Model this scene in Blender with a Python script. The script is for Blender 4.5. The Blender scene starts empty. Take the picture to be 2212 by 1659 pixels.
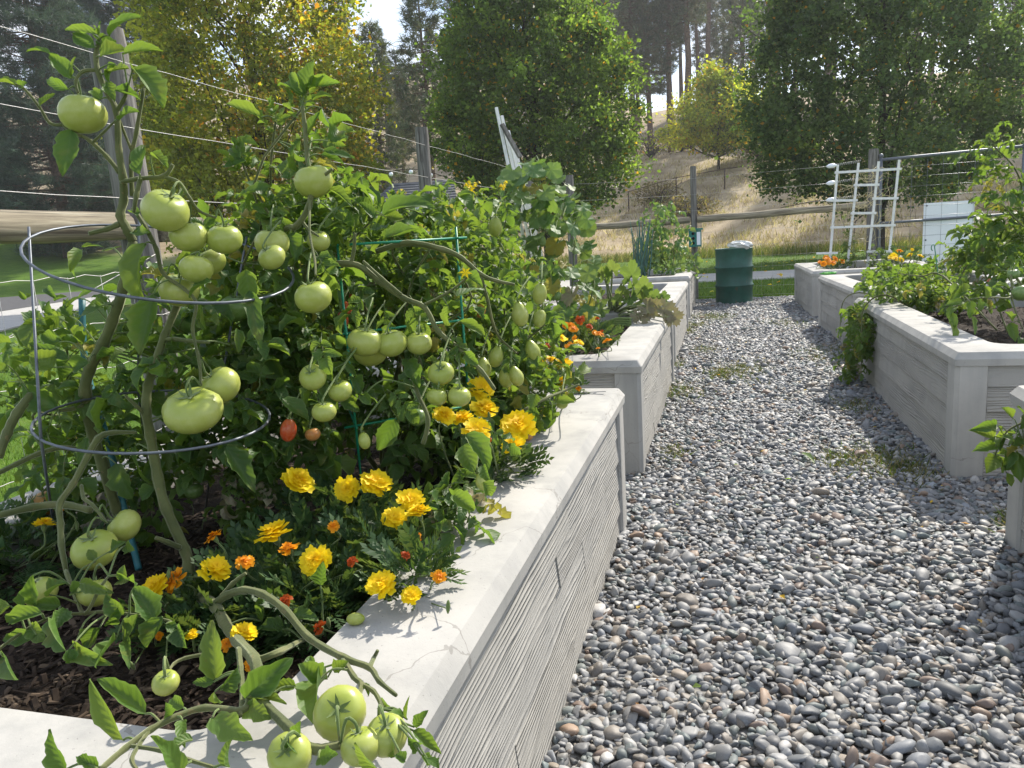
import bpy, math, random
import numpy as np
from mathutils import Vector, Matrix

# ------------------------------------------------------------------ camera, sky, sun, exposure
scene = bpy.context.scene
IW, IH, IF = 2212.0, 1659.0, 1661.0            # working picture grid and focal length in its pixels
YAW, PITCH, ROLL, CAMH = 0.27714, 0.18456, -0.06231, 1.2258
_f = Vector((-math.sin(YAW) * math.cos(PITCH), math.cos(YAW) * math.cos(PITCH), -math.sin(PITCH)))
_r0 = Vector((math.cos(YAW), math.sin(YAW), 0.0))
_u0 = _r0.cross(_f)
_r = _r0 * math.cos(ROLL) + _u0 * math.sin(ROLL)
_u = -_r0 * math.sin(ROLL) + _u0 * math.cos(ROLL)
camd = bpy.data.cameras.new('camera')
camd.sensor_width = 36.0
camd.lens = IF / IW * 36.0
camd.clip_start = 0.05
camd.clip_end = 1500.0
cam = bpy.data.objects.new('camera', camd)
scene.collection.objects.link(cam)
cam.matrix_world = Matrix(((_r.x, _u.x, -_f.x, 0), (_r.y, _u.y, -_f.y, 0), (_r.z, _u.z, -_f.z, CAMH), (0, 0, 0, 1)))
scene.camera = cam

SUN_AZ, SUN_EL = math.radians(23.0), math.radians(41.0)   # azimuth clockwise from +Y
sun_dir = Vector((math.sin(SUN_AZ) * math.cos(SUN_EL), math.cos(SUN_AZ) * math.cos(SUN_EL), math.sin(SUN_EL)))
sund = bpy.data.lights.new('sun', 'SUN')
sund.energy = 5.0
sund.angle = math.radians(1.0)
sund.color = (1.0, 0.93, 0.82)
sun = bpy.data.objects.new('sun', sund)
scene.collection.objects.link(sun)
sun.rotation_euler = sun_dir.to_track_quat('Z', 'Y').to_euler()

world = bpy.data.worlds.new('World')
scene.world = world
world.use_nodes = True
wt = world.node_tree
for n in list(wt.nodes):
    wt.nodes.remove(n)
wo = wt.nodes.new('ShaderNodeOutputWorld')
wb = wt.nodes.new('ShaderNodeBackground')
wb.inputs['Strength'].default_value = 0.15
sky = wt.nodes.new('ShaderNodeTexSky')
sky.sky_type = 'NISHITA'
sky.sun_disc = False
sky.sun_elevation = SUN_EL
sky.sun_rotation = SUN_AZ
sky.altitude = 600
sky.air_density = 1.0
sky.dust_density = 1.2
tc = wt.nodes.new('ShaderNodeTexCoord')
mp = wt.nodes.new('ShaderNodeMapping')
mp.inputs['Scale'].default_value = (1.0, 1.0, 2.2)
mp.inputs['Location'].default_value = (0.35, 0.1, 0.2)
cn = wt.nodes.new('ShaderNodeTexNoise')
cn.inputs['Scale'].default_value = 3.2
cn.inputs['Detail'].default_value = 9.0
cn.inputs['Roughness'].default_value = 0.58
cr = wt.nodes.new('ShaderNodeValToRGB')
cr.color_ramp.elements[0].position = 0.44
cr.color_ramp.elements[0].color = (0, 0, 0, 1)
cr.color_ramp.elements[1].position = 0.60
cr.color_ramp.elements[1].color = (1, 1, 1, 1)
cc = wt.nodes.new('ShaderNodeMix')
cc.data_type = 'RGBA'
cc.inputs[7].default_value = (6.4, 6.6, 7.0, 1)           # sunlit cloud, in the sky texture's own units
wt.links.new(tc.outputs['Generated'], mp.inputs['Vector'])
wt.links.new(mp.outputs['Vector'], cn.inputs['Vector'])
wt.links.new(cn.outputs['Fac'], cr.inputs['Fac'])
wt.links.new(cr.outputs['Color'], cc.inputs[0])
wt.links.new(sky.outputs['Color'], cc.inputs[6])
wt.links.new(cc.outputs[2], wb.inputs['Color'])
wt.links.new(wb.outputs['Background'], wo.inputs['Surface'])

scene.view_settings.view_transform = 'Standard'
scene.view_settings.look = 'None'
scene.view_settings.exposure = 0.60
scene.view_settings.gamma = 1.0
scene.cycles.max_bounces = 8
scene.cycles.transparent_max_bounces = 8
scene.cycles.use_adaptive_sampling = True
scene.cycles.use_denoising = True

# ------------------------------------------------------------------ helpers
C = scene.collection
random.seed(11)
WM = {}


def ray(px, py):
    return _r * ((px - IW / 2) / IF) - _u * ((py - IH / 2) / IF) + _f


def P(px, py, d, floor=True):
    r = ray(px, py)
    if floor and d < 2.0 and px < 1250:            # stay above the ledge or soil of the first planter
        zf = 0.625 if py > 1400 else 0.53
        if CAMH + r.z * d < zf: d = (zf - CAMH) / r.z * (0.965 if py > 1400 else 1.0)
    return Vector((0, 0, CAMH)) + r * d


def PZ(px, py, z=0.0):
    r = ray(px, py)
    t = (z - CAMH) / r.z
    return Vector((0, 0, CAMH)) + r * t


ZM = {1: (0, 0, .35896), 4: (0, 510.5, .35896), 5: (680.6, 510.5, .35896), 7: (0, 1063.5, .38462), 3: (1361.2, 0, .38462),
      'a': (510.5, 297.8, .23077), 'b': (935.9, 297.8, .2051), 'c': (1148.5, 510.5, .2051), 'd': (1659, 297.8, .25637),
      'e': (1744, 680.6, .30764), 'f': (0, 255.2, .17949), 'g': (0, 510.5, .17949), 'h': (0, 808.2, .17949),
      'i': (1914.2, 255.2, .30761), 'j': (595.5, 1446.3, .19231), 0: (0, 0, 1.0)}


def Z(k, x, y):
    a, b, s = ZM[k]
    return a + x * s, b + y * s


def ZP(k, x, y, d):
    return P(*Z(k, x, y), d)


def srgb(h):
    h = h.lstrip('#')
    o = []
    for i in (0, 2, 4):
        c = int(h[i:i + 2], 16) / 255
        o.append(c / 12.92 if c <= .04045 else ((c + .055) / 1.055) ** 2.4)
    return tuple(o) + (1.0,)


def link(o, parent=None, M=None):
    C.objects.link(o)
    M = M or Matrix.Identity(4)
    if parent is not None:
        o.parent = parent
        o.matrix_basis = WM[parent.name].inverted() @ M
    else:
        o.matrix_basis = M
    WM[o.name] = M
    return o


def empty(name, loc, label=None, cat=None, group=None, rz=0.0):
    o = bpy.data.objects.new(name, None)
    o.empty_display_size = 0.05
    link(o, None, Matrix.Translation(loc) @ Matrix.Rotation(rz, 4, 'Z'))
    tag(o, label, cat, group)
    return o


def tag(o, label=None, cat=None, group=None, kind=None):
    if label: o['label'] = label
    if cat: o['category'] = cat
    if group: o['group'] = group
    if kind: o['kind'] = kind
    return o


def add(name, me, parent=None, M=None, mat=None):
    o = bpy.data.objects.new(name, me)
    if mat is not None and len(me.materials) == 0:
        me.materials.append(mat)
    return link(o, parent, M)


class MB:
    """collects verts / faces / uvs for one mesh"""
    def __init__(s):
        s.v, s.f, s.uv, s.mi = [], [], [], []

    def add(s, v, f, uv=None, mi=0):
        o = len(s.v)
        s.v.extend([tuple(p) for p in v])
        s.f.extend([tuple(i + o for i in q) for q in f])
        s.uv.extend(uv if uv is not None else [(0.5, 0.5)] * len(v))
        s.mi.extend([mi] * len(f))
        return s

    def box(s, a, b, M=None):
        x0, y0, z0 = a
        x1, y1, z1 = b
        v = [Vector(p) for p in ((x0, y0, z0), (x1, y0, z0), (x1, y1, z0), (x0, y1, z0), (x0, y0, z1), (x1, y0, z1), (x1, y1, z1), (x0, y1, z1))]
        if M is not None: v = [M @ p for p in v]
        return s.add(v, [(0, 3, 2, 1), (4, 5, 6, 7), (0, 1, 5, 4), (1, 2, 6, 5), (2, 3, 7, 6), (3, 0, 4, 7)])

    def tube(s, pts, rad, sides=6, cap=True, mi=0):
        v, f, uv = tube_geo(pts, rad, sides, cap)
        return s.add(v, f, uv, mi)

    def mesh(s, name, mats=(), smooth=True):
        me = bpy.data.meshes.new(name)
        me.from_pydata(s.v, [], s.f)
        if s.f:
            uvl = me.uv_layers.new(name='UVMap')
            li = np.empty(len(me.loops), dtype=np.int32)
            me.loops.foreach_get('vertex_index', li)
            uvl.data.foreach_set('uv', np.array(s.uv, dtype=np.float32)[li].ravel())
            me.polygons.foreach_set('use_smooth', [smooth] * len(me.polygons))
            if any(s.mi): me.polygons.foreach_set('material_index', s.mi)
        for m in mats: me.materials.append(m)
        me.update()
        return me

    def obj(s, name, mat, parent=None, M=None, smooth=True):
        return add(name, s.mesh(name, mat if isinstance(mat, (list, tuple)) else (mat,), smooth), parent, M)


def tube_geo(pts, rad, sides=6, cap=True):
    pts = [Vector(p) for p in pts]
    n = len(pts)
    if not hasattr(rad, '__len__'): rad = [rad] * n
    v, f, uv = [], [], []
    t0 = (pts[1] - pts[0]).normalized()
    ref = Vector((0, 0, 1)) if abs(t0.z) < 0.9 else Vector((1, 0, 0))
    nrm = (ref - t0 * ref.dot(t0)).normalized()
    for i in range(n):
        t = (pts[min(i + 1, n - 1)] - pts[max(i - 1, 0)]).normalized()
        nrm = nrm - t * nrm.dot(t)
        if nrm.length < 1e-6: nrm = t.orthogonal()
        nrm.normalize()
        b = t.cross(nrm)
        for k in range(sides):
            a = 2 * math.pi * k / sides
            v.append(pts[i] + (nrm * math.cos(a) + b * math.sin(a)) * rad[i])
            uv.append((k / sides, i / max(n - 1, 1)))
    for i in range(n - 1):
        for k in range(sides):
            k2 = (k + 1) % sides
            f.append((i * sides + k, i * sides + k2, (i + 1) * sides + k2, (i + 1) * sides + k))
    if cap:
        f.append(tuple(reversed(range(sides))))
        f.append(tuple((n - 1) * sides + k for k in range(sides)))
    return v, f, uv


def smooth_path(pts, sub=4):
    pts = [Vector(p) for p in pts]
    if len(pts) < 3: 
        return [pts[0].lerp(pts[-1], i / sub) for i in range(sub + 1)]
    out = []
    for i in range(len(pts) - 1):
        p0 = pts[max(i - 1, 0)]; p1 = pts[i]; p2 = pts[i + 1]; p3 = pts[min(i + 2, len(pts) - 1)]
        for k in range(sub):
            t = k / sub
            out.append(0.5 * ((2 * p1) + (p2 - p0) * t + (2 * p0 - 5 * p1 + 4 * p2 - p3) * t * t + (3 * p1 - p0 - 3 * p2 + p3) * t ** 3))
    out.append(pts[-1])
    return out


def lerp_list(r, n):
    if not hasattr(r, '__len__'): return [r] * n
    x = np.linspace(0, len(r) - 1, n)
    return list(np.interp(x, range(len(r)), r))


def big_mesh(name, verts, faces, col=None, mat=None, smooth=False, uv=None):
    """numpy verts (N,3), faces (M,k) of constant k, col (N,3) point colours"""
    verts = np.asarray(verts, dtype=np.float32); faces = np.asarray(faces, dtype=np.int32)
    me = bpy.data.meshes.new(name)
    m, k = faces.shape
    me.vertices.add(len(verts)); me.vertices.foreach_set('co', verts.ravel())
    me.loops.add(m * k); me.loops.foreach_set('vertex_index', faces.ravel())
    me.polygons.add(m)
    me.polygons.foreach_set('loop_start', np.arange(0, m * k, k, dtype=np.int32))
    me.polygons.foreach_set('loop_total', np.full(m, k, dtype=np.int32))
    me.polygons.foreach_set('use_smooth', np.full(m, smooth, dtype=bool))
    if col is not None:
        a = me.attributes.new('Col', 'FLOAT_COLOR', 'POINT')
        cc4 = np.ones((len(verts), 4), dtype=np.float32); cc4[:, :3] = col
        a.data.foreach_set('color', cc4.ravel())
    if uv is not None:
        uvl = me.uv_layers.new(name='UVMap')
        uvl.data.foreach_set('uv', np.asarray(uv, dtype=np.float32)[faces.ravel()].ravel())
    me.update(); me.validate()
    if mat: me.materials.append(mat)
    return me


def orient(base, direc, up, sc=1.0):
    y = Vector(direc).normalized()
    z = Vector(up) - y * y.dot(Vector(up))
    if z.length < 1e-4: z = y.orthogonal()
    z.normalize()
    x = y.cross(z)
    sx = sc if hasattr(sc, '__len__') else (sc, sc, sc)
    return Matrix(((x.x * sx[0], y.x * sx[1], z.x * sx[2], base[0]), (x.y * sx[0], y.y * sx[1], z.y * sx[2], base[1]),
                   (x.z * sx[0], y.z * sx[1], z.z * sx[2], base[2]), (0, 0, 0, 1)))


def rvec(rng, s=1.0):
    return Vector((rng.gauss(0, s), rng.gauss(0, s), rng.gauss(0, s)))


# ------------------------------------------------------------------ materials
class NT:
    def __init__(s, name):
        s.m = bpy.data.materials.new(name); s.m.use_nodes = True
        s.t = s.m.node_tree
        for n in list(s.t.nodes): s.t.nodes.remove(n)
        s.out = s.t.nodes.new('ShaderNodeOutputMaterial')

    def n(s, typ, ins=None, **kw):
        nd = s.t.nodes.new('ShaderNode' + typ)
        for k, v in kw.items(): setattr(nd, k, v)
        for k, v in (ins or {}).items():
            if hasattr(v, 'node') or hasattr(v, 'links') and hasattr(v, 'is_output'):
                s.t.links.new(v, nd.inputs[k])
            else:
                nd.inputs[k].default_value = v
        return nd

    def math(s, op, a, b=0.0, c=0.0):
        return s.n('Math', {0: a, 1: b, 2: c}, operation=op).outputs[0]

    def mix(s, fac, a, b, blend='MIX'):
        nd = s.n('Mix', {0: fac, 6: a, 7: b}, data_type='RGBA', blend_type=blend)
        return nd.outputs[2]

    def ramp(s, fac, stops):
        nd = s.n('ValToRGB', {0: fac})
        e = nd.color_ramp.elements
        while len(e) > 1: e.remove(e[-1])
        e[0].position, e[0].color = stops[0]
        for p, c in stops[1:]:
            q = e.new(p); q.color = c
        return nd.outputs[0]

    def noise(s, vec, scale, detail=4.0, rough=0.55, dist=0.0):
        return s.n('TexNoise', {'Vector': vec, 'Scale': scale, 'Detail': detail, 'Roughness': rough, 'Distortion': dist}).outputs[0]

    def objco(s): return s.n('TexCoord').outputs['Object']

    def mapping(s, vec, scale=(1, 1, 1), loc=(0, 0, 0), rot=(0, 0, 0)):
        return s.n('Mapping', {'Vector': vec, 'Scale': scale, 'Location': loc, 'Rotation': rot}).outputs[0]

    def bump(s, h, strength=0.4, dist=0.01, nrm=None):
        d = {'Height': h, 'Strength': strength, 'Distance': dist}
        if nrm is not None: d['Normal'] = nrm
        return s.n('Bump', d).outputs[0]

    def bsdf(s, col, rough=0.6, spec=0.4, nrm=None, metal=0.0, **kw):
        d = {'Base Color': col, 'Roughness': rough, 'Specular IOR Level': spec, 'Metallic': metal}
        if nrm is not None: d['Normal'] = nrm
        d.update(kw)
        return s.n('BsdfPrincipled', d).outputs[0]

    def done(s, sh):
        s.t.links.new(sh, s.out.inputs['Surface'])
        return s.m


def g3(v): return (v, v, v, 1.0)


def m_simple(name, col, rough=0.6, spec=0.4, metal=0.0, var=0.12, nscale=30.0, bump=0.15, bdist=0.002):
    t = NT(name); oc = t.objco()
    nz = t.noise(oc, nscale, 5.0)
    c1 = tuple(x * (1 - var) for x in col[:3]) + (1,)
    c2 = tuple(min(1, x * (1 + var)) for x in col[:3]) + (1,)
    col_ = t.ramp(nz, [(0.3, c1), (0.7, c2)])
    return t.done(t.bsdf(col_, rough, spec, t.bump(nz, bump, bdist), metal))


def m_leaf(name, cols, trans, tfac=0.4, rough=0.5, spec=0.35, island=False, veins=True, per_island_pos=None):
    """cols: stops by random; trans: translucent colour; veins from leaf uv"""
    t = NT(name)
    rnd = t.n('NewGeometry').outputs['Random Per Island'] if island else t.n('ObjectInfo').outputs['Random']
    if not island:
        ri = t.n('NewGeometry').outputs['Random Per Island']
        rnd = t.math('FRACT', t.math('ADD', rnd, t.math('MULTIPLY', ri, 0.35)))
    oc = t.objco()
    nz = t.noise(oc, 28.0, 3.0)
    rnd2 = t.math('ADD', t.math('MULTIPLY', rnd, 0.8), t.math('MULTIPLY', nz, 0.25))
    base = t.ramp(rnd2, [(i / max(len(cols) - 1, 1) * 0.85 + 0.1, c) for i, c in enumerate(cols)])
    if veins:
        pt = t.noise(t.n('VectorMath', {0: oc, 1: t.n('CombineXYZ', {0: t.math('MULTIPLY', rnd, 31.0), 1: 0.0, 2: 0.0}).outputs[0]}, operation='ADD').outputs[0], 17.0, 3.0, .6)
        pm = t.n('MapRange', {0: pt, 1: .58, 2: .74, 3: 0.0, 4: .75}).outputs[0]
        base = t.mix(pm, base, (.22, .20, .045, 1))
        sp = t.math('GREATER_THAN', t.noise(oc, 95.0, 2.0), .72)
        base = t.mix(t.math('MULTIPLY', sp, .6), base, (.12, .085, .04, 1))
    nrm = None
    if veins:
        uv = t.n('SeparateXYZ', {0: t.n('TexCoord').outputs['UV']})
        au = t.math('ABSOLUTE', t.math('SUBTRACT', t.math('MULTIPLY', uv.outputs[0], 2.0), 1.0))
        mid = t.math('SUBTRACT', 1.0, t.math('SMOOTH_MIN', t.math('MULTIPLY', au, 9.0), 1.0, 0.1))
        sv = t.math('FRACT', t.math('SUBTRACT', t.math('MULTIPLY', uv.outputs[1], 6.5), t.math('MULTIPLY', au, 1.7)))
        sd = t.math('ABSOLUTE', t.math('SUBTRACT', sv, 0.5))
        svm = t.math('MAXIMUM', t.math('SUBTRACT', 1.0, t.math('MULTIPLY', sd, 9.0)), 0.0)
        ve = t.math('MAXIMUM', mid, t.math('MULTIPLY', svm, 0.55))
        lite = t.mix(0.5, base, (0.30, 0.38, 0.14, 1))
        base2 = t.mix(t.math('MULTIPLY', ve, 0.4), base, lite)
        edge = t.n('MapRange', {0: au, 1: .80, 2: 1.0, 3: 0.0, 4: .5}).outputs[0]
        base2 = t.mix(edge, base2, (0.26, 0.34, 0.13, 1))
        hb = t.math('ADD', t.math('MULTIPLY', sd, 1.2), t.math('MULTIPLY', nz, 0.4))
        nrm = t.bump(hb, 0.32, 0.003)
    else:
        base2 = base
    pb = t.bsdf(base2, rough, spec, nrm)
    tcol = t.mix(t.math('MULTIPLY', rnd2, 0.8), trans, t.mix(0.35, trans, (0.55, 0.5, 0.06, 1)))
    if veins: tcol = t.mix(t.math('MULTIPLY', ve, 0.3), tcol, (0.12, 0.22, 0.03, 1))
    d = {'Color': tcol}
    if nrm is not None: d['Normal'] = nrm
    tr = t.n('BsdfTranslucent', d).outputs[0]
    return t.done(t.n('MixShader', {0: tfac, 1: pb, 2: tr}).outputs[0])


def m_attr_leaf(name, tfac=0.35, rough=0.55, tgain=(1.5, 1.6, 0.9), spec=0.3):
    t = NT(name)
    a = t.n('Attribute', attribute_name='Col').outputs['Color']
    pb = t.bsdf(a, rough, spec)
    tc_ = t.mix(1.0, a, tgain + (1,), 'MULTIPLY')
    tr = t.n('BsdfTranslucent', {'Color': tc_}).outputs[0]
    return t.done(t.n('MixShader', {0: tfac, 1: pb, 2: tr}).outputs[0])


def m_concrete(name, grain=False):
    t = NT(name); oc = t.objco()
    rnd = t.n('ObjectInfo').outputs['Random']
    off = t.n('CombineXYZ', {0: t.math('MULTIPLY', rnd, 37.0), 1: t.math('MULTIPLY', rnd, 11.0), 2: t.math('MULTIPLY', rnd, 5.3)}).outputs[0]
    co = t.n('VectorMath', {0: oc, 1: off}, operation='ADD').outputs[0]
    n1 = t.noise(co, 2.6, 7.0, 0.62)
    n2 = t.noise(co, 26.0, 5.0, 0.6)
    n3 = t.noise(co, 150.0, 2.0)
    base = t.ramp(n1, [(0.28, (0.30, 0.294, 0.276, 1)), (0.5, (0.40, 0.39, 0.365, 1)), (0.75, (0.49, 0.475, 0.44, 1))])
    base = t.mix(t.math('MULTIPLY', n2, 0.35), base, (0.43, 0.42, 0.39, 1))
    stk = t.noise(t.mapping(co, (9, 9, 0.8)), 1.0, 5.0, 0.6)
    base = t.mix(t.n('MapRange', {0: stk, 1: 0.45, 2: 0.72, 3: 0.0, 4: 0.55}).outputs[0], base, (0.235, 0.24, 0.235, 1))
    pits = t.math('LESS_THAN', n3, 0.295)
    base = t.mix(t.math('MULTIPLY', pits, 0.5), base, (0.16, 0.155, 0.145, 1))
    if not grain:
        # thin wandering cracks
        wv = t.n('VectorMath', {0: co, 1: t.n('VectorMath', {0: t.n('TexNoise', {'Vector': co, 'Scale': 6.0, 'Detail': 5.0}).outputs[1], 'Scale': 0.22}, operation='SCALE').outputs[0]}, operation='ADD').outputs[0]
        vo = t.n('TexVoronoi', {'Vector': wv, 'Scale': 2.1}, feature='DISTANCE_TO_EDGE').outputs[0]
        ck = t.math('LESS_THAN', vo, 0.0032)
        gate = t.math('GREATER_THAN', t.noise(co, 1.6, 2.0), 0.5)
        ck = t.math('MULTIPLY', ck, gate)
        base = t.mix(t.math('MULTIPLY', ck, 0.55), base, (0.2, 0.19, 0.17, 1))
        h = t.math('SUBTRACT', t.math('ADD', t.math('MULTIPLY', n2, 0.6), t.math('MULTIPLY', n3, 0.4)), t.math('MULTIPLY', ck, 1.0))
        nb = t.bump(h, 0.28, 0.003)
        return t.done(t.bsdf(base, 0.82, 0.25, nb))
    # wood grain left by the form boards: plank runs along local X, grain varies over local Z
    sx = t.n('SeparateXYZ', {0: co})
    gx = t.n('CombineXYZ', {0: t.math('MULTIPLY', sx.outputs[0], 1.1), 1: t.math('MULTIPLY', rnd, 9.0), 2: t.math('MULTIPLY', sx.outputs[2], 9.0)}).outputs[0]
    warp = t.noise(gx, 1.0, 3.0, 0.5, 0.4)
    ph = t.math('ADD', t.math('MULTIPLY', sx.outputs[2], 500.0), t.math('MULTIPLY', warp, 44.0))
    wv = t.math('SINE', ph)
    fine = t.noise(t.mapping(co, (3.0, 3.0, 420.0)), 1.0, 3.0)
    ridge = t.math('POWER', t.math('ADD', t.math('MULTIPLY', wv, 0.5), 0.5), 2.2)
    patch = t.n('MapRange', {0: t.noise(t.mapping(co, (2.2, 2.2, 9.0)), 1.0, 4.0, .6), 1: .36, 2: .62, 3: 0.05, 4: 1.25}).outputs[0]
    h = t.math('ADD', t.math('MULTIPLY', ridge, patch), t.math('MULTIPLY', fine, 0.6))
    base = t.mix(t.math('MULTIPLY', fine, 0.4), base, (0.40, 0.385, 0.345, 1))
    base = t.mix(t.math('MULTIPLY', rnd, 0.3), base, (0.47, 0.44, 0.375, 1))
    r9 = t.math('FRACT', t.math('MULTIPLY', rnd, 17.3))
    base = t.mix(t.math('MULTIPLY', r9, 0.45), base, (0.28, 0.275, 0.26, 1))
    nb = t.bump(h, 0.85, 0.0042)
    return t.done(t.bsdf(base, 0.85, 0.2, nb))


def m_wood_grey(name, c1, c2, c3):
    t = NT(name); oc = t.objco()
    rnd = t.n('ObjectInfo').outputs['Random']
    off = t.n('CombineXYZ', {0: t.math('MULTIPLY', rnd, 7.0), 1: t.math('MULTIPLY', rnd, 3.0), 2: t.math('MULTIPLY', rnd, 13.0)}).outputs[0]
    co = t.n('VectorMath', {0: oc, 1: off}, operation='ADD').outputs[0]
    n1 = t.noise(t.mapping(co, (30, 30, 1.6)), 1.6, 6.0, 0.6, 0.6)
    n2 = t.noise(t.mapping(co, (150, 150, 4.0)), 1.0, 4.0)
    base = t.ramp(n1, [(0.32, c1), (0.52, c2), (0.7, c3)])
    crack = t.math('LESS_THAN', t.noise(t.mapping(co, (55, 55, 1.2)), 1.0, 2.0, 0.5, 0.3), 0.33)
    base = t.mix(t.math('MULTIPLY', crack, 0.65), base, (0.035, 0.03, 0.025, 1))
    h = t.math('SUBTRACT', t.math('ADD', n1, t.math('MULTIPLY', n2, 0.5)), crack)
    return t.done(t.bsdf(base, 0.85, 0.2, t.bump(h, 0.6, 0.004)))


M = {}
M['concrete'] = m_concrete('concrete_smooth')
M['plank'] = m_concrete('concrete_board_formed', True)
M['wood'] = m_wood_grey('weathered_post_wood', (0.075, 0.07, 0.066, 1), (0.16, 0.152, 0.142, 1), (0.26, 0.25, 0.235, 1))
M['rail'] = m_wood_grey('weathered_rail_wood', (0.12, 0.10, 0.075, 1), (0.27, 0.235, 0.17, 1), (0.42, 0.375, 0.28, 1))
M['steel'] = m_simple('galvanised_steel', (0.13, 0.145, 0.17), 0.45, 0.5, 0.5, 0.18, 60.0, 0.1, 0.001)
M['wire'] = m_simple('fence_wire', (0.38, 0.38, 0.37), 0.45, 0.5, 0.5, 0.15, 80.0, 0.1, 0.0005)
M['green_wire'] = m_simple('green_coated_wire', (0.01, 0.22, 0.12), 0.35, 0.5, 0.0, 0.2, 60.0, 0.1, 0.0005)
M['drum'] = None
M['white_paint'] = m_simple('white_paint', (0.74, 0.74, 0.72), 0.55, 0.4, 0.0, 0.10, 25.0, 0.2, 0.001)
M['white_board'] = m_simple('white_board', (0.80, 0.83, 0.88), 0.35, 0.5, 0.0, 0.03, 4.0, 0.03, 0.001)


def m_stem(name, c1, c2, c3):
    t = NT(name); oc = t.objco()
    uv = t.n('SeparateXYZ', {0: t.n('TexCoord').outputs['UV']})
    n1 = t.noise(oc, 16.0, 5.0, .6); n2 = t.noise(oc, 160.0, 4.0, .6)
    rdg = t.math('SINE', t.math('MULTIPLY', uv.outputs[0], 31.4))
    c = t.ramp(n1, [(.3, c1), (.52, c2), (.72, c3)])
    scar = t.math('GREATER_THAN', t.noise(oc, 55.0, 3.0), .66)
    c = t.mix(t.math('MULTIPLY', scar, .5), c, (.20, .15, .07, 1))
    h = t.math('ADD', t.math('MULTIPLY', rdg, .35), n2)
    return t.done(t.bsdf(c, .7, .25, t.bump(h, .5, .0022), 0.0, **{'Sheen Weight': .55, 'Sheen Roughness': .4, 'Sheen Tint': (.75, .8, .55, 1)}))


M['stem'] = m_stem('tomato_stem', (.07, .085, .03, 1), (.115, .13, .045, 1), (.165, .165, .07, 1))
M['stem_young'] = m_stem('young_stem', (.10, .15, .045, 1), (.14, .20, .06, 1), (.19, .23, .08, 1))
M['bark'] = m_simple('tree_bark', (0.045, 0.038, 0.03), 0.9, 0.15, 0.0, 0.5, 9.0, 0.8, 0.03)
M['pine_bark'] = m_simple('pine_bark', (0.13, 0.09, 0.065), 0.9, 0.15, 0.0, 0.5, 7.0, 0.8, 0.04)
M['tomato_leaf'] = m_leaf('tomato_leaf', [(0.030, 0.075, 0.018, 1), (0.055, 0.125, 0.028, 1), (0.075, 0.15, 0.03, 1), (0.11, 0.17, 0.035, 1)], (0.20, 0.36, 0.035, 1), 0.42)
M['cucumber_leaf'] = m_leaf('cucumber_leaf', [(0.05, 0.13, 0.04, 1), (0.09, 0.19, 0.06, 1), (0.13, 0.20, 0.06, 1)], (0.22, 0.38, 0.06, 1), 0.36)
M['squash_leaf'] = m_leaf('squash_leaf', [(0.045, 0.11, 0.025, 1), (0.08, 0.16, 0.04, 1), (0.16, 0.19, 0.07, 1)], (0.22, 0.36, 0.06, 1), 0.38)
M['yellow_leaf'] = m_leaf('yellowing_leaf', [(0.26, 0.24, 0.04, 1), (0.34, 0.27, 0.06, 1), (0.22, 0.24, 0.05, 1)], (0.45, 0.42, 0.06, 1), 0.4)
M['dry_leaf'] = m_leaf('dry_leaf', [(0.20, 0.17, 0.10, 1), (0.26, 0.23, 0.16, 1), (0.16, 0.15, 0.09, 1)], (0.3, 0.26, 0.12, 1), 0.25)
M['marigold_leaf'] = m_leaf('marigold_leaf', [(0.022, 0.06, 0.018, 1), (0.04, 0.095, 0.03, 1), (0.07, 0.13, 0.045, 1)], (0.10, 0.2, 0.03, 1), 0.3, island=True, veins=False)
M['crown'] = m_attr_leaf('tree_leaves', 0.48, 0.5, (2.3, 2.4, 1.0))
M['needles'] = m_attr_leaf('pine_needles', 0.25, 0.55, (1.5, 1.6, 0.9), 0.3)
M['grass'] = m_attr_leaf('grass_blades', 0.35, 0.6, (1.3, 1.4, 0.7), 0.2)


def m_drum():
    t = NT('green_drum_paint'); oc = t.objco()
    n1 = t.noise(oc, 6.0, 6.0, 0.65)
    n2 = t.noise(t.mapping(oc, (14, 14, 2.0)), 1.0, 5.0)
    c = t.ramp(n1, [(0.3, (0.008, 0.055, 0.040, 1)), (0.7, (0.016, 0.10, 0.072, 1))])
    rust = t.math('GREATER_THAN', t.math('MULTIPLY', n1, n2), 0.36)
    c = t.mix(t.math('MULTIPLY', rust, 0.6), c, (0.10, 0.06, 0.035, 1))
    return t.done(t.bsdf(c, 0.48, 0.45, t.bump(n1, 0.25, 0.004)))


M['drum'] = m_drum()


def m_soil():
    t = NT('dark_bark_mulch_soil'); oc = t.objco()
    n1 = t.noise(t.mapping(oc, (55, 120, 60), rot=(0, 0, 0.5)), 1.0, 4.0, 0.6, 0.4)
    n2 = t.noise(oc, 160.0, 3.0)
    c = t.ramp(n1, [(0.3, (0.010, 0.007, 0.005, 1)), (0.55, (0.035, 0.024, 0.016, 1)), (0.75, (0.085, 0.06, 0.042, 1))])
    return t.done(t.bsdf(c, 0.9, 0.2, t.bump(t.math('ADD', n1, t.math('MULTIPLY', n2, 0.5)), 1.0, 0.012)))


M['soil'] = m_soil()


def m_chip():
    t = NT('bark_chip')
    r = t.n('NewGeometry').outputs['Random Per Island']
    c = t.ramp(r, [(0.0, (0.018, 0.012, 0.008, 1)), (0.7, (0.05, 0.034, 0.023, 1)), (1.0, (0.13, 0.095, 0.065, 1))])
    return t.done(t.bsdf(c, 0.85, 0.25))


M['chip'] = m_chip()


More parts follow.
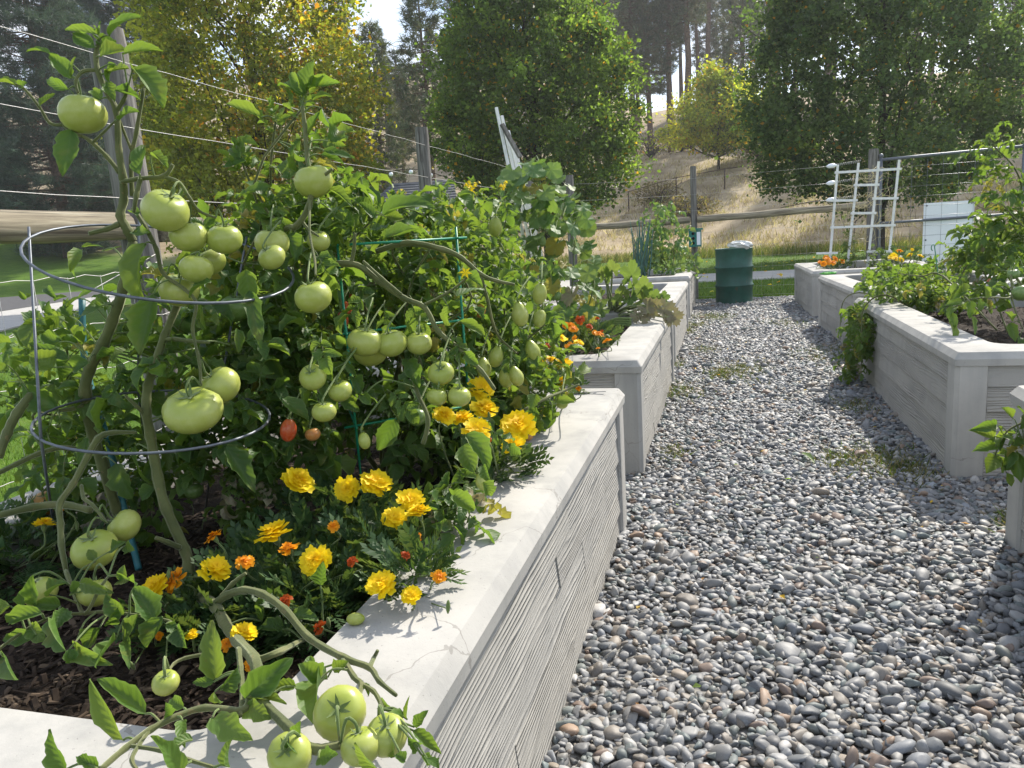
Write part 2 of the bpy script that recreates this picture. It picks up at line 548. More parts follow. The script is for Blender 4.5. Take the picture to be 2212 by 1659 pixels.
def m_ground():
    t = NT('lawn_and_dry_hillside'); oc = t.objco()
    sx = t.n('SeparateXYZ', {0: oc})
    s = t.math('ADD', sx.outputs[1], t.math('MULTIPLY', sx.outputs[0], 0.22))
    n0 = t.noise(oc, 0.35, 5.0)
    s2 = t.math('ADD', s, t.math('MULTIPLY', t.math('SUBTRACT', n0, 0.5), 5.0))
    dry = t.n('MapRange', {0: s2, 1: 33.5, 2: 36.5, 3: 0.0, 4: 1.0}).outputs[0]
    n1 = t.noise(oc, 2.0, 6.0, 0.6); n2 = t.noise(oc, 60.0, 3.0); n3 = t.noise(oc, 0.6, 6.0, 0.6)
    g = t.ramp(n1, [(0.3, (0.062, 0.125, 0.014, 1)), (0.55, (0.095, 0.175, 0.020, 1)), (0.75, (0.14, 0.21, 0.032, 1))])
    g = t.mix(t.math('MULTIPLY', n2, 0.5), g, (0.05, 0.10, 0.012, 1))
    d = t.ramp(n3, [(0.28, (0.22, 0.17, 0.105, 1)), (0.45, (0.35, 0.28, 0.185, 1)), (0.6, (0.46, 0.38, 0.26, 1)), (0.75, (0.40, 0.34, 0.20, 1))])
    d = t.mix(t.math('MULTIPLY', n2, 0.4), d, (0.27, 0.21, 0.13, 1))
    return t.done(t.bsdf(t.mix(dry, g, d), 0.9, 0.15, t.bump(t.math('ADD', n2, n1), 0.7, 0.03)))


M['ground'] = m_ground()
M['pavement'] = m_simple('concrete_pavement', (0.42, 0.41, 0.39), 0.85, 0.2, 0.0, 0.12, 3.0, 0.2, 0.004)
M['asphalt'] = m_simple('asphalt_road', (0.085, 0.085, 0.088), 0.85, 0.25, 0.0, 0.2, 5.0, 0.3, 0.004)


def m_gravelbed():
    t = NT('gravel_bed'); oc = t.objco()
    n1 = t.noise(oc, 1.3, 4.0)
    vo = t.n('TexVoronoi', {'Vector': oc, 'Scale': 42.0})
    c = t.mix(0.5, t.ramp(n1, [(0.3, (0.15, 0.14, 0.125, 1)), (0.7, (0.25, 0.235, 0.21, 1))]), t.ramp(vo.outputs['Color'], [(0, (0.10, 0.10, 0.095, 1)), (1, (0.30, 0.295, 0.28, 1))]))
    return t.done(t.bsdf(c, 0.9, 0.2, t.bump(vo.outputs['Distance'], 1.0, -0.015)))


M['gravelbed'] = m_gravelbed()


def m_pebble():
    t = NT('river_pebbles')
    a = t.n('Attribute', attribute_name='Col').outputs['Color']
    oc = t.objco()
    n1 = t.noise(oc, 220.0, 4.0, 0.6)
    n2 = t.noise(t.mapping(oc, (60, 60, 190)), 1.0, 3.0, 0.5, 1.5)
    c = t.mix(t.math('MULTIPLY', n1, 0.55), a, t.mix(1.0, a, (0.55, 0.55, 0.57, 1), 'MULTIPLY'))
    vein = t.math('GREATER_THAN', n2, 0.70)
    c = t.mix(t.math('MULTIPLY', vein, 0.35), c, (0.5, 0.5, 0.48, 1))
    return t.done(t.bsdf(c, 0.55, 0.35, t.bump(n1, 0.15, 0.002)))


M['pebble'] = m_pebble()

# ------------------------------------------------------------------ ground, pavements, gravel path
def hill(x, y):
    s = np.asarray(y) + 0.22 * np.asarray(x) - 34.0
    t = np.maximum(s, 0.0)
    z = 0.215 * (np.sqrt(t * t + 9.0) - 3.0)
    z = z + np.where(t > 0, np.minimum(t / 10, 1) * (0.45 * np.sin(0.21 * np.asarray(x) + 0.13 * np.asarray(y)) + 0.25 * np.sin(0.5 * np.asarray(x) - 0.3 * np.asarray(y))), 0)
    s2 = np.maximum(-.72 * np.asarray(x) + .69 * np.asarray(y) - 46.0, 0.0)          # gentle rise beyond the road
    z = z + np.where(np.asarray(x) < -12, .16 * s2 * np.clip((-np.asarray(x) - 12) / 12, 0, 1), 0)
    return z


def hz(x, y): return float(hill(x, y))


gx = np.concatenate([np.linspace(-400, -90, 14), np.linspace(-86, 86, 130), np.linspace(90, 400, 14)])
gy = np.concatenate([np.linspace(-60, -4, 8), np.linspace(-2, 130, 110), np.linspace(140, 600, 14)])
GX, GY = np.meshgrid(gx, gy)
GZ = hill(GX, np.minimum(GY, 135)) - 0.03
nx, ny = len(gx), len(gy)
vv = np.stack([GX, GY, GZ], -1).reshape(-1, 3)
ii = (np.arange(ny - 1)[:, None] * nx + np.arange(nx - 1)[None, :]).ravel()
ff = np.stack([ii, ii + 1, ii + nx + 1, ii + nx], 1)
ground = add('ground', big_mesh('ground', vv, ff, mat=M['ground'], smooth=True))
tag(ground, 'mown green lawn rising into a dry tan grass hillside', 'ground', kind='structure')


def sheet(name, pts, z, mat, label, thick=0.05):
    b = MB(); n = len(pts)
    v = [(p[0], p[1], z) for p in pts] + [(p[0], p[1], z - thick) for p in pts]
    f = [tuple(range(n)), tuple(reversed(range(n, 2 * n)))] + [(i, i + n, (i + 1) % n + n, (i + 1) % n) for i in range(n)]
    o = b.add(v, f).obj(name, mat, smooth=False)
    return tag(o, label, None, kind='structure')


sheet('footpath', [(-9, 18.9), (40, 18.9), (40, 21.9), (-9, 21.9)], 0.0, M['pavement'], 'concrete footpath crossing the lawn behind the drum')
a, b_, c_, d_ = PZ(0, 714), PZ(250, 652), PZ(250, 634), PZ(0, 673)
ext = lambda p, q, k: p + (p - q) * k
sheet('pavement', [ext(a, b_, 1.2), b_, c_, ext(d_, c_, .8)], 0.0, M['pavement'], 'pale concrete pavement beyond the wire fence')
e_, f_ = PZ(250, 612), PZ(0, 641)
sheet('road', [ext(d_, c_, .8) + Vector((-.3, .1, 0)), c_ + Vector((-.3, .1, 0)), e_, ext(f_, e_, .5)], -0.008, M['asphalt'], 'grey asphalt road beyond the pale pavement')
path = sheet('gravel_path', [(-2.15, -1.5), (3.4, -1.5), (3.4, 13.75), (-2.15, 13.75)], 0.0, M['gravelbed'], 'river pebble path between the raised concrete planters', 0.06)


def ico():
    t = (1 + 5 ** .5) / 2
    v = np.array([(-1, t, 0), (1, t, 0), (-1, -t, 0), (1, -t, 0), (0, -1, t), (0, 1, t), (0, -1, -t), (0, 1, -t), (t, 0, -1), (t, 0, 1), (-t, 0, -1), (-t, 0, 1)], float)
    v /= np.linalg.norm(v[0])
    f = np.array([(0, 11, 5), (0, 5, 1), (0, 1, 7), (0, 7, 10), (0, 10, 11), (1, 5, 9), (5, 11, 4), (11, 10, 2), (10, 7, 6), (7, 1, 8), (3, 9, 4), (3, 4, 2), (3, 2, 6), (3, 6, 8), (3, 8, 9), (4, 9, 5), (2, 4, 11), (6, 2, 10), (8, 6, 7), (9, 8, 1)])
    return v, f


def subdiv(v, f):
    v = list(map(tuple, v)); cache = {}; nf = []

    def mid(a, b):
        k = (min(a, b), max(a, b))
        if k not in cache:
            m = (np.array(v[a]) + np.array(v[b])) / 2
            m /= np.linalg.norm(m); cache[k] = len(v); v.append(tuple(m))
        return cache[k]
    for a, b, c in f:
        ab, bc, ca = mid(a, b), mid(b, c), mid(c, a)
        nf += [(a, ab, ca), (b, bc, ab), (c, ca, bc), (ab, bc, ca)]
    return np.array(v), np.array(nf)


rs = np.random.RandomState(5)
I0 = ico(); I1 = subdiv(*I0)


def pebble_variants(v, n, rough):
    out = []
    for k in range(n):
        w = v.copy()
        for _ in range(8):                      # worn facets and bulges
            d = rs.randn(3); d /= np.linalg.norm(d)
            h = w @ d
            lim = rs.uniform(0.42, 0.88)
            w -= np.outer(np.maximum(h - lim, 0) * 0.92, d)
        w *= (1 + rough * rs.randn(len(w), 1))
        out.append(w)
    return np.array(out)


PV1 = pebble_variants(I1[0], 14, 0.025); PV0 = pebble_variants(I0[0], 10, 0.05)
PCOL = np.array([(0.20, 0.205, 0.21), (0.27, 0.275, 0.28), (0.34, 0.345, 0.345), (0.15, 0.165, 0.18), (0.23, 0.25, 0.275), (0.40, 0.395, 0.375),
                 (0.25, 0.225, 0.195), (0.31, 0.265, 0.215), (0.23, 0.165, 0.13), (0.17, 0.21, 0.215), (0.10, 0.11, 0.125), (0.52, 0.51, 0.49), (0.20, 0.23, 0.22), (0.33, 0.23, 0.16)])
PCOL = PCOL * .86
PW = np.array([12, 15, 12, 9, 9, 8, 7, 5, 3, 5, 4, 3, 6, 1.0]); PW = PW / PW.sum()


def in_planter(x, y):
    m = np.zeros(len(x), bool)
    for (x0, x1, y0, y1) in PLANT_RECT:
        m |= (x > x0 + .01) & (x < x1 - .01) & (y > y0 + .01) & (y < y1 - .01)
    return m


# planters: x0, x1, y0, y1, turn
PL = {
    'L1': (-1.96, -0.415, 0.56, 3.13, 0.0), 'L2': (-1.96, -0.415, 3.81, 6.38, 0.0), 'L3': (-2.0, -0.45, 7.1, 9.75, 0.0), 'L4': (-2.02, -0.478, 10.85, 13.3, 0.0),
    'R1': (1.0, 2.55, 0.5, 3.12, 0.0), 'R2': (1.01, 2.55, 3.87, 6.75, 0.0), 'R3': (1.09, 2.65, 7.55, 9.75, 0.035), 'R4': (1.055, 2.6, 10.6, 12.9, 0.015)}
PLANT_RECT = [v[:4] for v in PL.values()]


def scatter(y0, y1, sp, x0=-2.1, x1=3.2):
    xs = np.arange(x0, x1, sp); ys = np.arange(y0, y1, sp * .87)
    X, Y = np.meshgrid(xs, ys); X[1::2] += sp / 2
    X = X.ravel() + rs.uniform(-.42, .42, X.size) * sp; Y = Y.ravel() + rs.uniform(-.42, .42, Y.size) * sp
    k = ~in_planter(X, Y)
    # keep what the camera side of the place can see: the walk itself and the mouths of the gaps
    k &= (X > -1.0) & (X < 1.75) & ((X > -.5) | (Y > 3.0))
    return X[k], Y[k]


def pebbles(X, Y, PV, F, mean):
    n = len(X)
    k = rs.randint(0, len(PV), n)
    s = mean * np.exp(rs.randn(n) * 0.30) * 1.04
    sx = s * rs.uniform(1.05, 1.8, n); sy = s * rs.uniform(.8, 1.2, n); sz = s * rs.uniform(.48, .85, n)
    V = PV[k] * np.stack([sx, sy, sz], 1)[:, None, :]
    tx, ty, az = rs.randn(n) * .36, rs.randn(n) * .36, rs.uniform(0, 6.28, n)

    def rot(V, a, i, j):
        c, s_ = np.cos(a)[:, None], np.sin(a)[:, None]
        p, q = V[:, :, i].copy(), V[:, :, j].copy()
        V[:, :, i] = c * p - s_ * q; V[:, :, j] = s_ * p + c * q
    rot(V, tx, 1, 2); rot(V, ty, 0, 2); rot(V, az, 0, 1)
    cz = sz * .45 + rs.uniform(-.004, .009, n) + 0.006 * np.sin(X * 5) * np.sin(Y * 4)
    col = PCOL[rs.choice(len(PCOL), n, p=PW)] * np.exp(rs.randn(n, 1) * .16)
    dust = np.clip(.5 + .5 * np.sin(X * 1.7 + 1) * np.sin(Y * .9) + rs.randn(n) * .2, 0, 1)[:, None] * .18
    col = col * (1 - dust) + np.array([.30, .285, .26]) * dust
    return V, np.stack([X, Y, cz], 1), col


X1, Y1 = scatter(1.05, 5.6, 0.0212)
V1, T1, C1 = pebbles(X1, Y1, PV1, I1[1], 0.0123)
# the 300 pebbles that show largest are objects of their own
dst = np.hypot(X1, Y1)
vis = np.array([(lambda q: q.z < -0.2 and abs(q.x / -q.z) < .66 and q.y / -q.z > -.52)(cam.matrix_world.inverted() @ Vector((x, y, 0.01))) for x, y in zip(X1, Y1)]) if len(X1) < 90000 else np.ones(len(X1), bool)
order = np.argsort(np.where(vis, dst, 1e9))
near_ids = order[:300]
mask = np.ones(len(X1), bool); mask[near_ids] = False
for j in near_ids:
    me = big_mesh('pebble', V1[j], I1[1], col=np.repeat(C1[j][None], len(V1[j]), 0), mat=M['pebble'], smooth=True)
    add('pebble', me, path, Matrix.Translation(Vector(T1[j])))


def pebble_mass(V, T, Cc, F, name):
    n, m = V.shape[0], V.shape[1]
    W = (V + T[:, None, :]).reshape(-1, 3)
    Fa = (F[None] + (np.arange(n) * m)[:, None, None]).reshape(-1, 3)
    o = add(name, big_mesh(name, W, Fa, col=np.repeat(Cc, m, 0), mat=M['pebble'], smooth=True), path)
    return tag(o, None, None, kind='stuff')


pebble_mass(V1[mask], T1[mask], C1[mask], I1[1], 'pebbles')
X2, Y2 = scatter(5.6, 13.75, 0.027)
V2, T2, C2 = pebbles(X2, Y2, PV0, I0[1], 0.0165)
pebble_mass(V2, T2, C2, I0[1], 'small_pebbles')


# ------------------------------------------------------------------ raised planters
HP = 0.6


def planter(name, x0, x1, y0, y1, rz, label, rows=5, soil_z=0.5, seed=1, letter=None):
    rng = random.Random(seed)
    cx, cy = (x0 + x1) / 2, (y0 + y1) / 2
    root = empty('raised_planter', (cx, cy, 0), label, 'planter', 'raised concrete planters along the pebble path', rz)
    R = WM[root.name]
    hx, hy = (x1 - x0) / 2, (y1 - y0) / 2
    wt_ = 0.225

    def loop(ix, iy, r, k=4, z=0.0):
        o = []
        for (sx, sy, a0) in ((1, 1, 0), (-1, 1, 90), (-1, -1, 180), (1, -1, 270)):
            for i in range(k + 1):
                a = math.radians(a0 + 90 * i / k)
                o.append((sx * (ix - r) + r * math.cos(a), sy * (iy - r) + r * math.sin(a), z))
        return o
    # rim: outer lip, chamfer, flat top, inner edge
    prof = [(-0.022, 0.530, .012), (0.006, 0.537, .012), (0.008, 0.568, .012), (-0.012, 0.598, .014), (-0.018, HP, .016)]
    loops = [loop(hx + o, hy + o, r, 4, z) for o, z, r in prof]
    loops.append(loop(hx - wt_ + .008, hy - wt_ + .008, .10, 4, HP))
    loops.append(loop(hx - wt_, hy - wt_, .10, 4, HP - .010))
    loops.append(loop(hx - wt_, hy - wt_, .10, 4, 0.42))
    n = len(loops[0]); mb = MB()
    for l in loops: mb.v += l; mb.uv += [(.5, .5)] * n
    for i in range(len(loops) - 1):
        for k in range(n):
            k2 = (k + 1) % n
            mb.f.append((i * n + k, i * n + k2, (i + 1) * n + k2, (i + 1) * n + k)); mb.mi.append(0)
    last = (len(loops) - 1) * n
    for k in range(n):     # underside of the lip back to the wall
        pass
    rim = mb.obj('rim', M['concrete'], root, R, smooth=True)
    es = rim.modifiers.new('edges', 'EDGE_SPLIT'); es.split_angle = math.radians(24)
    # wall core
    core = MB()
    for (a, b) in (((-hx + .022, -hy + .022, 0), (hx - .022, -hy + wt_ - .004, .552)), ((-hx + .022, hy - wt_ + .004, 0), (hx - .022, hy - .022, .552)),
                   ((-hx + .022, -hy + wt_ - .004, 0), (-hx + wt_ - .004, hy - wt_ + .004, .552)), ((hx - wt_ + .004, -hy + wt_ - .004, 0), (hx - .022, hy - wt_ + .004, .552))):
        core.box(a, b)
    core.obj('wall', M['concrete'], root, R, smooth=False)
    # pilasters on the corners
    pw = 0.135
    for sx in (-1, 1):
        for sy in (-1, 1):
            p = MB(); ch = .018
            xo, yo = sx * hx, sy * hy; xi, yi = sx * (hx - pw), sy * (hy - pw)
            ring = [(xo, yo - sy * ch), (xo, yi + sy * .006), (xo - sx * .01, yi), (xi, yi), (xi, yo - sy * .01), (xi + sx * .006, yo), (xo - sx * ch, yo)]
            if sx * sy < 0: ring = ring[::-1]
            m_ = len(ring)
            p.add([(q[0], q[1], -.05) for q in ring] + [(q[0], q[1], .540) for q in ring], [(i, (i + 1) % m_, (i + 1) % m_ + m_, i + m_) for i in range(m_)])
            p.obj('corner_post', M['concrete'], root, R, smooth=False)
    # form-board courses on the four sides, recessed between the pilasters
    zs = [0.0]
    for i in range(rows): zs.append(zs[-1] + rng.uniform(.85, 1.15))
    zs = [z / zs[-1] * .545 - .01 for z in zs]
    for (ax, sgn) in (('x', 1), ('x', -1), ('y', -1), ('y', 1)):
        L0, L1_ = (-hy + pw, hy - pw) if ax == 'x' else (-hx + pw, hx - pw)
        Lc = (L1_ - L0)
        for i in range(rows):
            cuts = [L0] + sorted(L0 + Lc * t for t in ([rng.uniform(.2, .8)] if rng.random() < .75 else [])) + [L1_]
            for a, b in zip(cuts[:-1], cuts[1:]):
                dpt = rng.uniform(-.002, .003)
                ln, ht = (b - a) - .0025, zs[i + 1] - zs[i] - .006
                pm = MB().box((-ln / 2, -.012, -ht / 2), (ln / 2, .012 + dpt, ht / 2))
                # draft on the top arris
                for q in (4, 5, 6, 7):
                    v = pm.v[q]
                    if v[1] > 0: pm.v[q] = (v[0], v[1] - .0085, v[2])
                mid, zc = (a + b) / 2, (zs[i] + zs[i + 1]) / 2
                if ax == 'x':
                    Mx = Matrix.Translation((sgn * (hx - .022), mid, zc)) @ Matrix.Rotation(-sgn * math.pi / 2, 4, 'Z')
                else:
                    Mx = Matrix.Translation((mid, sgn * (hy - .022), zc)) @ Matrix.Rotation(0 if sgn > 0 else math.pi, 4, 'Z')
                pm.obj('plank', M['plank'], root, R @ Mx, smooth=False)
    # soil
    sx_, sy_ = hx - wt_ - .001, hy - wt_ - .001
    nxs, nys = 26, 40
    XS, YS = np.meshgrid(np.linspace(-sx_, sx_, nxs), np.linspace(-sy_, sy_, nys))
    r2 = np.random.RandomState(seed)
    ZS = soil_z + .012 * np.sin(XS * 9 + seed) * np.sin(YS * 7) + r2.randn(*XS.shape) * .005
    ii = (np.arange(nys - 1)[:, None] * nxs + np.arange(nxs - 1)[None]).ravel()
    so = add('soil', big_mesh('soil', np.stack([XS, YS, ZS], -1).reshape(-1, 3), np.stack([ii, ii + 1, ii + nxs + 1, ii + nxs], 1), mat=M['soil'], smooth=True), root, R)
    # bark chips strewn over the soil
    nch = 5200 if name == 'L1' else 900
    cxs, cys = r2.uniform(-sx_ + .01, sx_ - .01, nch), r2.uniform(-sy_ + .01, sy_ - .01, nch)
    if name == 'L1': cys[:3600] = r2.uniform(-sy_ + .01, -sy_ + 1.0, 3600)
    ln = r2.uniform(.006, .019, nch); wd = ln * r2.uniform(.15, .4, nch); an = r2.uniform(0, 3.14, nch); tl = r2.randn(nch) * .35
    base = np.array([(-1, -1, 0), (1, -1, 0), (1, 1, 0), (-1, 1, 0), (-.8, -.6, 1), (.8, -.7, 1), (.8, .6, 1), (-.7, .7, 1)], float)
    Vc = base[None] * np.stack([ln, wd, np.full(nch, .0025)], 1)[:, None]
    c, s_ = np.cos(tl)[:, None], np.sin(tl)[:, None]
    zx = Vc[:, :, 0] * s_ + Vc[:, :, 2] * c; xx = Vc[:, :, 0] * c - Vc[:, :, 2] * s_
    c, s_ = np.cos(an)[:, None], np.sin(an)[:, None]
    Vc2 = np.stack([xx * c - Vc[:, :, 1] * s_, xx * s_ + Vc[:, :, 1] * c, zx], -1)
    Vc2 += np.stack([cxs, cys, soil_z + .012 * np.sin(cxs * 9 + seed) * np.sin(cys * 7) + r2.uniform(.001, .008, nch)], 1)[:, None]
    fb = np.array([(4, 5, 6, 7), (0, 1, 5, 4), (1, 2, 6, 5), (2, 3, 7, 6), (3, 0, 4, 7)])
    ch = add('bark_chips', big_mesh('bark_chips', Vc2.reshape(-1, 3), (fb[None] + (np.arange(nch) * 8)[:, None, None]).reshape(-1, 4), mat=M['chip']), so, R)
    tag(ch, None, None, kind='stuff')
    return root


pl_root = {}
for nm, lab in (('L1', 'raised concrete planter holding the big caged green tomatoes, pale ledge marked with a letter'),
                ('L2', 'raised concrete planter with orange marigolds in its corner and squash leaves over its ledge'),
                ('L3', 'bare raised concrete planter between the squash planter and the raspberry planter'),
                ('L4', 'raised concrete planter holding raspberry canes and onions beside the fence post'),
                ('R1', 'concrete planter corner opposite the letter-marked ledge, light green tomato shoot hanging over it'),
                ('R2', 'raised concrete planter with tall tomatoes and a vine trailing down its shaded side'),
                ('R3', 'raised concrete planter behind the trailing tomato vine, facing the squash planter'),
                ('R4', 'raised concrete planter with the white trellis and yellow marigolds near the gate')):
    x0, x1, y0, y1, rz = PL[nm]
    pl_root[nm] = planter(nm, x0, x1, y0, y1, rz, lab, rows=5, seed=sum(map(ord, nm)))

# the letter A scratched on the far corner of the first planter's ledge
L = MB()
ac = PZ(1378, 878, HP) if False else Vector((-0.53, 3.02, HP))
for (p, q) in (((0, .03), (.125, .0)), ((0, .03), (.125, .06)), ((.085, .012), (.085, .048))):
    d = Vector((q[0] - p[0], q[1] - p[1], 0)); nrm = Vector((-d.y, d.x, 0)).normalized() * .0055
    a, b = Vector((p[0], p[1], 0)), Vector((q[0], q[1], 0))
    for w0, zz_ in ((0, .0),):
        v = [a - nrm, b - nrm, b + nrm, a + nrm]
        L.add([x + Vector((0, 0, .0012)) for x in v] + [x + Vector((0, 0, -.002)) for x in v], [(0, 1, 2, 3), (4, 7, 6, 5), (0, 4, 5, 1), (1, 5, 6, 2), (2, 6, 7, 3), (3, 7, 4, 0)])
lm = m_simple('grey_marker_paint', (0.13, 0.135, 0.14), 0.7, 0.3, 0, .2, 60)
lo = L.obj('letter_mark', lm, pl_root['L1'], Matrix.Translation(Vector((-0.598, 2.985, HP))), smooth=False)
lo['label'] = 'grey letter A drawn on the ledge corner'


# ------------------------------------------------------------------ timber and wire fence
def post(x, y, h, r, label, lean=(0, 0), r_top=None):
    n = 14; b = MB()
    rng = random.Random(int(x * 100 + y * 7))
    rings = []
    for i, t in enumerate((0, .25, .5, .75, .97, 1.0)):
        rr = r * (1 - .06 * t) * (1 if t < 1 else .93)
        rings.append([(lean[0] * t + math.cos(2 * math.pi * k / n) * rr * (1 + .03 * math.sin(3 * k + i)), lean[1] * t + math.sin(2 * math.pi * k / n) * rr, -.1 + (h + .1) * t) for k in range(n)])
    for q in rings: b.v += q; b.uv += [(.5, .5)] * n
    for i in range(len(rings) - 1):
        for k in range(n):
            b.f.append((i * n + k, i * n + (k + 1) % n, (i + 1) * n + (k + 1) % n, (i + 1) * n + k)); b.mi.append(0)
    b.f.append(tuple((len(rings) - 1) * n + k for k in range(n))); b.mi.append(0)
    o = b.obj('fence_post', M['wood'], None, Matrix.Translation((x, y, 0)))
    es = o.modifiers.new('edges', 'EDGE_SPLIT'); es.split_angle = math.radians(45)
    return tag(o, label, 'post', 'round timber posts of the garden fence')


FX = -2.5
POSTS = [((FX, 2.95), 2.22, .082, 'tall weathered grey post rising behind the highest tomato plant', (-.05, 0)), ((FX, 6.45), 2.22, .06, 'weathered grey post in front of the little shingled shed roof', (0, 0)),
         ((FX + .02, 10.1), 2.15, .07, 'weathered post mostly hidden behind cucumber leaves and white pickets', (0, 0)), ((FX + .03, 12.9), 2.22, .074, 'corner fence post standing behind the cucumber vine', (.0, 0)),
         ((-.52, 14.0), 2.28, .056, 'slim fence post carrying the green feeder box beside the drum', (0, 0)), ((2.30, 13.85), 2.3, .085, 'square-looking gate post behind the white trellis', (0, 0)),
         ((4.62, 14.0), 2.3, .09, 'gate post at the free end of the pipe gate', (0, 0))]
for (x, y), h, r, lab, ln in POSTS: post(x, y, h, r, lab, ln)


def rail(p, q, r, label):
    p, q = Vector(p), Vector(q)
    n = 9; pts = [p.lerp(q, i / (n - 1)) + Vector((0, 0, .006 * math.sin(i * 1.7))) for i in range(n)]
    Mx = orient(p, Vector((q - p)), Vector((0, 0, 1)))
    # local Z along the rail so that the grain follows it
    Ml = Mx @ Matrix.Rotation(-math.pi / 2, 4, 'X')
    inv = Ml.inverted()
    o = MB().tube([inv @ s for s in pts], [r * (1 + .04 * math.sin(i * 2.1)) for i in range(n)], 12).obj('fence_rail', M['rail'], None, Ml)
    es = o.modifiers.new('edges', 'EDGE_SPLIT'); es.split_angle = math.radians(60)
    return tag(o, label, 'rail', 'timber rails of the garden fence')


rail((FX + .02, -.55, 1.41), (FX - .02, 2.86, 1.385), .06, 'thick pale timber rail running up to the tall post behind the cage')
rail((FX, 3.04, 1.37), (FX, 6.38, 1.37), .055, 'timber rail behind the tomato foliage, up to the post by the shed')
rail((FX, 6.52, 1.37), (FX + .02, 10.02, 1.37), .055, 'timber rail hidden behind the climbing plants along the lawn')
rail((FX + .02, 10.18, 1.37), (FX + .03, 12.8, 1.37), .055, 'timber rail reaching the corner post behind the cucumber vine')
rail((FX + .08, 12.95, 1.36), (-.60, 14.0, 1.38), .056, 'grey rail between the corner post and the feeder post')
rail((-.46, 14.0, 1.38), (2.24, 13.87, 1.43), .058, 'grey rail from the feeder post to the white trellis')


def wire_run(pts, r, name, label, jitter=0.0, group='fence wires', seed=0, sub=14, mat='wire'):
    rng = random.Random(seed); out = []
    for p, q in zip(pts[:-1], pts[1:]):
        p, q = Vector(p), Vector(q)
        for i in range(sub):
            out.append(p.lerp(q, i / sub) + Vector((rng.uniform(-1, 1), 0, rng.uniform(-1, 1))) * jitter)
    out.append(Vector(pts[-1]))
    o = MB().tube([o_ - out[0] for o_ in out], r, 4).obj(name, M[mat], None, Matrix.Translation(out[0]))
    return tag(o, label, 'wire', group)


for z, lab in ((2.07, 'topmost plain wire strung along the timber posts by the lawn'), (1.80, 'second plain wire strung between the timber posts by the lawn'), (1.50, 'plain wire strung just above the timber rail by the lawn')):
    wire_run([(FX + .06, -.6, z + .02), (FX + .05, 2.95, z), (FX + .04, 6.45, z), (FX + .05, 10.1, z), (FX + .06, 12.9, z)], .0016, 'fence_wire', lab, .003, seed=int(z * 100))
for k, lab in enumerate(('upper tight diagonal brace wire below the thick rail', 'lower tight diagonal brace wire below the thick rail')):
    wire_run([(FX + .08, 2.93, 1.27 - .035 * k), (FX + .08, -.55, .12 - .05 * k)], .0022, 'brace_wire', lab, 0)
for z, lab in ((2.07, 'highest back fence wire ending in a white spring insulator'), (1.80, 'middle back fence wire ending in a white spring insulator'), (1.53, 'lowest back fence wire ending in a white spring insulator')):
    wire_run([(FX + .06, 12.9, z), (-.52, 13.93, z), (1.62, 13.88, z + .02)], .0016, 'back_wire', lab, .002, seed=int(z * 77))
    # insulator with its spring
    root = empty('spring_insulator', (1.62, 13.88, z + .02), ('white spring insulator on the top wire beside the trellis', 'white spring insulator on the middle wire beside the trellis', 'white spring insulator on the lowest wire beside the trellis')[int(round((2.07 - z) / .27))], 'insulator', 'gate wire insulators')
    MB().tube([(1.60, 13.88, z + .02), (1.64, 13.88, z + .022), (1.70, 13.88, z + .026), (1.76, 13.88, z + .03)], [.012, .035, .038, .012], 8).obj('insulator_body', M['white_board'], root)
    hp = [(1.77 + .34 * i / 96, 13.88 + .02 * math.cos(i * .82), z + .03 + .03 * i / 96 + .02 * math.sin(i * .82)) for i in range(97)]
    MB().tube(hp, .004, 4).obj('spring', M['wire'], root)


def mesh_fence(p, q, z0, z1, hz_, sp, label, name='wire_mesh_fence', r=.0015, wav=.003, seed=3):
    p, q = Vector((p[0], p[1], 0)), Vector((q[0], q[1], 0)); rng = random.Random(seed)
    root = empty(name, (p.x, p.y, 0), label, 'fence')
    ln = (q - p).length; nv = int(ln / sp)
    for i, z in enumerate(hz_):
        pts = []
        for k in range(nv * 2 + 1):
            t = k / (nv * 2)
            pts.append(p.lerp(q, t) + Vector((rng.uniform(-1, 1) * wav, 0, z + (wav * 1.6 if k % 2 else -wav) + rng.uniform(-1, 1) * wav)))
        MB().tube(pts, r, 4).obj('horizontal_wire', M['wire'], root)
    for k in range(nv + 1):
        c = p.lerp(q, k / nv)
        pts = [c + Vector((rng.uniform(-1, 1) * wav * 1.5, rng.uniform(-1, 1) * wav * 2, z)) for z in hz_]
        MB().tube(pts, r * .9, 4).obj('vertical_wire', M['wire'], root)
    return root


mesh_fence((FX + .09, 1.3), (FX + .09, 4.3), .02, 1.2, [.03, .13, .24, .36, .50, .66, .82, 1.0, 1.19], .152, 'woven wire mesh fence between the lawn and the caged tomatoes')
mesh_fence((-.48, 13.93), (2.2, 13.83), .02, 1.2, [.05, .2, .36, .53, .71, .9, 1.15], .17, 'thin wire mesh fence behind the green drum', r=.0014, wav=.002, seed=8)

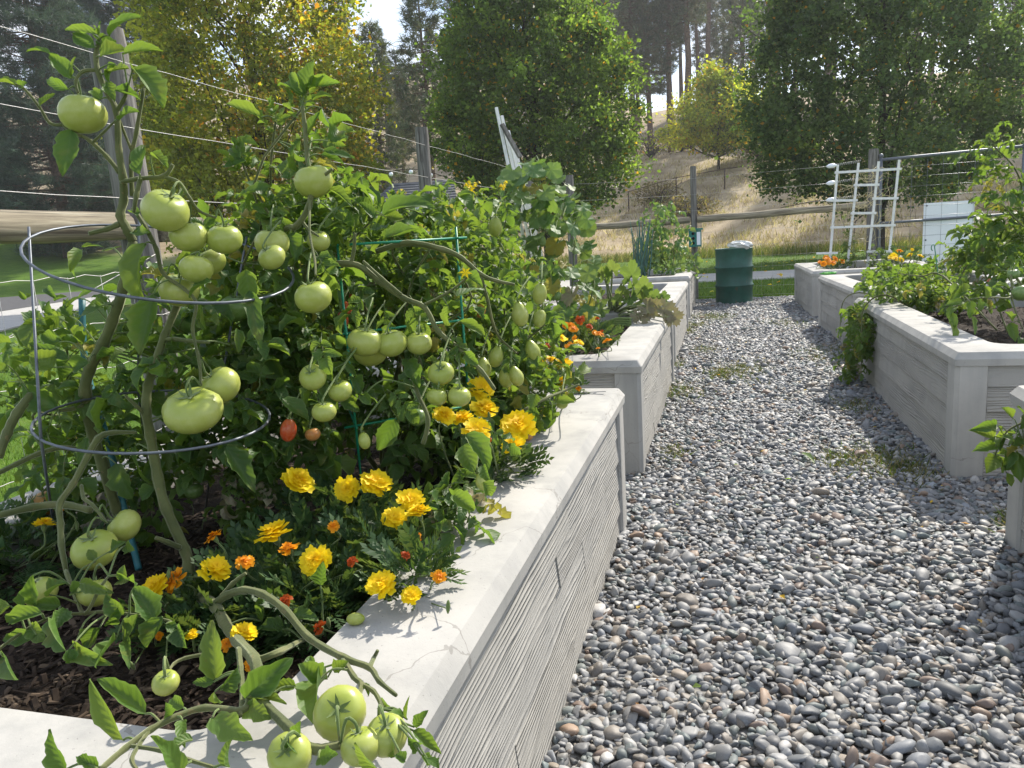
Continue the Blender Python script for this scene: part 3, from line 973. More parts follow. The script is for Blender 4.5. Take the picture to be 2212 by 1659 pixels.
# pipe gate with welded mesh and a white board
gt = empty('pipe_gate', (2.40, 13.80, 0), 'galvanised pipe gate with welded mesh beside the white trellis', 'gate')
GX0, GX1, GY_ = 2.40, 4.44, 13.80
for nm, p, q, r in (('gate_upright', (GX0, GY_, .08), (GX0, GY_, 2.17), .027), ('gate_upright', (GX1, GY_ + .12, .08), (GX1, GY_ + .12, 2.2), .027), ('gate_rail', (GX0, GY_, 2.12), (GX1, GY_ + .12, 2.16), .024),
                    ('gate_rail', (GX0, GY_, 1.13), (GX1, GY_ + .12, 1.15), .021), ('gate_rail', (GX0, GY_, .12), (GX1, GY_ + .12, .12), .021)):
    MB().tube([Vector(p).lerp(Vector(q), i / 4) for i in range(5)], r, 10).obj(nm, M['steel'], gt)
MB().add(*(lambda s: (s[0], s[1]))(([tuple(Vector((GX0, GY_, 2.18)) + Vector(v) * .038) for v in I1[0]], [tuple(t) for t in I1[1]]))).obj('gate_cap', M['steel'], gt)
for k in range(1, 9):
    k = k * 14 / 9
    x = GX0 + (GX1 - GX0) * k / 14
    MB().tube([(x, GY_ - .012 + .12 * k / 14, .12), (x, GY_ - .012 + .12 * k / 14, 1.1), (x, GY_ - .012 + .12 * k / 14, 2.13)], .0022, 4).obj('mesh_wire', M['steel'], gt)
for k in range(1, 13):
    z = .12 + 2.02 * k / 13
    MB().tube([(GX0, GY_ - .018, z), (GX1, GY_ + .10, z)], .0022, 4).obj('mesh_wire', M['steel'], gt)
hg = MB().box((GX1 + .03, GY_ + .09, .55), (GX1 + .13, GY_ + .14, .59)); hg.box((GX1 + .03, GY_ + .09, 1.75), (GX1 + .13, GY_ + .14, 1.79)); hg.obj('hinge', M['steel'], gt, smooth=False)

wbd = empty('white_board', (3.4, 13.9, .42), 'blank white rectangular board fixed behind the gate mesh', 'board')
MB().box((3.06, 13.885, .36), (3.78, 13.897, 1.40)).obj('panel', M['white_board'], wbd, smooth=False)
for (x, z) in ((3.1, 1.36), (3.74, 1.36), (3.1, .82), (3.74, .40)):
    MB().tube([(x, 13.884, z), (x, 13.868, z)], .013, 8).obj('washer', M['steel'], wbd)

# ------------------------------------------------------------------ green drum with a plastic bag
DX, DY = 0.13, 13.03
dr = empty('steel_drum', (DX, DY, 0), 'dark green ribbed steel drum at the end of the pebble path', 'drum')
n = 40; b = MB()
prof = [(.283, 0), (.292, .012), (.286, .03), (.286, .27), (.304, .285), (.307, .295), (.304, .305), (.286, .32), (.286, .56), (.304, .575), (.307, .585), (.304, .595), (.286, .61), (.286, .855), (.295, .866), (.297, .875), (.291, .884), (.280, .880), (.280, .70)]
for r, z in prof:
    for k in range(n):
        a = 2 * math.pi * k / n
        rr = r * (1 + .006 * math.sin(3 * a + 5 * z) + (.012 * math.exp(-((a - 4.2) / .25) ** 2 - ((z - .43) / .09) ** 2) * -1.5))
        b.v.append((math.cos(a) * rr, math.sin(a) * rr, z)); b.uv.append((.5, .5))
for i in range(len(prof) - 1):
    for k in range(n):
        b.f.append((i * n + k, i * n + (k + 1) % n, (i + 1) * n + (k + 1) % n, (i + 1) * n + k)); b.mi.append(0)
b.f.append(tuple((len(prof) - 1) * n + k for k in range(n))); b.mi.append(0)
b.obj('drum_body', M['drum'], dr, Matrix.Translation((DX, DY, 0)))


def crumple(name, label, cat, loc, sc, seed, mat, parent=None, n=2):
    rr = np.random.RandomState(seed)
    v, f = subdiv(*I1)
    if n > 2: v, f = subdiv(v, f)
    ph = rr.uniform(0, 6, (6, 3)); fr = rr.uniform(2, 6, (6, 3))
    h = sum(np.sin(v @ fr[i] + ph[i, 0]) for i in range(6)) * .10 + rr.randn(len(v)) * .07
    w = v * (1 + h[:, None]) * np.array(sc)
    o = add(name, big_mesh(name, w, f, mat=mat, smooth=False), parent, Matrix.Translation(loc))
    return tag(o, label, cat)


crumple('plastic_bag', 'crumpled white plastic bag sticking out of the drum', 'bag', Vector((DX + .10, DY - .20, .93)), (.19, .10, .065), 4, m_simple('white_plastic_film', (.7, .7, .68), .35, .5, 0, .12, 20))

# feeder box on the slim post
fb_ = empty('feeder_box', (-.50, 13.86, 1.03), 'small green feeder box with round holes fixed to the slim post', 'box')
gm = m_simple('green_box_paint', (.006, .16, .13), .4, .5, 0, .15, 20)
MB().box((-.605, 13.80, .92), (-.395, 13.935, 1.20)).obj('box_body', gm, fb_, smooth=False)
MB().box((-.63, 13.775, 1.202), (-.37, 13.94, 1.232)).obj('lid', gm, fb_, smooth=False)
dk = m_simple('hole_shade_cable_black', (.006, .006, .006), .8, .2)  # near-black for the painted hole shade and the bulb cable
for z in (1.145, 1.065, .985):
    MB().tube([(-.53, 13.799, z), (-.53, 13.79, z)], .026, 12).obj('hole_shade_disc', dk, fb_)  # solid black discs on the front paint the shade inside the holes
MB().box((-.47, 13.792, .95), (-.41, 13.8, 1.17)).obj('notice', M['white_board'], fb_, smooth=False)


# ------------------------------------------------------------------ white trellises
def slat(mb, p, q, w, t, nrm):
    p, q = Vector(p), Vector(q); Mx = orient(p, q - p, nrm); ln = (q - p).length
    return mb.box((-w / 2, 0, -t / 2), (w / 2, ln, t / 2), Mx)


tr = empty('ladder_trellis', (1.75, 12.55, .5), 'white wooden slat trellis strung with netting in the marigold planter', 'trellis')
ty, tx0, tx1 = 12.55, 1.50, 2.36
ups = [(1.52, 1.50), (1.80, 1.79), (2.075, 2.10), (2.33, 2.36)]
ups = [(1.50, 1.60), (1.75, 1.88), (2.03, 2.15), (2.31, 2.42)]
for a, b2 in ups:
    slat(MB(), (a, ty, .45), (b2, ty - .02, 2.02), .034, .014, (0, -1, 0)).obj('upright_slat', M['white_paint'], tr, smooth=False)
xat = lambda u, z: ups[u][0] + (ups[u][1] - ups[u][0]) * (z - .45) / 1.57
for z, u0, u1 in ((1.90, 0, 3), (1.70, 1, 2), (1.50, 0, 1), (1.49, 2, 3), (1.30, 1, 2), (1.11, 0, 3), (.73, 2, 3)):
    slat(MB(), (xat(u0, z) - .035, ty - .025, z + .01), (xat(u1, z) + .04, ty - .03, z - .01), .034, .012, (0, -1, 0)).obj('cross_slat', M['white_paint'], tr, smooth=False)
slat(MB(), (xat(0, .73) - .2, ty - .025, .75), (xat(0, .73) + .1, ty - .03, .74), .03, .012, (0, -1, 0)).obj('cross_slat', M['white_paint'], tr, smooth=False)
rng = random.Random(8); nb = MB()
for k in range(46):
    z = rng.uniform(.9, 2.0); x = rng.uniform(1.52, 2.1); pts = []
    for i in range(6):
        pts.append((x + .055 * i + rng.uniform(-.02, .02), ty + rng.uniform(-.03, .04), z + rng.uniform(-.05, .05) - .03 * math.sin(i / 5 * 3.14)))
    nb.tube(pts, .0036, 3)
for k in range(26):
    x = rng.uniform(1.55, 2.38); z0 = rng.uniform(1.2, 2.0)
    nb.tube([(x + rng.uniform(-.03, .03), ty + rng.uniform(-.03, .04), z0 - .1 * i) for i in range(6)], .0032, 3)
nt = nb.obj('netting', m_simple('straw_coloured_netting', (.42, .38, .22), .7, .2), tr)
nt['kind'] = 'stuff'

# leaning bundle of white pickets
lt = empty('leaning_pickets', tuple(P(1118, 470, 5.3)), 'white picket trellis leaning above the cucumber vine', 'trellis')
lt_d = 5.3
for i, (tx, ty_, bx, by) in enumerate(((1072, 232, 1140, 560), (1084, 250, 1152, 560), (1098, 282, 1163, 560), (1110, 310, 1172, 560))):
    slat(MB(), P(bx, by, lt_d + .05 * i), P(tx, ty_, lt_d + .05 * i), .019, .014, -_f + _r * .5).obj('picket', M['white_paint'], lt, smooth=False)
slat(MB(), P(1084, 268, lt_d - .03), P(1124, 340, lt_d - .02), .03, .018, -_f + _r * .8).obj('cross_batten', M['wood'], lt, smooth=False)

# ------------------------------------------------------------------ background buildings
sc_ = P(905, 425, 19.0)
sh = empty('garden_shed', (sc_.x, sc_.y, 0), 'small shed with grey shingled roof and white fascia beyond the fence', 'shed', rz=YAW * .6)
Rs = WM[sh.name]
rm = m_simple('grey_shingles', (.10, .105, .115), .85, .2, 0, .25, 8)
MB().box((-.85, -.6, 0), (.85, 1.4, 2.0)).obj('wall', M['white_paint'], sh, Rs, smooth=False)
for i in range(9):           # shingle courses
    t0, t1 = i / 9, (i + 1) / 9
    y0, y1 = -.85 + 1.3 * t0, -.85 + 1.3 * t1 + .05
    z0, z1 = 2.18 + .62 * t0, 2.18 + .62 * t1
    x_l = -1.1 + .34 * t0
    c = MB().add([(x_l, y0, z0 + .03), (1.1 - .3 * t0, y0, z0 + .03), (1.1 - .3 * t1, y1, z1 + .02), (x_l + .038, y1, z1 + .02), (x_l, y0, z0), (1.1 - .3 * t0, y0, z0), (1.1 - .3 * t1, y1, z1), (x_l + .038, y1, z1)],
                 [(0, 1, 2, 3), (0, 4, 5, 1), (1, 5, 6, 2), (2, 6, 7, 3), (3, 7, 4, 0), (4, 7, 6, 5)])
    c.obj('shingle_course', rm, sh, Rs, smooth=False)
MB().box((-1.12, -.89, 2.05), (1.12, -.862, 2.19)).obj('fascia', M['white_paint'], sh, Rs, smooth=False)

# far dark board fence by the road
bf = empty('board_fence', tuple(P(110, 555, 56)), 'dark weathered board fence beyond the road under the conifers', 'fence')
bfm = m_simple('dark_fence_boards', (.06, .05, .045), .9, .15, 0, .4, 6)
pa, pb = P(-200, 560, 55), P(300, 545, 58)
pa.z, pb.z = hz(pa.x, pa.y) - .05, hz(pb.x, pb.y) - .05
nb_ = 46
for i in range(nb_):
    p = pa.lerp(pb, i / nb_); q = pa.lerp(pb, (i + .9) / nb_); d = (q - p)
    Mx = orient(p, d, Vector((0, 0, 1)))
    MB().box((-.02, 0, 0), (.02, d.length, 1.05 + .04 * math.sin(i * 2.3)), Mx).obj('board', bfm, bf, smooth=False)

# chain-link posts and rail on the hill
cl = empty('hill_fence', (4, 50, hz(4, 50)), 'rusty chain-link fence line across the dry hillside', 'fence')
rst = m_simple('rusty_steel', (.09, .06, .045), .8, .3, .3, .3, 30)
prev = None
for i in range(13):
    x = -6 + i * 3.0; y = 52.5 + .2 * x; z = hz(x, y)
    MB().tube([(x, y, z - .1), (x, y, z + .6), (x, y, z + 1.25)], .04, 6).obj('post', rst, cl)
    if prev: MB().tube([prev, (x, y, z + 1.22)], .025, 5).obj('top_rail', rst, cl)
    prev = (x, y, z + 1.22)

# ------------------------------------------------------------------ trees
def unit(a): return a / np.maximum(np.linalg.norm(a, axis=-1, keepdims=True), 1e-9)


def kite_leaves(p, d, l, w, rr, fold=.25, upbias=.6):
    n = len(p)
    up = unit(rr.randn(n, 3) * .8 + np.array([0, 0, upbias]))
    s = unit(np.cross(d, up)); nn = np.cross(s, d)
    l = l[:, None]; w = w[:, None]
    v = np.stack([p, p + d * l * .42 + s * w * .5 + nn * w * fold, p + d * l, p + d * l * .42 - s * w * .5 + nn * w * fold], 1)
    f = np.arange(n * 4).reshape(-1, 4)
    return v.reshape(-1, 3), f


def broad_tree(name, base, prof, rr, ncl, per, leaf, colf, label, cat='tree', trunk_r=.16, limbs=26, clus=.34, wob=.13, limb_lo=.1, group=None, cx_shift=(0, 0), shell=.7):
    """prof: list (z, radius)"""
    base = np.array(base, float)
    root = empty(name, tuple(base), label, cat, group)
    zs, rad = np.array([q[0] for q in prof]), np.array([q[1] for q in prof])
    zmin, zmax = zs[0], zs[-1]
    # heights weighted with circumference
    zz_ = np.linspace(zmin, zmax, 400); wz = np.interp(zz_, zs, rad) ** 1.25 + .02; wz /= wz.sum()
    h = rr.choice(zz_, ncl, p=wz) + rr.uniform(-.1, .1, ncl)
    th = rr.uniform(0, 2 * np.pi, ncl)
    R = np.interp(h, zs, rad) * (1 + wob * np.sin(3 * th + h * 1.1) * np.cos(h * .9 + 1) + wob * .7 * np.sin(7 * th - h * 2.3) + rr.randn(ncl) * .035)
    u = np.where(rr.rand(ncl) < shell, rr.uniform(.74, 1.02, ncl), np.sqrt(rr.uniform(.05, .7, ncl)))
    tz = (h - zmin) / (zmax - zmin)
    c = np.stack([np.cos(th) * R * u + cx_shift[0] * tz, np.sin(th) * R * u + cx_shift[1] * tz, h], 1)
    out = unit(np.stack([np.cos(th), np.sin(th), np.full(ncl, .5)], 1))
    sizes = clus * np.exp(rr.randn(ncl) * .3)
    n = ncl * per
    ci = np.repeat(np.arange(ncl), per)
    off = rr.randn(n, 3) * np.array([1, 1, .75]) * sizes[ci][:, None] * .6
    p = c[ci] + off + out[ci] * rr.uniform(0, 1, (n, 1)) * sizes[ci][:, None] * .5
    d = unit(out[ci] * .7 + rr.randn(n, 3) * .8 + np.array([0, 0, -.15]))
    l = leaf * np.exp(rr.randn(n) * .22)
    v, f = kite_leaves(p, d, l, l * rr.uniform(.65, .95, n), rr)
    col = colf(p, c[ci], ci, rr)
    me = big_mesh('crown', v, f, col=np.repeat(col, 4, 0), mat=M['crown'])
    add('crown', me, root, Matrix.Translation(base))
    # trunk and limbs
    mb = MB(); top = zmin + (zmax - zmin) * .86
    tp = [(0, 0, -.2), (.02, .01, zmin * .5), (cx_shift[0] * .1, 0, zmin + .4), (cx_shift[0] * .35, cx_shift[1] * .3, (zmin + top) / 2), (cx_shift[0] * .8, cx_shift[1] * .8, top)]
    mb.tube(smooth_path(tp, 4), lerp_list([trunk_r * 1.25, trunk_r, trunk_r * .9, trunk_r * .5, .02], 17), 9)
    mb.obj('trunk', M['bark'], root, Matrix.Translation(base))
    lb = MB()
    pick = rr.choice(ncl, limbs, replace=False)
    for k in pick:
        e = c[k] * np.array([.93, .93, 1]); z0 = max(zmin * .75, e[2] - np.hypot(e[0], e[1]) * rr.uniform(.9, 1.6)); z0 = min(max(z0, zmin * limb_lo), top * .95)
        t = (z0 - zmin) / (zmax - zmin); s0 = np.array([cx_shift[0] * max(t, 0), cx_shift[1] * max(t, 0), z0])
        m_ = s0 * .5 + e * .5 + np.array([0, 0, -.12 * np.linalg.norm(e - s0)]) * .6 + rr.randn(3) * .08
        r0 = trunk_r * .42 * (1 - .6 * max(t, 0))
        lb.tube(smooth_path([s0, m_, e], 4), lerp_list([r0, r0 * .55, .008], 9), 5)
        for _ in range(2):      # twigs
            e2 = e + rr.randn(3) * .7; lb.tube([m_, (m_ + e2) / 2 + rr.randn(3) * .08, e2], [r0 * .4, r0 * .25, .006], 4)
    lo_ = lb.obj('limbs', M['bark'], root, Matrix.Translation(base))
    return root


def col_linden(pal, weights, yellow, ymask):
    pal = np.array(pal); weights = np.array(weights, float); weights /= weights.sum()

    def f(p, c, ci, rr):
        ncl = ci.max() + 1
        bc = pal[rr.choice(len(pal), ncl, p=weights)] * np.exp(rr.randn(ncl, 1) * .12)
        col = bc[ci] * np.exp(rr.randn(len(p), 1) * .22)
        prob = ymask(p, rr)
        clp = np.clip(rr.rand(ncl)[ci] ** 2.2 * 1.9, 0, 2)
        y = rr.rand(len(p)) < prob * clp
        ya = np.array(yellow)
        col[y] = ya[rr.choice(len(ya), y.sum())] * np.exp(rr.randn(y.sum(), 1) * .15)
        return col
    return f


rt = np.random.RandomState(21)
# yellowing linden behind the tomato tops
bL = P(585, 520, 24.0); bL.z = 0
broad_tree('linden_tree', bL, [(.8, 1.2), (1.6, 2.7), (3.2, 3.1), (4.8, 3.3), (6.5, 3.15), (8.5, 2.75), (10.5, 2.1), (12.3, 1.0), (13.2, .1)], rt, 1350, 58, .125,
           col_linden([(.17, .19, .034), (.22, .225, .036), (.14, .17, .032), (.27, .25, .04)], [4, 4, 3, 2], [(.42, .28, .035), (.46, .34, .05), (.40, .19, .025)],
                      lambda p, r: np.clip(.07 + .07 * p[:, 0], .03, .34)), 'large linden tree with yellow and orange autumn leaves behind the tomato tops', clus=.36, group='broad lindens beyond the fence')
bC = P(1182, 505, 27.0); bC.z = 0
broad_tree('linden_tree', bC, [(1.9, .5), (2.3, 1.9), (3.1, 2.8), (4.2, 3.3), (5.6, 3.35), (7.2, 3.05), (9.2, 2.25), (11.3, 1.5), (13.2, .5), (13.8, .05)], rt, 1500, 58, .122,
           col_linden([(.075, .12, .032), (.10, .155, .036), (.14, .20, .042), (.06, .095, .028)], [4, 4, 2, 3], [(.36, .25, .03), (.42, .22, .03)], lambda p, r: np.full(len(p), .045)),
           'dense egg-shaped green linden tree behind the white pickets', clus=.34, group='broad lindens beyond the fence', cx_shift=(-.9, 0))
bR = P(1900, 470, 25.0); bR.z = 0
broad_tree('linden_tree', bR, [(1.55, .8), (2.0, 2.6), (3.0, 3.6), (4.4, 4.0), (6.2, 3.95), (8.2, 3.5), (10.5, 2.7), (12.6, 1.5), (14, .2)], rt, 1600, 58, .122,
           col_linden([(.062, .10, .042), (.085, .125, .052), (.11, .155, .065), (.048, .078, .034)], [4, 4, 2, 3], [(.30, .20, .03), (.33, .17, .03)], lambda p, r: np.full(len(p), .03)),
           'broad dark green linden tree behind the pipe gate', clus=.36, group='broad lindens beyond the fence', shell=.66)
# small bright maple on the slope
bm = P(1552, 372, 54.0); bm.z = hz(bm.x, bm.y)
broad_tree('maple_tree', bm, [(1.2, .5), (2.0, 2.3), (3.2, 3.0), (4.4, 2.2), (5.4, 1.8), (6.3, 1.0), (6.9, .1)], rt, 300, 70, .19,
           col_linden([(.26, .29, .035), (.17, .21, .03), (.34, .33, .045), (.12, .16, .03)], [4, 3, 3, 2], [(.40, .30, .03), (.42, .24, .03)], lambda p, r: np.full(len(p), .14)),
           'small bright yellow-green maple standing alone on the dry slope', clus=.55, wob=.3, trunk_r=.10, limbs=18, limb_lo=.3)


def tuft_mesh(pos, direc, nn, length, width, rr, cone=.7):
    n = len(pos); N = n * nn
    i = np.repeat(np.arange(n), nn)
    d = unit(direc[i] + rr.randn(N, 3) * cone)
    l = length * np.exp(rr.randn(N) * .25)
    s = unit(np.cross(d, rr.randn(N, 3))) * width * .5
    p = pos[i] + rr.randn(N, 3) * length * .12
    v = np.stack([p - s, p + s, p + d * l[:, None]], 1).reshape(-1, 3)
    return v, np.arange(N * 3).reshape(-1, 3), i


def conifer_geo(h, rr, nwh, per, reach, ntuft, nn, nl, nw, lo=.12, shape=1.0, pal=((.03, .05, .025), (.045, .065, .03), (.022, .038, .02)), dense_tip=.5):
    pos, dr, br = [], [], MB()
    tr_r = h * .012 + .05
    br.tube([(rr.uniform(-.1, .1) * (i > 0), rr.uniform(-.1, .1) * (i > 0), h * i / 7 - (.3 if i == 0 else 0)) for i in range(8)], [tr_r * (1 - .93 * i / 7) + .01 for i in range(8)], 8)
    bl = MB()
    for w in range(nwh):
        t = lo + (1 - lo) * (w + rr.uniform(0, .6)) / nwh
        if t > .985: t = .985
        L = reach * (max(1 - t, .03) ** (.75 * shape)) * min(1, .55 + (t - lo) * 3.2) * rr.uniform(.72, 1.15)
        a0 = rr.uniform(0, 6.28)
        for k in range(per):
            a = a0 + 6.283 * k / per + rr.uniform(-.35, .35)
            LL = L * rr.uniform(.65, 1.12)
            up0 = rr.uniform(-.12, .35) * (.3 + t)
            st = np.array([0, 0, h * t])
            dv = np.array([math.cos(a), math.sin(a), up0])
            en = st + dv * LL + np.array([0, 0, .10 * LL * t - .06 * LL])
            mid = (st + en) / 2 + np.array([0, 0, -.05 * LL])
            bl.tube([st, mid, en], [.02 + LL * .009, .015 + LL * .004, .006], 4)
            m_ = max(3, int(ntuft * (LL / reach) + 1))
            tt = rr.uniform(.28, 1.0, m_) ** (dense_tip)
            pp = st[None] * (1 - tt[:, None]) + en[None] * tt[:, None] + rr.randn(m_, 3) * np.array([.10, .10, .05]) * (LL * .9 + .3) * np.array([1, 1, 1])
            pos.append(pp)
            dr.append(unit(np.repeat(dv[None], m_, 0) * .8 + rr.randn(m_, 3) * .45 + np.array([0, 0, .35])))
    pos.append(np.array([[0, 0, h * (1 - .02 * q)] for q in range(3)])); dr.append(np.array([[0, 0, 1.0]] * 3))
    pos = np.concatenate(pos); dr = np.concatenate(dr)
    v, f, i = tuft_mesh(pos, dr, nn, nl, nw, rr)
    pal = np.array(pal)
    tc_ = pal[rr.randint(0, len(pal), len(pos))] * np.exp(rr.randn(len(pos), 1) * .2)
    me = big_mesh('crown', v, f, col=np.repeat(tc_[i], 3, 0), mat=M['needles'])
    return me, br.mesh('trunk', (M['pine_bark'],)), bl.mesh('branches', (M['pine_bark'],))


rp = np.random.RandomState(4)
# near dark pines at the lawn's edge: full to the ground
near_pines = [conifer_geo(27, rp, 58, 9, 5.6, 34, 13, .50, .038, .02, .8, ((.05, .085, .062), (.07, .108, .075), (.04, .068, .05))) for _ in range(2)]
far_pines = [conifer_geo(21 + 3 * k, rp, 30, 6, 3.7, 13, 10, .62, .075, .28 + .06 * k, .62, ((.09, .12, .075), (.12, .15, .085), (.075, .10, .06), (.13, .125, .075))) for k in range(4)]
pines_placed = 0


def pine(geo, x, y, z, s, rz, label, group, name='pine_tree'):
    root = empty(name, (x, y, z), label, 'tree', group, rz)
    for nm, me in zip(('crown', 'trunk', 'branches'), geo):
        add(nm, me, root, WM[root.name] @ Matrix.Diagonal((s, s, s, 1)))
    return root


for k, (px, d, g, s, rz, lab) in enumerate(((150, 50, 0, 1.0, .3, 'tall dark pine rising behind the tall grey post'), (-70, 56, 1, .50, 2.0, 'dark bushy pine behind the thick pale rail'), (330, 58, 1, 1.0, 4.0, 'dark pine between the tall post and the yellow linden'),
                                            (25, 62, 0, .48, 5.2, 'smaller pine whose tip shows against the clouds'), (240, 66, 1, .9, 1.1, 'dark pine filling in behind the tall grey post'))):
    p = P(px, 560, d); pine(near_pines[g], p.x, p.y, hz(p.x, p.y) - .05, s, rz, lab, 'dark pines at the edge of the lawn')
for k, (px, d, g, s, rz, lab) in enumerate(((840, 46, 0, .62, 1.0, 'slender pine whose pointed top stands against the bright cloud'), (945, 44, 1, .66, 2.2, 'tall dense pine beside the egg-shaped linden'), (885, 52, 2, .42, 3.0, 'short pine filling the gap between the two lindens'))):
    p = P(px, 520, d); pine(far_pines[g], p.x, p.y, hz(p.x, p.y) - .1, s, rz, lab, 'pines in the gap between the lindens')
rpl = random.Random(9)
flab = 'tall dark pine in the wood on top of the dry hill'
for k in range(44):
    px = 600 + k * 39 + rpl.uniform(-16, 16)
    d = rpl.choice((72, 78, 84, 92, 100)) + rpl.uniform(-3, 3)
    if px > 2080: d = rpl.uniform(58, 66)
    p = P(px, 400, d)
    g = rpl.randrange(4)
    if px < 1000: s = rpl.uniform(.35, .55)
    else: s = rpl.uniform(.8, 1.15)
    pine(far_pines[g], p.x, p.y, hz(p.x, p.y) - .2, s, rpl.uniform(0, 6.28), flab if px > 1000 else 'short dark pine far behind the shed roof', 'pines of the hilltop wood' if px > 1000 else 'short pines far behind the shed')


for k in range(14):
    px = 1290 + k * 31 + rpl.uniform(-8, 8); p = P(px, 400, rpl.uniform(104, 116))
    pine(far_pines[k % 4], p.x, p.y, hz(p.x, p.y) - .2, rpl.uniform(.7, .95), rpl.uniform(0, 6.28), 'hazy pine deep in the wood behind the first trunks', 'pines deep in the hilltop wood')


# ------------------------------------------------------------------ grass, dry tufts, shrubs
def blades(X, Y, Zb, hgt, wid, col, rr, name, label, lean=.45, colvar=.2):
    n = len(X)
    a = rr.uniform(0, 6.28, n); s = np.stack([np.cos(a), np.sin(a), np.zeros(n)], 1) * (wid * .5 * rr.uniform(.6, 1.4, n))[:, None]
    h = hgt * np.exp(rr.randn(n) * .3)
    tip = np.stack([rr.randn(n) * lean * h, rr.randn(n) * lean * h, h], 1)
    p = np.stack([X, Y, Zb], 1)
    v = np.stack([p - s, p + s, p + tip], 1).reshape(-1, 3)
    col = np.array(col); cc_ = col[rr.randint(0, len(col), n)] * np.exp(rr.randn(n, 1) * colvar)
    o = add(name, big_mesh(name, v, np.arange(n * 3).reshape(-1, 3), col=np.repeat(cc_, 3, 0), mat=M['grass']))
    return tag(o, label, None, kind='stuff')


rg = np.random.RandomState(77)
LAWN = [(.085, .16, .018), (.12, .20, .025), (.06, .12, .014), (.16, .21, .04)]
n = 46000
Y = rg.uniform(0, 1, n) ** 1.5 * 11 + 1.2; X = -2.18 - rg.uniform(0, 1, n) ** 1.4 * (Y * 1.0 + 1.2)
blades(X, Y, np.full(n, -.03), .05, .006, LAWN, rg, 'lawn_grass', 'short green grass beyond the wire mesh fence')
n = 42000
Y = 13.76 + rg.uniform(0, 1, n) ** 1.6 * 21; X = rg.uniform(-.34, .5, n) * Y
k = ~((Y > 18.8) & (Y < 22.0)) & (X > -9)
blades(X[k], Y[k], np.full(k.sum(), -.03), .065, .013, LAWN, rg, 'far_lawn_grass', 'mown green grass between the back fence and the hillside')
n = 52000
Y = 34.5 + rg.uniform(0, 1, n) ** 1.3 * 34; X = rg.uniform(-.3, .46, n) * Y
Y = Y - .22 * X
k = (Y > 25)
X, Y = X[k], Y[k]
tracks = np.abs(Y - (44 + .55 * X + 2 * np.sin(X * .4))) < 1.2
X, Y = X[~tracks], Y[~tracks]
clump = np.sin(X * 1.9) * np.sin(Y * 1.3) + rg.randn(len(X)) * .5 > -.2
X, Y = X[clump], Y[clump]
blades(X, Y, hill(X, Y) - .04, .27, .045, [(.42, .35, .23), (.50, .42, .28), (.34, .27, .17), (.38, .34, .19), (.29, .23, .15)], rg, 'dry_grass', 'dry tan grass covering the hillside', .5)
# greener long grass where lawn meets slope
n = 9000
X = rg.uniform(-8, 16, n); Y = 33.2 + rg.uniform(0, 3.2, n) - .22 * X
blades(X, Y, hill(X, Y) - .03, .30, .04, [(.16, .18, .05), (.24, .22, .09), (.10, .15, .03)], rg, 'long_grass', 'long green and tan grass at the foot of the slope', .4)


def shrub(name, p, rad, h, rr, label, pal, twigs=40, leaves=600, leaf=.07, group=None):
    root = empty(name, tuple(p), label, 'shrub', group)
    mb = MB()
    for k in range(twigs):
        a = rr.uniform(0, 6.28); r = rad * rr.uniform(.3, 1)
        e = Vector((math.cos(a) * r, math.sin(a) * r, h * rr.uniform(.4, 1.05)))
        mb.tube([(0, 0, -.05), (e.x * .4, e.y * .4, e.z * .55), tuple(e)], [.02 * h + .004, .012 * h, .004], 4)
        for _ in range(3):
            q = e * rr.uniform(.55, .95); t = q + Vector(rr.randn(3)) * rad * .28
            mb.tube([tuple(q), tuple(t)], [.006 * h, .003], 3)
    mb.obj('twigs', M['bark'], root, Matrix.Translation(p))
    th = rr.uniform(0, 6.28, leaves); u = rr.uniform(.3, 1.05, leaves)
    pp = np.stack([np.cos(th) * rad * u, np.sin(th) * rad * u, h * rr.uniform(.15, 1.05, leaves) * (1.15 - .5 * u)], 1)
    l = leaf * np.exp(rr.randn(leaves) * .3)
    v, f = kite_leaves(pp, unit(rr.randn(leaves, 3)), l, l * .7, rr)
    pal = np.array(pal); cl_ = pal[rr.randint(0, len(pal), leaves)] * np.exp(rr.randn(leaves, 1) * .2)
    add('crown', big_mesh('crown', v, f, col=np.repeat(cl_, 4, 0), mat=M['crown']), root, Matrix.Translation(p))
    return root


BROWN = [(.12, .09, .055), (.16, .125, .075), (.09, .075, .04), (.13, .13, .05)]
for k, (px, py, d, rad, h, lab) in enumerate(((1490, 402, 45, 1.7, 1.3, 'low dark brown brush heap below the small maple'), (1420, 395, 48, 1.6, 1.6, 'twiggy grey brush between the linden and the small maple'), (1640, 350, 56, 1.5, 1.5, 'bare twiggy bush behind the small maple'),
                                           (1405, 300, 66, 2.2, 2.2, 'grey brush at the shaded edge of the wood'), (1700, 300, 66, 2.4, 2.4, 'grey brush beside the wooded crest'), (1470, 285, 68, 2.4, 2.0, 'reddish brush below the pine trunks'))):
    p = P(px, py, d); p.z = hz(p.x, p.y)
    shrub('dry_shrub', p, rad, h, rt, lab, BROWN, 40, 900, .13, 'dry shrubs on the hillside')
for k, (px, py, d, s) in enumerate(((2080, 262, 58, 1.5), (1690, 255, 62, 1.1))):
    p = P(px, py, d); p.z = hz(p.x, p.y) + .2
    crumple('boulder', ('grey boulder on the dry hill crest beyond the linden', 'grey boulder half hidden under the hilltop pines')[k], 'boulder', p, (s * 1.3, s, s * .7), 30 + k, m_simple('grey_boulder%d' % k, (.16, .155, .15), .9, .2, 0, .3, 3))
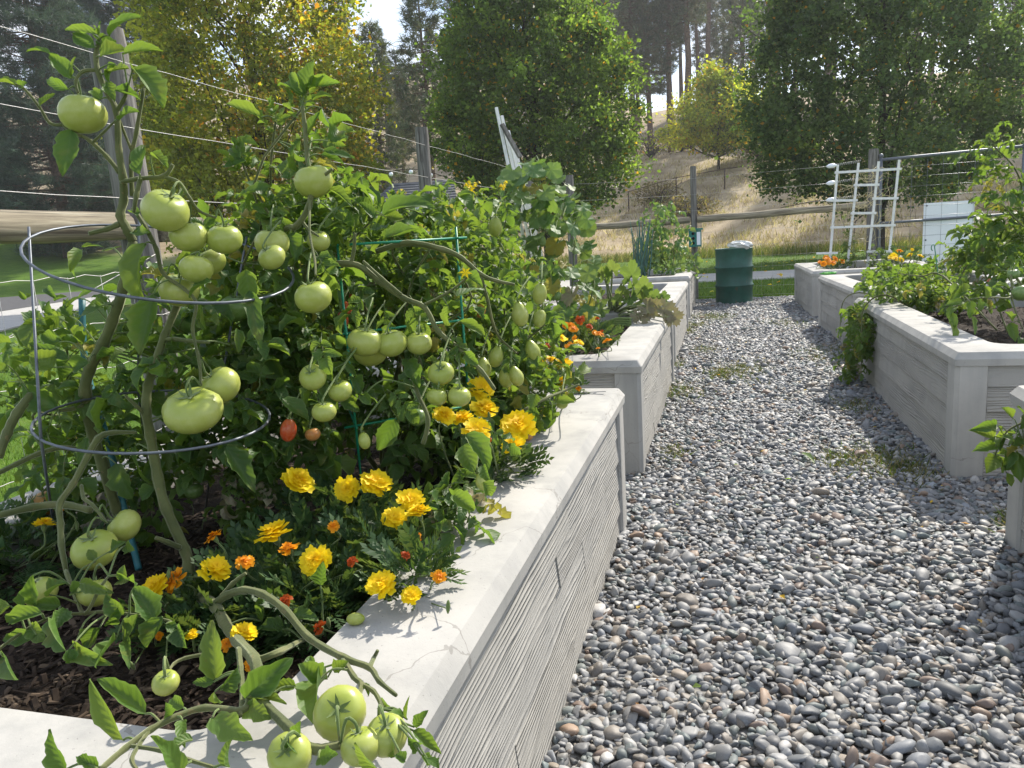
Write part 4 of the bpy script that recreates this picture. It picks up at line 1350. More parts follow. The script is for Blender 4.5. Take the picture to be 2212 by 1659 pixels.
# fallen yellow leaves on the far lawn
n = 90
X = rg.uniform(-1, 7, n); Y = rg.uniform(15, 30, n); pz = np.zeros(n) + .03
v, f = kite_leaves(np.stack([X, Y, pz], 1), unit(np.stack([rg.randn(n), rg.randn(n), rg.rand(n) * .3], 1)), np.full(n, .10), np.full(n, .08), rg, upbias=4)
fl = add('fallen_leaves', big_mesh('fallen_leaves', v, f, col=np.repeat(np.array([(.55, .38, .05), (.5, .25, .04), (.45, .4, .1)])[rg.randint(0, 3, n)], 4, 0), mat=M['crown']))
tag(fl, 'yellow fallen leaves scattered over the far lawn', None, kind='stuff')
# weeds creeping over the pebbles
wx, wy = [], []
for (px, py, r, m) in ((1535, 690, .26, 700), (1480, 720, .14, 260), (1450, 790, .10, 200), (1500, 705, .15, 250), (1610, 805, .20, 480), (1560, 812, .12, 220), (1470, 850, .16, 300), (1790, 770, .25, 420), (1830, 760, .2, 300), (1905, 1000, .13, 230), (1960, 1015, .12, 220), (1820, 1000, .1, 150), (1700, 700, .3, 200), (1850, 880, .12, 120), (1455, 985, .07, 80), (2190, 1140, .06, 90), (1520, 760, .12, 120), (1750, 660, .2, 150)):
    c = PZ(px, py, 0)
    m = int(m * 1.7); wx.append(c.x + rg.randn(m) * r * .55); wy.append(c.y + rg.randn(m) * r * 1.1)
wx, wy = np.concatenate(wx), np.concatenate(wy)
k = ~in_planter(wx, wy)
blades(wx[k], wy[k], np.full(k.sum(), .010), .030, .008, [(.07, .11, .025), (.10, .14, .035), (.17, .165, .06), (.20, .17, .09)], rg, 'weeds', 'small green weeds creeping through the pebbles', .9)
n = 120
X = rg.uniform(-.35, .98, n); Y = rg.uniform(1.6, 9, n)
v, f = kite_leaves(np.stack([X, Y, np.full(n, .03)], 1), unit(np.stack([rg.randn(n), rg.randn(n), rg.rand(n) * .2], 1)), rg.uniform(.012, .035, n), rg.uniform(.006, .02, n), rg, upbias=4)
fl2 = add('leaf_litter', big_mesh('leaf_litter', v, f, col=np.repeat(np.array([(.33, .16, .05), (.40, .26, .08), (.24, .12, .06), (.5, .33, .04), (.12, .18, .04)])[rg.randint(0, 5, n)], 4, 0), mat=M['crown']))
tag(fl2, 'scraps of brown and orange leaf litter on the pebbles', None, kind='stuff')

# ------------------------------------------------------------------ leaf and fruit shapes
def leaflet_geo(L, W, rng, rows=8, cols=2, fold=.35, curl=.6, serr=.16, twist=.0, roll=.0, belly=.72):
    """returns verts, faces, uvs; base at origin, grows along +Y, face up +Z"""
    v, uv, f = [], [], []
    y = z = 0.0
    ph = rng.uniform(0, 6.28)
    lob = rng.uniform(.06, .17)
    cs = [-1 + 2 * i / cols for i in range(cols + 1)]
    for i in range(rows + 1):
        t = i / rows
        ang = -curl * (t ** 1.3) + .25 * curl
        if i:
            y += math.cos(ang) * L / rows; z += math.sin(ang) * L / rows
        w = W * .5 * max(math.sin(math.pi * min(1, t ** belly * .985 + .012)), 0) ** .85
        if 0 < i < rows: w *= 1 + (serr if i % 2 else -serr) * rng.uniform(.3, 1.3) + rng.uniform(-.06, .06) + lob * math.sin(6.28 * t * 2.4 + ph)
        ta = twist * t
        for c in cs:
            x = c * w
            zz_ = fold * abs(c) ** 1.2 * w + roll * (abs(c) ** 3) * w + .10 * W * math.sin(ph + 5.5 * t + 2.2 * c) * abs(c)
            xr = x * math.cos(ta) - zz_ * math.sin(ta); zr = x * math.sin(ta) + zz_ * math.cos(ta)
            v.append((xr, y - zr * math.sin(ang), z + zr * math.cos(ang)))
            uv.append(((c + 1) / 2, t))
    k = cols + 1
    for i in range(rows):
        for j in range(cols):
            f.append((i * k + j, i * k + j + 1, (i + 1) * k + j + 1, (i + 1) * k + j))
    return v, f, uv


def compound_leaf(rng, L=.2, pairs=2, droop=.9, size=1.0, rows=6, fold=None, curl=None):
    """tomato leaf: rachis, paired leaflets and an end leaflet; two material slots (leaf, stem)"""
    mb = MB()
    n = 7; pts = []; y = z = 0; angs = []
    a0 = rng.uniform(.1, .5)
    for i in range(n):
        t = i / (n - 1); a = a0 - droop * t; angs.append(a); pts.append(Vector((rng.uniform(-.004, .004), y, z)))
        y += math.cos(a) * L * .72 / (n - 1); z += math.sin(a) * L * .72 / (n - 1)
    mb.tube(pts, [.0022, .002, .0018, .0016, .0014, .0012, .001], 3, mi=1)

    def at(t):
        i = min(int(t * (n - 1)), n - 2); u = t * (n - 1) - i
        return pts[i].lerp(pts[i + 1], u), angs[i]

    def put(p, a, side, LL, WW):
        v, f, uv = leaflet_geo(LL, WW, rng, rows, 2, rng.uniform(.2, 1.0) if fold is None else fold, rng.uniform(.2, 1.9) if curl is None else curl, .13, rng.uniform(-.5, .5), rng.uniform(0, .5))
        Rm = Matrix.Rotation(side, 4, 'Z') @ Matrix.Rotation(rng.uniform(-.5, .3) , 4, 'X') @ Matrix.Rotation(rng.uniform(-.5, .5), 4, 'Y')
        Rm = Matrix.Rotation(a, 4, 'X') @ Rm
        mb.add([p + Rm @ Vector(q) for q in v], f, uv, 0)
    p, a = at(.99); put(p, a, 0, L * .42 * size, L * .25 * size)
    for k in range(pairs):
        t = .92 - .62 * (k + .35) / pairs
        p, a = at(t); s = 1 - .12 * k
        for sg in (-1, 1):
            put(p, a, -sg * rng.uniform(.75, 1.25), L * rng.uniform(.28, .38) * s * size, L * rng.uniform(.15, .21) * s * size)
        p, a = at(max(t - .1, .05))
        for sg in (-1, 1):
            if rng.random() < .6: put(p, a, -sg * 1.3, L * .10, L * .065)
    return mb


rl = random.Random(31)
LEAFMATS = (M['tomato_leaf'], M['stem_young'])
LEAVES = [compound_leaf(rl, .2, rl.choice((2, 2, 3)), rl.uniform(.3, 1.7), rl.uniform(.9, 1.15)).mesh('leaf', LEAFMATS) for _ in range(12)]
YOUNG = [compound_leaf(rl, .2, 2, rl.uniform(-.4, .4), .85, fold=.6, curl=.5).mesh('leaf', LEAFMATS) for _ in range(4)]
OLD = [compound_leaf(rl, .2, 2, rl.uniform(1.4, 2.2), .9).mesh('leaf', (M['yellow_leaf'], M['stem_young'])) for _ in range(3)]
DRIED = [compound_leaf(rl, .2, 2, rl.uniform(1.6, 2.4), .7, fold=.9, curl=2.2).mesh('leaf', (M['dry_leaf'], M['stem_young'])) for _ in range(2)]


def m_tomato(name, c_lo, c_hi, c_top, sss=.12):
    t = NT(name)
    uv = t.n('SeparateXYZ', {0: t.n('TexCoord').outputs['UV']})
    oc = t.objco(); rnd = t.n('ObjectInfo').outputs['Random']
    n1 = t.noise(t.mapping(oc, (30, 30, 8)), 1.0, 4.0, .6, .8)
    c = t.mix(n1, c_lo, c_hi)
    c = t.mix(t.math('MULTIPLY', rnd, .7), c, t.mix(.6, c, c_top))
    big = t.noise(oc, 2.2, 2.0)
    c = t.mix(t.n('MapRange', {0: big, 1: .4, 2: .7, 3: 0.0, 4: .35}).outputs[0], c, t.mix(.5, c, (.62, .62, .34, 1)))
    sh = t.n('MapRange', {0: uv.outputs[1], 1: .62, 2: .98, 3: 0.0, 4: .75}).outputs[0]
    c = t.mix(t.math('MULTIPLY', sh, t.math('ADD', .5, n1)), c, c_top)
    sp = t.math('GREATER_THAN', t.noise(oc, 9.0, 5.0, .7), .665)
    c = t.mix(t.math('MULTIPLY', sp, .28), c, (.20, .15, .06, 1))
    pb = t.bsdf(c, .30, .45, t.bump(n1, .06, .002), 0.0, **{'Subsurface Weight': sss, 'Subsurface Radius': (.012, .01, .004), 'Subsurface Scale': 1.0})
    return t.done(pb)


M['tom_green'] = m_tomato('green_tomato_skin', (.33, .38, .065, 1), (.44, .46, .13, 1), (.25, .32, .035, 1))
M['tom_dark'] = m_tomato('dark_green_tomato_skin', (.10, .19, .04, 1), (.16, .25, .06, 1), (.06, .13, .03, 1))
M['tom_red'] = m_tomato('red_tomato_skin', (.50, .045, .012, 1), (.58, .075, .02, 1), (.55, .13, .02, 1))
M['tom_orange'] = m_tomato('orange_tomato_skin', (.55, .19, .05, 1), (.60, .26, .08, 1), (.50, .28, .07, 1))


def tomato_mesh(kind, rng, seg=18, ring=11):
    mb = MB(); lob = rng.choice((5, 6, 7)); ph = rng.uniform(0, 6); amp = {'round': .022, 'beef': .055, 'oval': .004, 'pear': .006}[kind]
    e = (rng.uniform(-.05, .05), rng.uniform(-.05, .05))
    for i in range(ring + 1):
        th = math.pi * i / ring
        for k in range(seg):
            a = 2 * math.pi * k / seg
            r = math.sin(th); z = math.cos(th)
            if kind in ('round', 'beef'):
                top = max(0, z)
                dip = math.exp(-(th / .42) ** 2)
                z = z * (.86 if kind == 'round' else .70) - .20 * dip
                r *= 1 + amp * math.cos(lob * a + ph) * (.25 + top) + e[0] * math.cos(a) + e[1] * math.sin(2 * a)
            elif kind == 'oval':
                z *= 1.45; r *= (1 - .05 * math.cos(th)) * .98
            else:
                z = z * 1.45; r *= 1.0 - .34 * max(0, z / 1.45) ** .8
            mb.v.append((r * math.cos(a), r * math.sin(a), z)); mb.uv.append((k / seg, (math.cos(th) + 1) / 2))
    for i in range(ring):
        for k in range(seg):
            k2 = (k + 1) % seg
            mb.f.append((i * seg + k, (i + 1) * seg + k, (i + 1) * seg + k2, i * seg + k2)); mb.mi.append(0)
    return mb.mesh('tomato', (), True)


TOMS = {k: [tomato_mesh(k, rl) for _ in range(4)] for k in ('round', 'beef', 'oval', 'pear')}
TOMM = {}


def tom_me(kind, col):
    k = (kind, col)
    if k not in TOMM:
        TOMM[k] = []
        for me in TOMS[kind]:
            m2 = me.copy(); m2.materials.append(M[{'g': 'tom_green', 'd': 'tom_dark', 'r': 'tom_red', 'o': 'tom_orange'}[col]]); TOMM[k].append(m2)
    return rl.choice(TOMM[k])


def calyx_mesh(rng):
    mb = MB()
    n = rng.choice((5, 6))
    for k in range(n):
        a = 6.283 * k / n + rng.uniform(-.25, .25); c, s = math.cos(a), math.sin(a); up = rng.uniform(.3, 1.3)
        pr = [(.0, .0, .10), (.28, .05, .13), (.55, .16 * up, .08), (.82, .40 * up, .008)]
        v = []
        for r, z, w in pr: v += [(r * c - w * s, r * s + w * c, z), (r * c + w * s, r * s - w * c, z)]
        mb.add(v, [(0, 1, 3, 2), (2, 3, 5, 4), (4, 5, 7, 6)])
    return mb.mesh('calyx', (M['stem_young'],), True)


CALYX = [calyx_mesh(rl) for _ in range(5)]
UP = Vector((0, 0, 1))


class Plant:
    def __init__(s, name, base, label, cat='plant', group=None, seed=0):
        s.root = empty(name, tuple(base), label, cat, group)
        s.rng = random.Random(seed); s.samples = []; s.shoots = MB(); s.extra = MB(); s.base = Vector(base); s.nleaf = 0

    def stem(s, pts, rad, part='stem', sub=5, sides=7, mat='stem'):
        pp = smooth_path(pts, sub); rr = lerp_list(rad, len(pp))
        rr = [r * .9 * (1 + .05 * math.sin(i * 1.9) + (.16 if i % 5 == 0 and 0 < i < len(rr) - 1 else 0)) for i, r in enumerate(rr)]
        b = s.base
        MB().tube(pp, rr, sides).obj(part, M[mat], s.root)
        s.samples += list(zip(pp, rr))
        return pp

    def shoot(s, pts, rad, sub=4, sides=5):
        pp = smooth_path(pts, sub); s.shoots.tube(pp, lerp_list(rad, len(pp)), sides); s.samples += list(zip(pp, lerp_list(rad, len(pp))))
        return pp

    def near(s, p):
        if not s.samples: return s.base
        return min(s.samples, key=lambda q: (q[0] - p).length_squared)[0]

    def tie(s, p, r0=.0014, r1=.0022, sag=.15, maxd=.5):
        q = s.near(p); L = (q - p).length
        if L < .004 or L > maxd: return
        m = (p + q) / 2 + Vector((0, 0, sag * L)) + rvec(s.rng, .04 * L)
        s.shoots.tube(smooth_path([p, m, q], 4), lerp_list([r0, r1], 9), 5)

    def leaf(s, base, direc, up, sc, kind=None):
        me = s.rng.choice(kind or LEAVES)
        Mx = orient(base, direc, up, sc)
        if s.nleaf >= 290:                       # past the limit the rest is one mass
            vs = [Mx @ v.co for v in me.vertices]; uvs = [(.5, .5)] * len(vs); ul = me.uv_layers[0].data
            for lp in me.loops: uvs[lp.vertex_index] = tuple(ul[lp.index].uv)
            mt = me.materials[0].name; k0 = {'yellowing_leaf': 2, 'dry_leaf': 3}.get(mt, 0)
            o = len(s.extra.v)
            s.extra.v += [tuple(v) for v in vs]; s.extra.uv += uvs
            for p in me.polygons: s.extra.f.append(tuple(i + o for i in p.vertices)); s.extra.mi.append(1 if p.material_index else k0)
            return
        add('leaf', me, s.root, Mx); s.nleaf += 1

    def leaflet(s, base, tip, width, mat='tomato_leaf', up=None, rows=12, cols=4, fold=None, curl=None, tie=True, serr=.06, name='leaf'):
        d = tip - base; L = d.length
        rng = s.rng
        cu = rng.uniform(-.3, 1.0) if curl is None else curl
        v, f, uv = leaflet_geo(L * (1 + .05 * abs(cu)), width * 1.12, rng, rows, cols, rng.uniform(.25, .85) if fold is None else fold, cu, serr, rng.uniform(-.5, .5), rng.uniform(0, .5))
        if up is None: up = (Vector((0, 0, 1)) * rng.uniform(.1, 1.0) - _f * rng.uniform(.4, 1.1) + _r * rng.uniform(-.7, .7))
        me = MB().add(v, f, uv).mesh('leaf', (M[mat],))
        add(name, me, s.root, orient(base, d, up)); s.nleaf += 1
        if tie: s.tie(base, .0013, .002, .15, .13)

    def fruit(s, c, r, kind='round', col='g', axis=None, tie=True, rz=None, squash=1.0):
        rng = s.rng
        ax = Vector(axis) if axis is not None else Vector((rng.uniform(-.35, .35), rng.uniform(-.35, .35), 1))
        ax.normalize(); x = ax.orthogonal().normalized(); a = rng.uniform(0, 6.28)
        x = Matrix.Rotation(a, 3, ax) @ x; y = ax.cross(x)
        Mx = Matrix(((x.x * r, y.x * r, ax.x * r * squash, c[0]), (x.y * r, y.y * r, ax.y * r * squash, c[1]), (x.z * r, y.z * r, ax.z * r * squash, c[2]), (0, 0, 0, 1)))
        o = add('tomato', tom_me(kind, col), s.root, Mx)
        zt = {'round': .66, 'beef': .52, 'oval': 1.42, 'pear': 1.42}[kind]
        cs = .62 if kind in ('round', 'beef') else .8
        Mc = Mx @ Matrix.Translation((0, 0, zt)) @ Matrix.Diagonal((cs, cs, cs, 1))
        add('calyx', rng.choice(CALYX), o, Mc)
        if tie:
            top = Mx @ Vector((0, 0, zt)); t2 = top + ax * max(.012, r * .35)
            q = s.near(t2)
            far_ = (q - t2).length > .10
            if far_:
                q = t2 + (q - t2).normalized() * .02 + Vector((rng.uniform(-.03, .03), .075, .05))
                s.leaf(q + Vector((0, .01, .01)), Vector((rng.uniform(-.8, .8), -.25, -.35)), Vector((0, -.6, .7)), rng.uniform(.4, .6))
            m = t2.lerp(q, .5) + Vector((0, 0, .004 if far_ else .02))
            s.shoots.tube(smooth_path([top, t2, m, q], 3), lerp_list([.0022, .0022, .0018], 10), 5)
        return o

    def foliage(s, centre, rad, n, smin=.6, smax=1.15, kinds=None, droop=.0, outw=.8, tie=.7):
        """compound leaves filling an ellipsoid around the stems"""
        rng = s.rng
        for _ in range(n):
            d = rvec(rng).normalized(); u = rng.random() ** .42
            p = Vector((centre[0] + d.x * u * rad[0], centre[1] + d.y * u * rad[1], centre[2] + d.z * u * rad[2]))
            out = Vector((d.x, d.y, d.z * .4 + .15 - droop)) * outw + rvec(rng, .45)
            sc = rng.uniform(smin, smax)
            kd = kinds
            if kd is None:
                q = rng.random(); kd = LEAVES if q < .86 else (YOUNG if q < .93 else (OLD if q < .975 else DRIED))
            s.leaf(p - out.normalized() * .08 * sc, out, UP + rvec(rng, .35), sc, kd)
            if rng.random() < tie: s.tie(p - out.normalized() * .08 * sc, .0015, .0022, .05, .16)

    def skeleton(s, base, tops, r0=.008, r1=.003, wig=.05):
        rng = s.rng; base = Vector(base)
        for t in tops:
            t = Vector(t); pts = [base + rvec(rng, .012)]
            for i in range(1, 5):
                u = i / 5; pts.append(base.lerp(t, u) + Vector((rng.gauss(0, wig), rng.gauss(0, wig), .06 * math.sin(u * 3.1))))
            pts.append(t); s.stem(pts, [r0, r0 * .9, r0 * .75, r1 * 1.3, r1], sub=3, sides=6)

    def tip(s, p, direc, n=6, sc=.5):
        rng = s.rng; direc = Vector(direc).normalized()
        for k in range(n):
            a = k * 2.4 + rng.uniform(-.3, .3); x = direc.orthogonal().normalized(); y = direc.cross(x)
            out = (x * math.cos(a) + y * math.sin(a)) * (.35 + .12 * k) + direc * (.95 - .1 * k)
            s.leaf(Vector(p) - direc * .012 * k, out, direc + rvec(rng, .1), sc * (.55 + .09 * k), YOUNG)

    def close(s):
        if s.shoots.v:
            o = s.shoots.obj('side_shoots', M['stem_young'], s.root)
            o['kind'] = 'stuff'
        if s.extra.v:
            o = s.extra.obj('foliage', [M['tomato_leaf'], M['stem_young'], M['yellow_leaf'], M['dry_leaf']], s.root)
            o['kind'] = 'stuff'


def hoop(c, r, nrm, n=40, rad=.0028, xdir=None):
    nrm = Vector(nrm).normalized(); x = nrm.orthogonal().normalized(); y = nrm.cross(x)
    return [Vector(c) + (x * math.cos(6.2832 * k / n) + y * math.sin(6.2832 * k / n)) * r for k in range(n + 1)]


# ------------------------------------------------------------------ wire cages and the stake in the first planter
cg = empty('tomato_cage', tuple(PZ(300, 1180, .5)), 'round grey galvanised wire cage around the tall tomato', 'cage')
CD = 1.62
lowc, upc = P(340, 903, CD), P(360, 562, 1.7)
MB().tube(hoop(lowc, .226, (.14, -.02, 1)), .0030, 6, cap=False).obj('ring', M['steel'], cg)
MB().tube(hoop(upc, .272, (.34, -.12, 1)), .0032, 6, cap=False).obj('ring', M['steel'], cg)
hu, hl = hoop(upc, .272, (.34, -.12, 1), 360), hoop(lowc, .226, (.14, -.02, 1), 360)
for (tx, bx, by) in ((64, 128, 1215), (530, 440, 1140), (300, 330, 1080)):
    nearside = lambda ps, x: min(ps, key=lambda q: abs((cam.matrix_world.inverted() @ q).x / -(cam.matrix_world.inverted() @ q).z - (x - IW / 2) / IF) + (0 if x < 100 else -.05 * q.y))
    a, m = nearside(hu, tx), nearside(hl, {64: 88, 530: 475}.get(tx, tx))
    b = PZ(bx, by, .45)
    MB().tube([a + (a - m) * .06, a, a.lerp(m, .5), m, m.lerp(b, .5), b], .0030, 6).obj('leg', M['steel'], cg)
gs = empty('plant_stake', tuple(PZ(290, 1210, .5)), 'blue-green plastic-coated plant stake beside the thick tomato stem', 'stake')
skm = m_simple('blue_green_stake', (.03, .14, .16), .5, .4, 0, .25, 40)
spt = [P(177, 645, 1.9), P(185, 790, 1.88), P(235, 960, 1.85), P(275, 1130, 1.83), P(300, 1230, 1.8)]
MB().tube(smooth_path(spt, 4), .0078, 8).obj('rod', skm, gs)
for k in range(14):
    p = smooth_path(spt, 4)[k] + Vector((.006, -.004, 0)); MB().tube([p, p + _r * .006 - _f * .003], .0018, 4).obj('nub', skm, gs)

gc = empty('green_tomato_cage', tuple(PZ(830, 1010, .5)), 'green coated square wire cage inside the tomato foliage', 'cage')
GC = {'a': (752, 480, 1010, 1.95), 'b': (1003, 470, 900, 2.05), 'c': (900, 560, 850, 2.25)}
cor = [P(752, 760, 1.95), P(1000, 700, 2.1), P(960, 650, 2.5), P(720, 640, 2.35)]
for i, c in enumerate(cor):
    MB().tube([Vector((c.x, c.y, .45)), Vector((c.x, c.y, .9)), Vector((c.x, c.y, 1.27))], .0034, 6).obj('upright', M['green_wire'], gc)
for z in (.78, 1.02, 1.24):
    for i in range(4):
        p, q = cor[i], cor[(i + 1) % 4]
        p, q = Vector((p.x, p.y, z)), Vector((q.x, q.y, z)); e = (q - p).normalized() * .03
        MB().tube([p - e, q + e], .0032, 6).obj('cross_wire', M['green_wire'], gc)

# ------------------------------------------------------------------ the tall caged tomato
T1 = Plant('tomato_plant', PZ(290, 1185, .5), 'tall bare-stemmed tomato in the grey cage, heavy with large green fruit', group='tomato plants in the first planter', seed=5)
z4 = lambda x, y, d: ZP(4, x, y, d)
z1 = lambda x, y, d: ZP(1, x, y, d)
z7 = lambda x, y, d: ZP(7, x, y, d)
T1.stem([PZ(292, 1195, .5), z4(700, 1640, 1.83), z4(620, 1380, 1.80), z4(560, 1200, 1.78), z4(512, 950, 1.72), z4(540, 800, 1.70), z4(620, 650, 1.68), z4(680, 500, 1.66), z4(745, 300, 1.64), z1(800, 1450, 1.62)], [.0125, .013, .0135, .014, .014, .013, .013, .0125, .012, .010], sides=9)
T1.stem([z1(800, 1450, 1.62), z1(770, 1390, 1.61), z1(725, 1300, 1.60), z1(745, 1200, 1.6), z1(740, 1070, 1.58), z1(715, 900, 1.57), z1(700, 670, 1.56), z1(640, 550, 1.56), z1(590, 430, 1.55), z1(578, 330, 1.55), z1(600, 232, 1.55)], [.0095, .011, .010, .009, .0085, .007, .0065, .006, .006, .0055, .004], sides=9)
T1.stem([z1(715, 1350, 1.60), z1(640, 1380, 1.585), z1(535, 1405, 1.56)], [.0075, .006, .005], 'stem_stub')
T1.stem([z1(730, 1095, 1.58), z1(840, 1075, 1.565), z1(985, 1060, 1.56), z1(1040, 990, 1.555)], [.0055, .0052, .005, .0042], 'side_branch')
T1.stem([z1(985, 1062, 1.56), z1(1080, 1100, 1.56), z1(1140, 1190, 1.56), z1(1200, 1270, 1.57), z1(1300, 1310, 1.58)], [.0042, .004, .0036, .003], 'side_branch')
T1.stem([z1(845, 1075, 1.56), z1(820, 1180, 1.55), z1(805, 1280, 1.55)], [.0052, .0056, .0036], 'side_branch')
T1.stem([z1(800, 1255, 1.58), z1(870, 1360, 1.57), z1(940, 1500, 1.57), z4(980, 220, 1.56), z4(1100, 310, 1.56), z4(1180, 400, 1.55), z4(1160, 560, 1.55), z4(1200, 760, 1.54), z4(1210, 900, 1.53)], [.006, .0055, .005, .0045, .004, .0038, .0036, .0034, .003], 'side_branch')
T1.stem([z1(720, 1040, 1.58), z1(640, 940, 1.57), z1(545, 850, 1.555), z1(495, 820, 1.55)], [.006, .0052, .0048, .004], 'side_branch')
T1.stem([z1(380, 750, 1.55), z1(300, 740, 1.55), z1(235, 640, 1.54), z1(140, 530, 1.53), z1(60, 500, 1.53)], [.004, .0038, .0034, .003, .0025], 'side_branch')
T1.stem([z1(495, 820, 1.55), z1(430, 790, 1.55), z1(380, 750, 1.55)], [.004, .004, .004], 'side_branch')
T1.stem([z1(590, 420, 1.55), z1(500, 430, 1.54), z1(455, 490, 1.53), z1(470, 560, 1.53)], [.0045, .004, .0036, .003], 'side_branch')
T1.stem([z1(560, 855, 1.555), z1(630, 790, 1.54), z1(690, 730, 1.53)], [.0035, .003, .0022], 'side_branch')
T1.stem([z1(795, 1180, 1.6), z1(790, 950, 1.59), z1(820, 800, 1.58), z1(865, 530, 1.57)], [.0055, .005, .0046, .004], 'side_branch')
T1.stem([z1(790, 900, 1.585), z1(745, 790, 1.58), z1(720, 720, 1.57)], [.0035, .003, .0025], 'side_branch')
T1.stem([z1(700, 670, 1.56), z1(745, 600, 1.55), z1(770, 530, 1.545)], [.005, .0045, .0036], 'stem_stub')
# second main stem and the branch that sprawls over the ledge
T1.stem([PZ(430, 1290, .5), z7(1100, 560, 1.60), z7(1060, 420, 1.62), z7(1040, 330, 1.63), z4(1000, 1640, 1.64), z4(950, 1450, 1.65), z4(905, 1200, 1.64), z4(880, 1050, 1.62), z4(890, 900, 1.62), z4(930, 780, 1.62), z4(990, 600, 1.63), z4(1060, 430, 1.64), z4(1120, 300, 1.66)], [.012, .0125, .0125, .012, .012, .012, .0115, .011, .0105, .010, .009, .0085, .007], sides=9)
T1.stem([z4(880, 1080, 1.62), z4(820, 1020, 1.60), z4(750, 955, 1.59)], [.005, .0045, .003], 'stem_stub')
T1.stem([z4(985, 620, 1.63), z4(1060, 620, 1.62), z4(1140, 630, 1.61), z4(1260, 640, 1.60)], [.006, .005, .0045, .003], 'side_branch')
T1.stem([z7(1100, 570, 1.54), z7(1150, 600, 1.47), z7(1210, 640, 1.42), z7(1260, 730, 1.36), z7(1330, 830, 1.29), z7(1425, 935, 1.23), z7(1440, 1050, 1.17), z7(1400, 1150, 1.18), z7(1480, 1190, 1.14), z7(1640, 1340, 1.07), z7(1700, 1410, 1.04), z7(1780, 1445, 1.03), z7(1910, 1420, 1.03)], [.012, .012, .0115, .011, .0105, .010, .009, .008, .0075, .0075, .0075, .007, .006], 'sprawling_branch', sides=9)
T1.stem([z7(1215, 620, 1.42), z7(1280, 575, 1.40), z7(1370, 550, 1.37), z7(1480, 575, 1.33), z7(1600, 660, 1.28), z7(1735, 815, 1.22), z7(1930, 930, 1.20), z7(2075, 985, 1.16), z7(2130, 1060, 1.13), z7(2225, 1140, 1.10)], [.008, .008, .0078, .0075, .0072, .0068, .006, .005, .004, .003], 'sprawling_branch', sides=9)
T1.stem([z7(2075, 985, 1.16), z7(2100, 930, 1.15), z7(2120, 890, 1.145)], [.0045, .0035, .003], 'stem_stub')
T1.stem([z7(1455, 940, 1.23), z7(1580, 890, 1.25), z7(1700, 830, 1.34), z7(1815, 795, 1.34)], [.006, .0055, .0045, .003], 'side_branch')
T1.stem([z7(1085, 580, 1.52), z7(1040, 600, 1.5), z7(965, 645, 1.53)], [.0075, .006, .005], 'stem_stub')
T1.stem([z7(1240, 590, 1.41), z7(1310, 510, 1.40), z7(1380, 455, 1.39)], [.005, .0045, .0035], 'stem_stub')
T1.stem([z7(1010, 310, 1.62), z7(940, 280, 1.59), z7(875, 255, 1.57)], [.007, .006, .005], 'stem_stub')
T1.stem([z7(1400, 1150, 1.18), z7(1360, 1225, 1.15), z7(1150, 1210, 1.12), z7(990, 1260, 1.10), z7(850, 1330, 1.08), z7(700, 1440, 1.05), z7(560, 1560, 1.02)], [.006, .0055, .005, .0048, .0046, .0044, .004], 'side_branch')
T1.stem([z7(840, 1335, 1.08), z7(780, 1420, 1.06), z7(740, 1500, 1.04), z7(770, 1560, 1.03)], [.0034, .003, .003, .0026], 'side_branch')
T1.stem([z7(740, 1425, 1.055), z7(900, 1450, 1.05), z7(1050, 1500, 1.03), z7(1200, 1545, 1.02)], [.003, .003, .0028, .0025], 'side_branch')
T1.stem([z7(1140, 910, 1.30), z7(1040, 930, 1.24), z7(980, 960, 1.20), z7(950, 1000, 1.19)], [.0035, .003, .0026, .002], 'side_branch')
T1.stem([z7(1930, 940, 1.2), z7(1990, 1040, 1.14), z7(2030, 1080, 1.1), z7(2010, 1150, 1.07)], [.005, .0046, .0044, .004], 'side_branch')
T1.stem([z7(2030, 1080, 1.1), z7(2100, 1120, 1.08), z7(2140, 1200, 1.05), z7(2125, 1290, 1.03)], [.004, .0036, .0032, .003], 'side_branch')
T1.stem([z7(1340, 880, 1.38), z7(1350, 980, 1.33), z7(1360, 1100, 1.26), z7(1350, 1250, 1.19)], [.005, .0045, .004, .003], 'side_branch')
# left-hand branches
zh = lambda x, y, d: ZP('h', x, y, d)
T1.stem([zh(1650, 700, 1.6), zh(1350, 705, 1.58), zh(1190, 770, 1.57), zh(1050, 1000, 1.56), zh(880, 1320, 1.54), zh(720, 1560, 1.52), z7(340, 180, 1.50), z7(345, 300, 1.47), z7(370, 440, 1.44)], [.003, .006, .008, .0075, .0072, .007, .0068, .0065, .005], 'side_branch')
T1.stem([zh(370, 250, 1.66), zh(200, 480, 1.62), zh(90, 700, 1.6), zh(-20, 1000, 1.57)], [.011, .011, .0105, .010], 'side_branch')
T1.stem([zh(940, 900, 1.7), zh(740, 885, 1.68), zh(480, 950, 1.65), zh(200, 1080, 1.62), zh(-40, 1200, 1.6)], [.005, .006, .0062, .006, .006], 'side_branch')
T1.stem([zh(1100, 1640, 1.6), zh(760, 1570, 1.62), zh(400, 1600, 1.6), zh(-20, 1700, 1.56)], [.008, .009, .009, .008], 'side_branch')
T1.stem([zh(1000, 380, 1.72), zh(860, 420, 1.70), zh(700, 440, 1.68)], [.006, .0055, .004], 'side_branch')
T1.stem([zh(980, 1340, 1.55), zh(1010, 1490, 1.52), zh(1120, 1580, 1.5), z7(600, 170, 1.48)], [.004, .0045, .004, .003], 'side_branch')
T1.stem([z7(480, 680, 1.30), z7(600, 670, 1.29), z7(760, 690, 1.28), z7(940, 720, 1.27), z7(1000, 760, 1.26)], [.003, .0034, .003, .0026, .002], 'side_branch')
T1.stem([z7(370, 440, 1.44), z7(430, 600, 1.36), z7(480, 680, 1.30), z7(560, 540, 1.29), z7(610, 470, 1.3)], [.005, .004, .0036, .003, .002], 'side_branch')
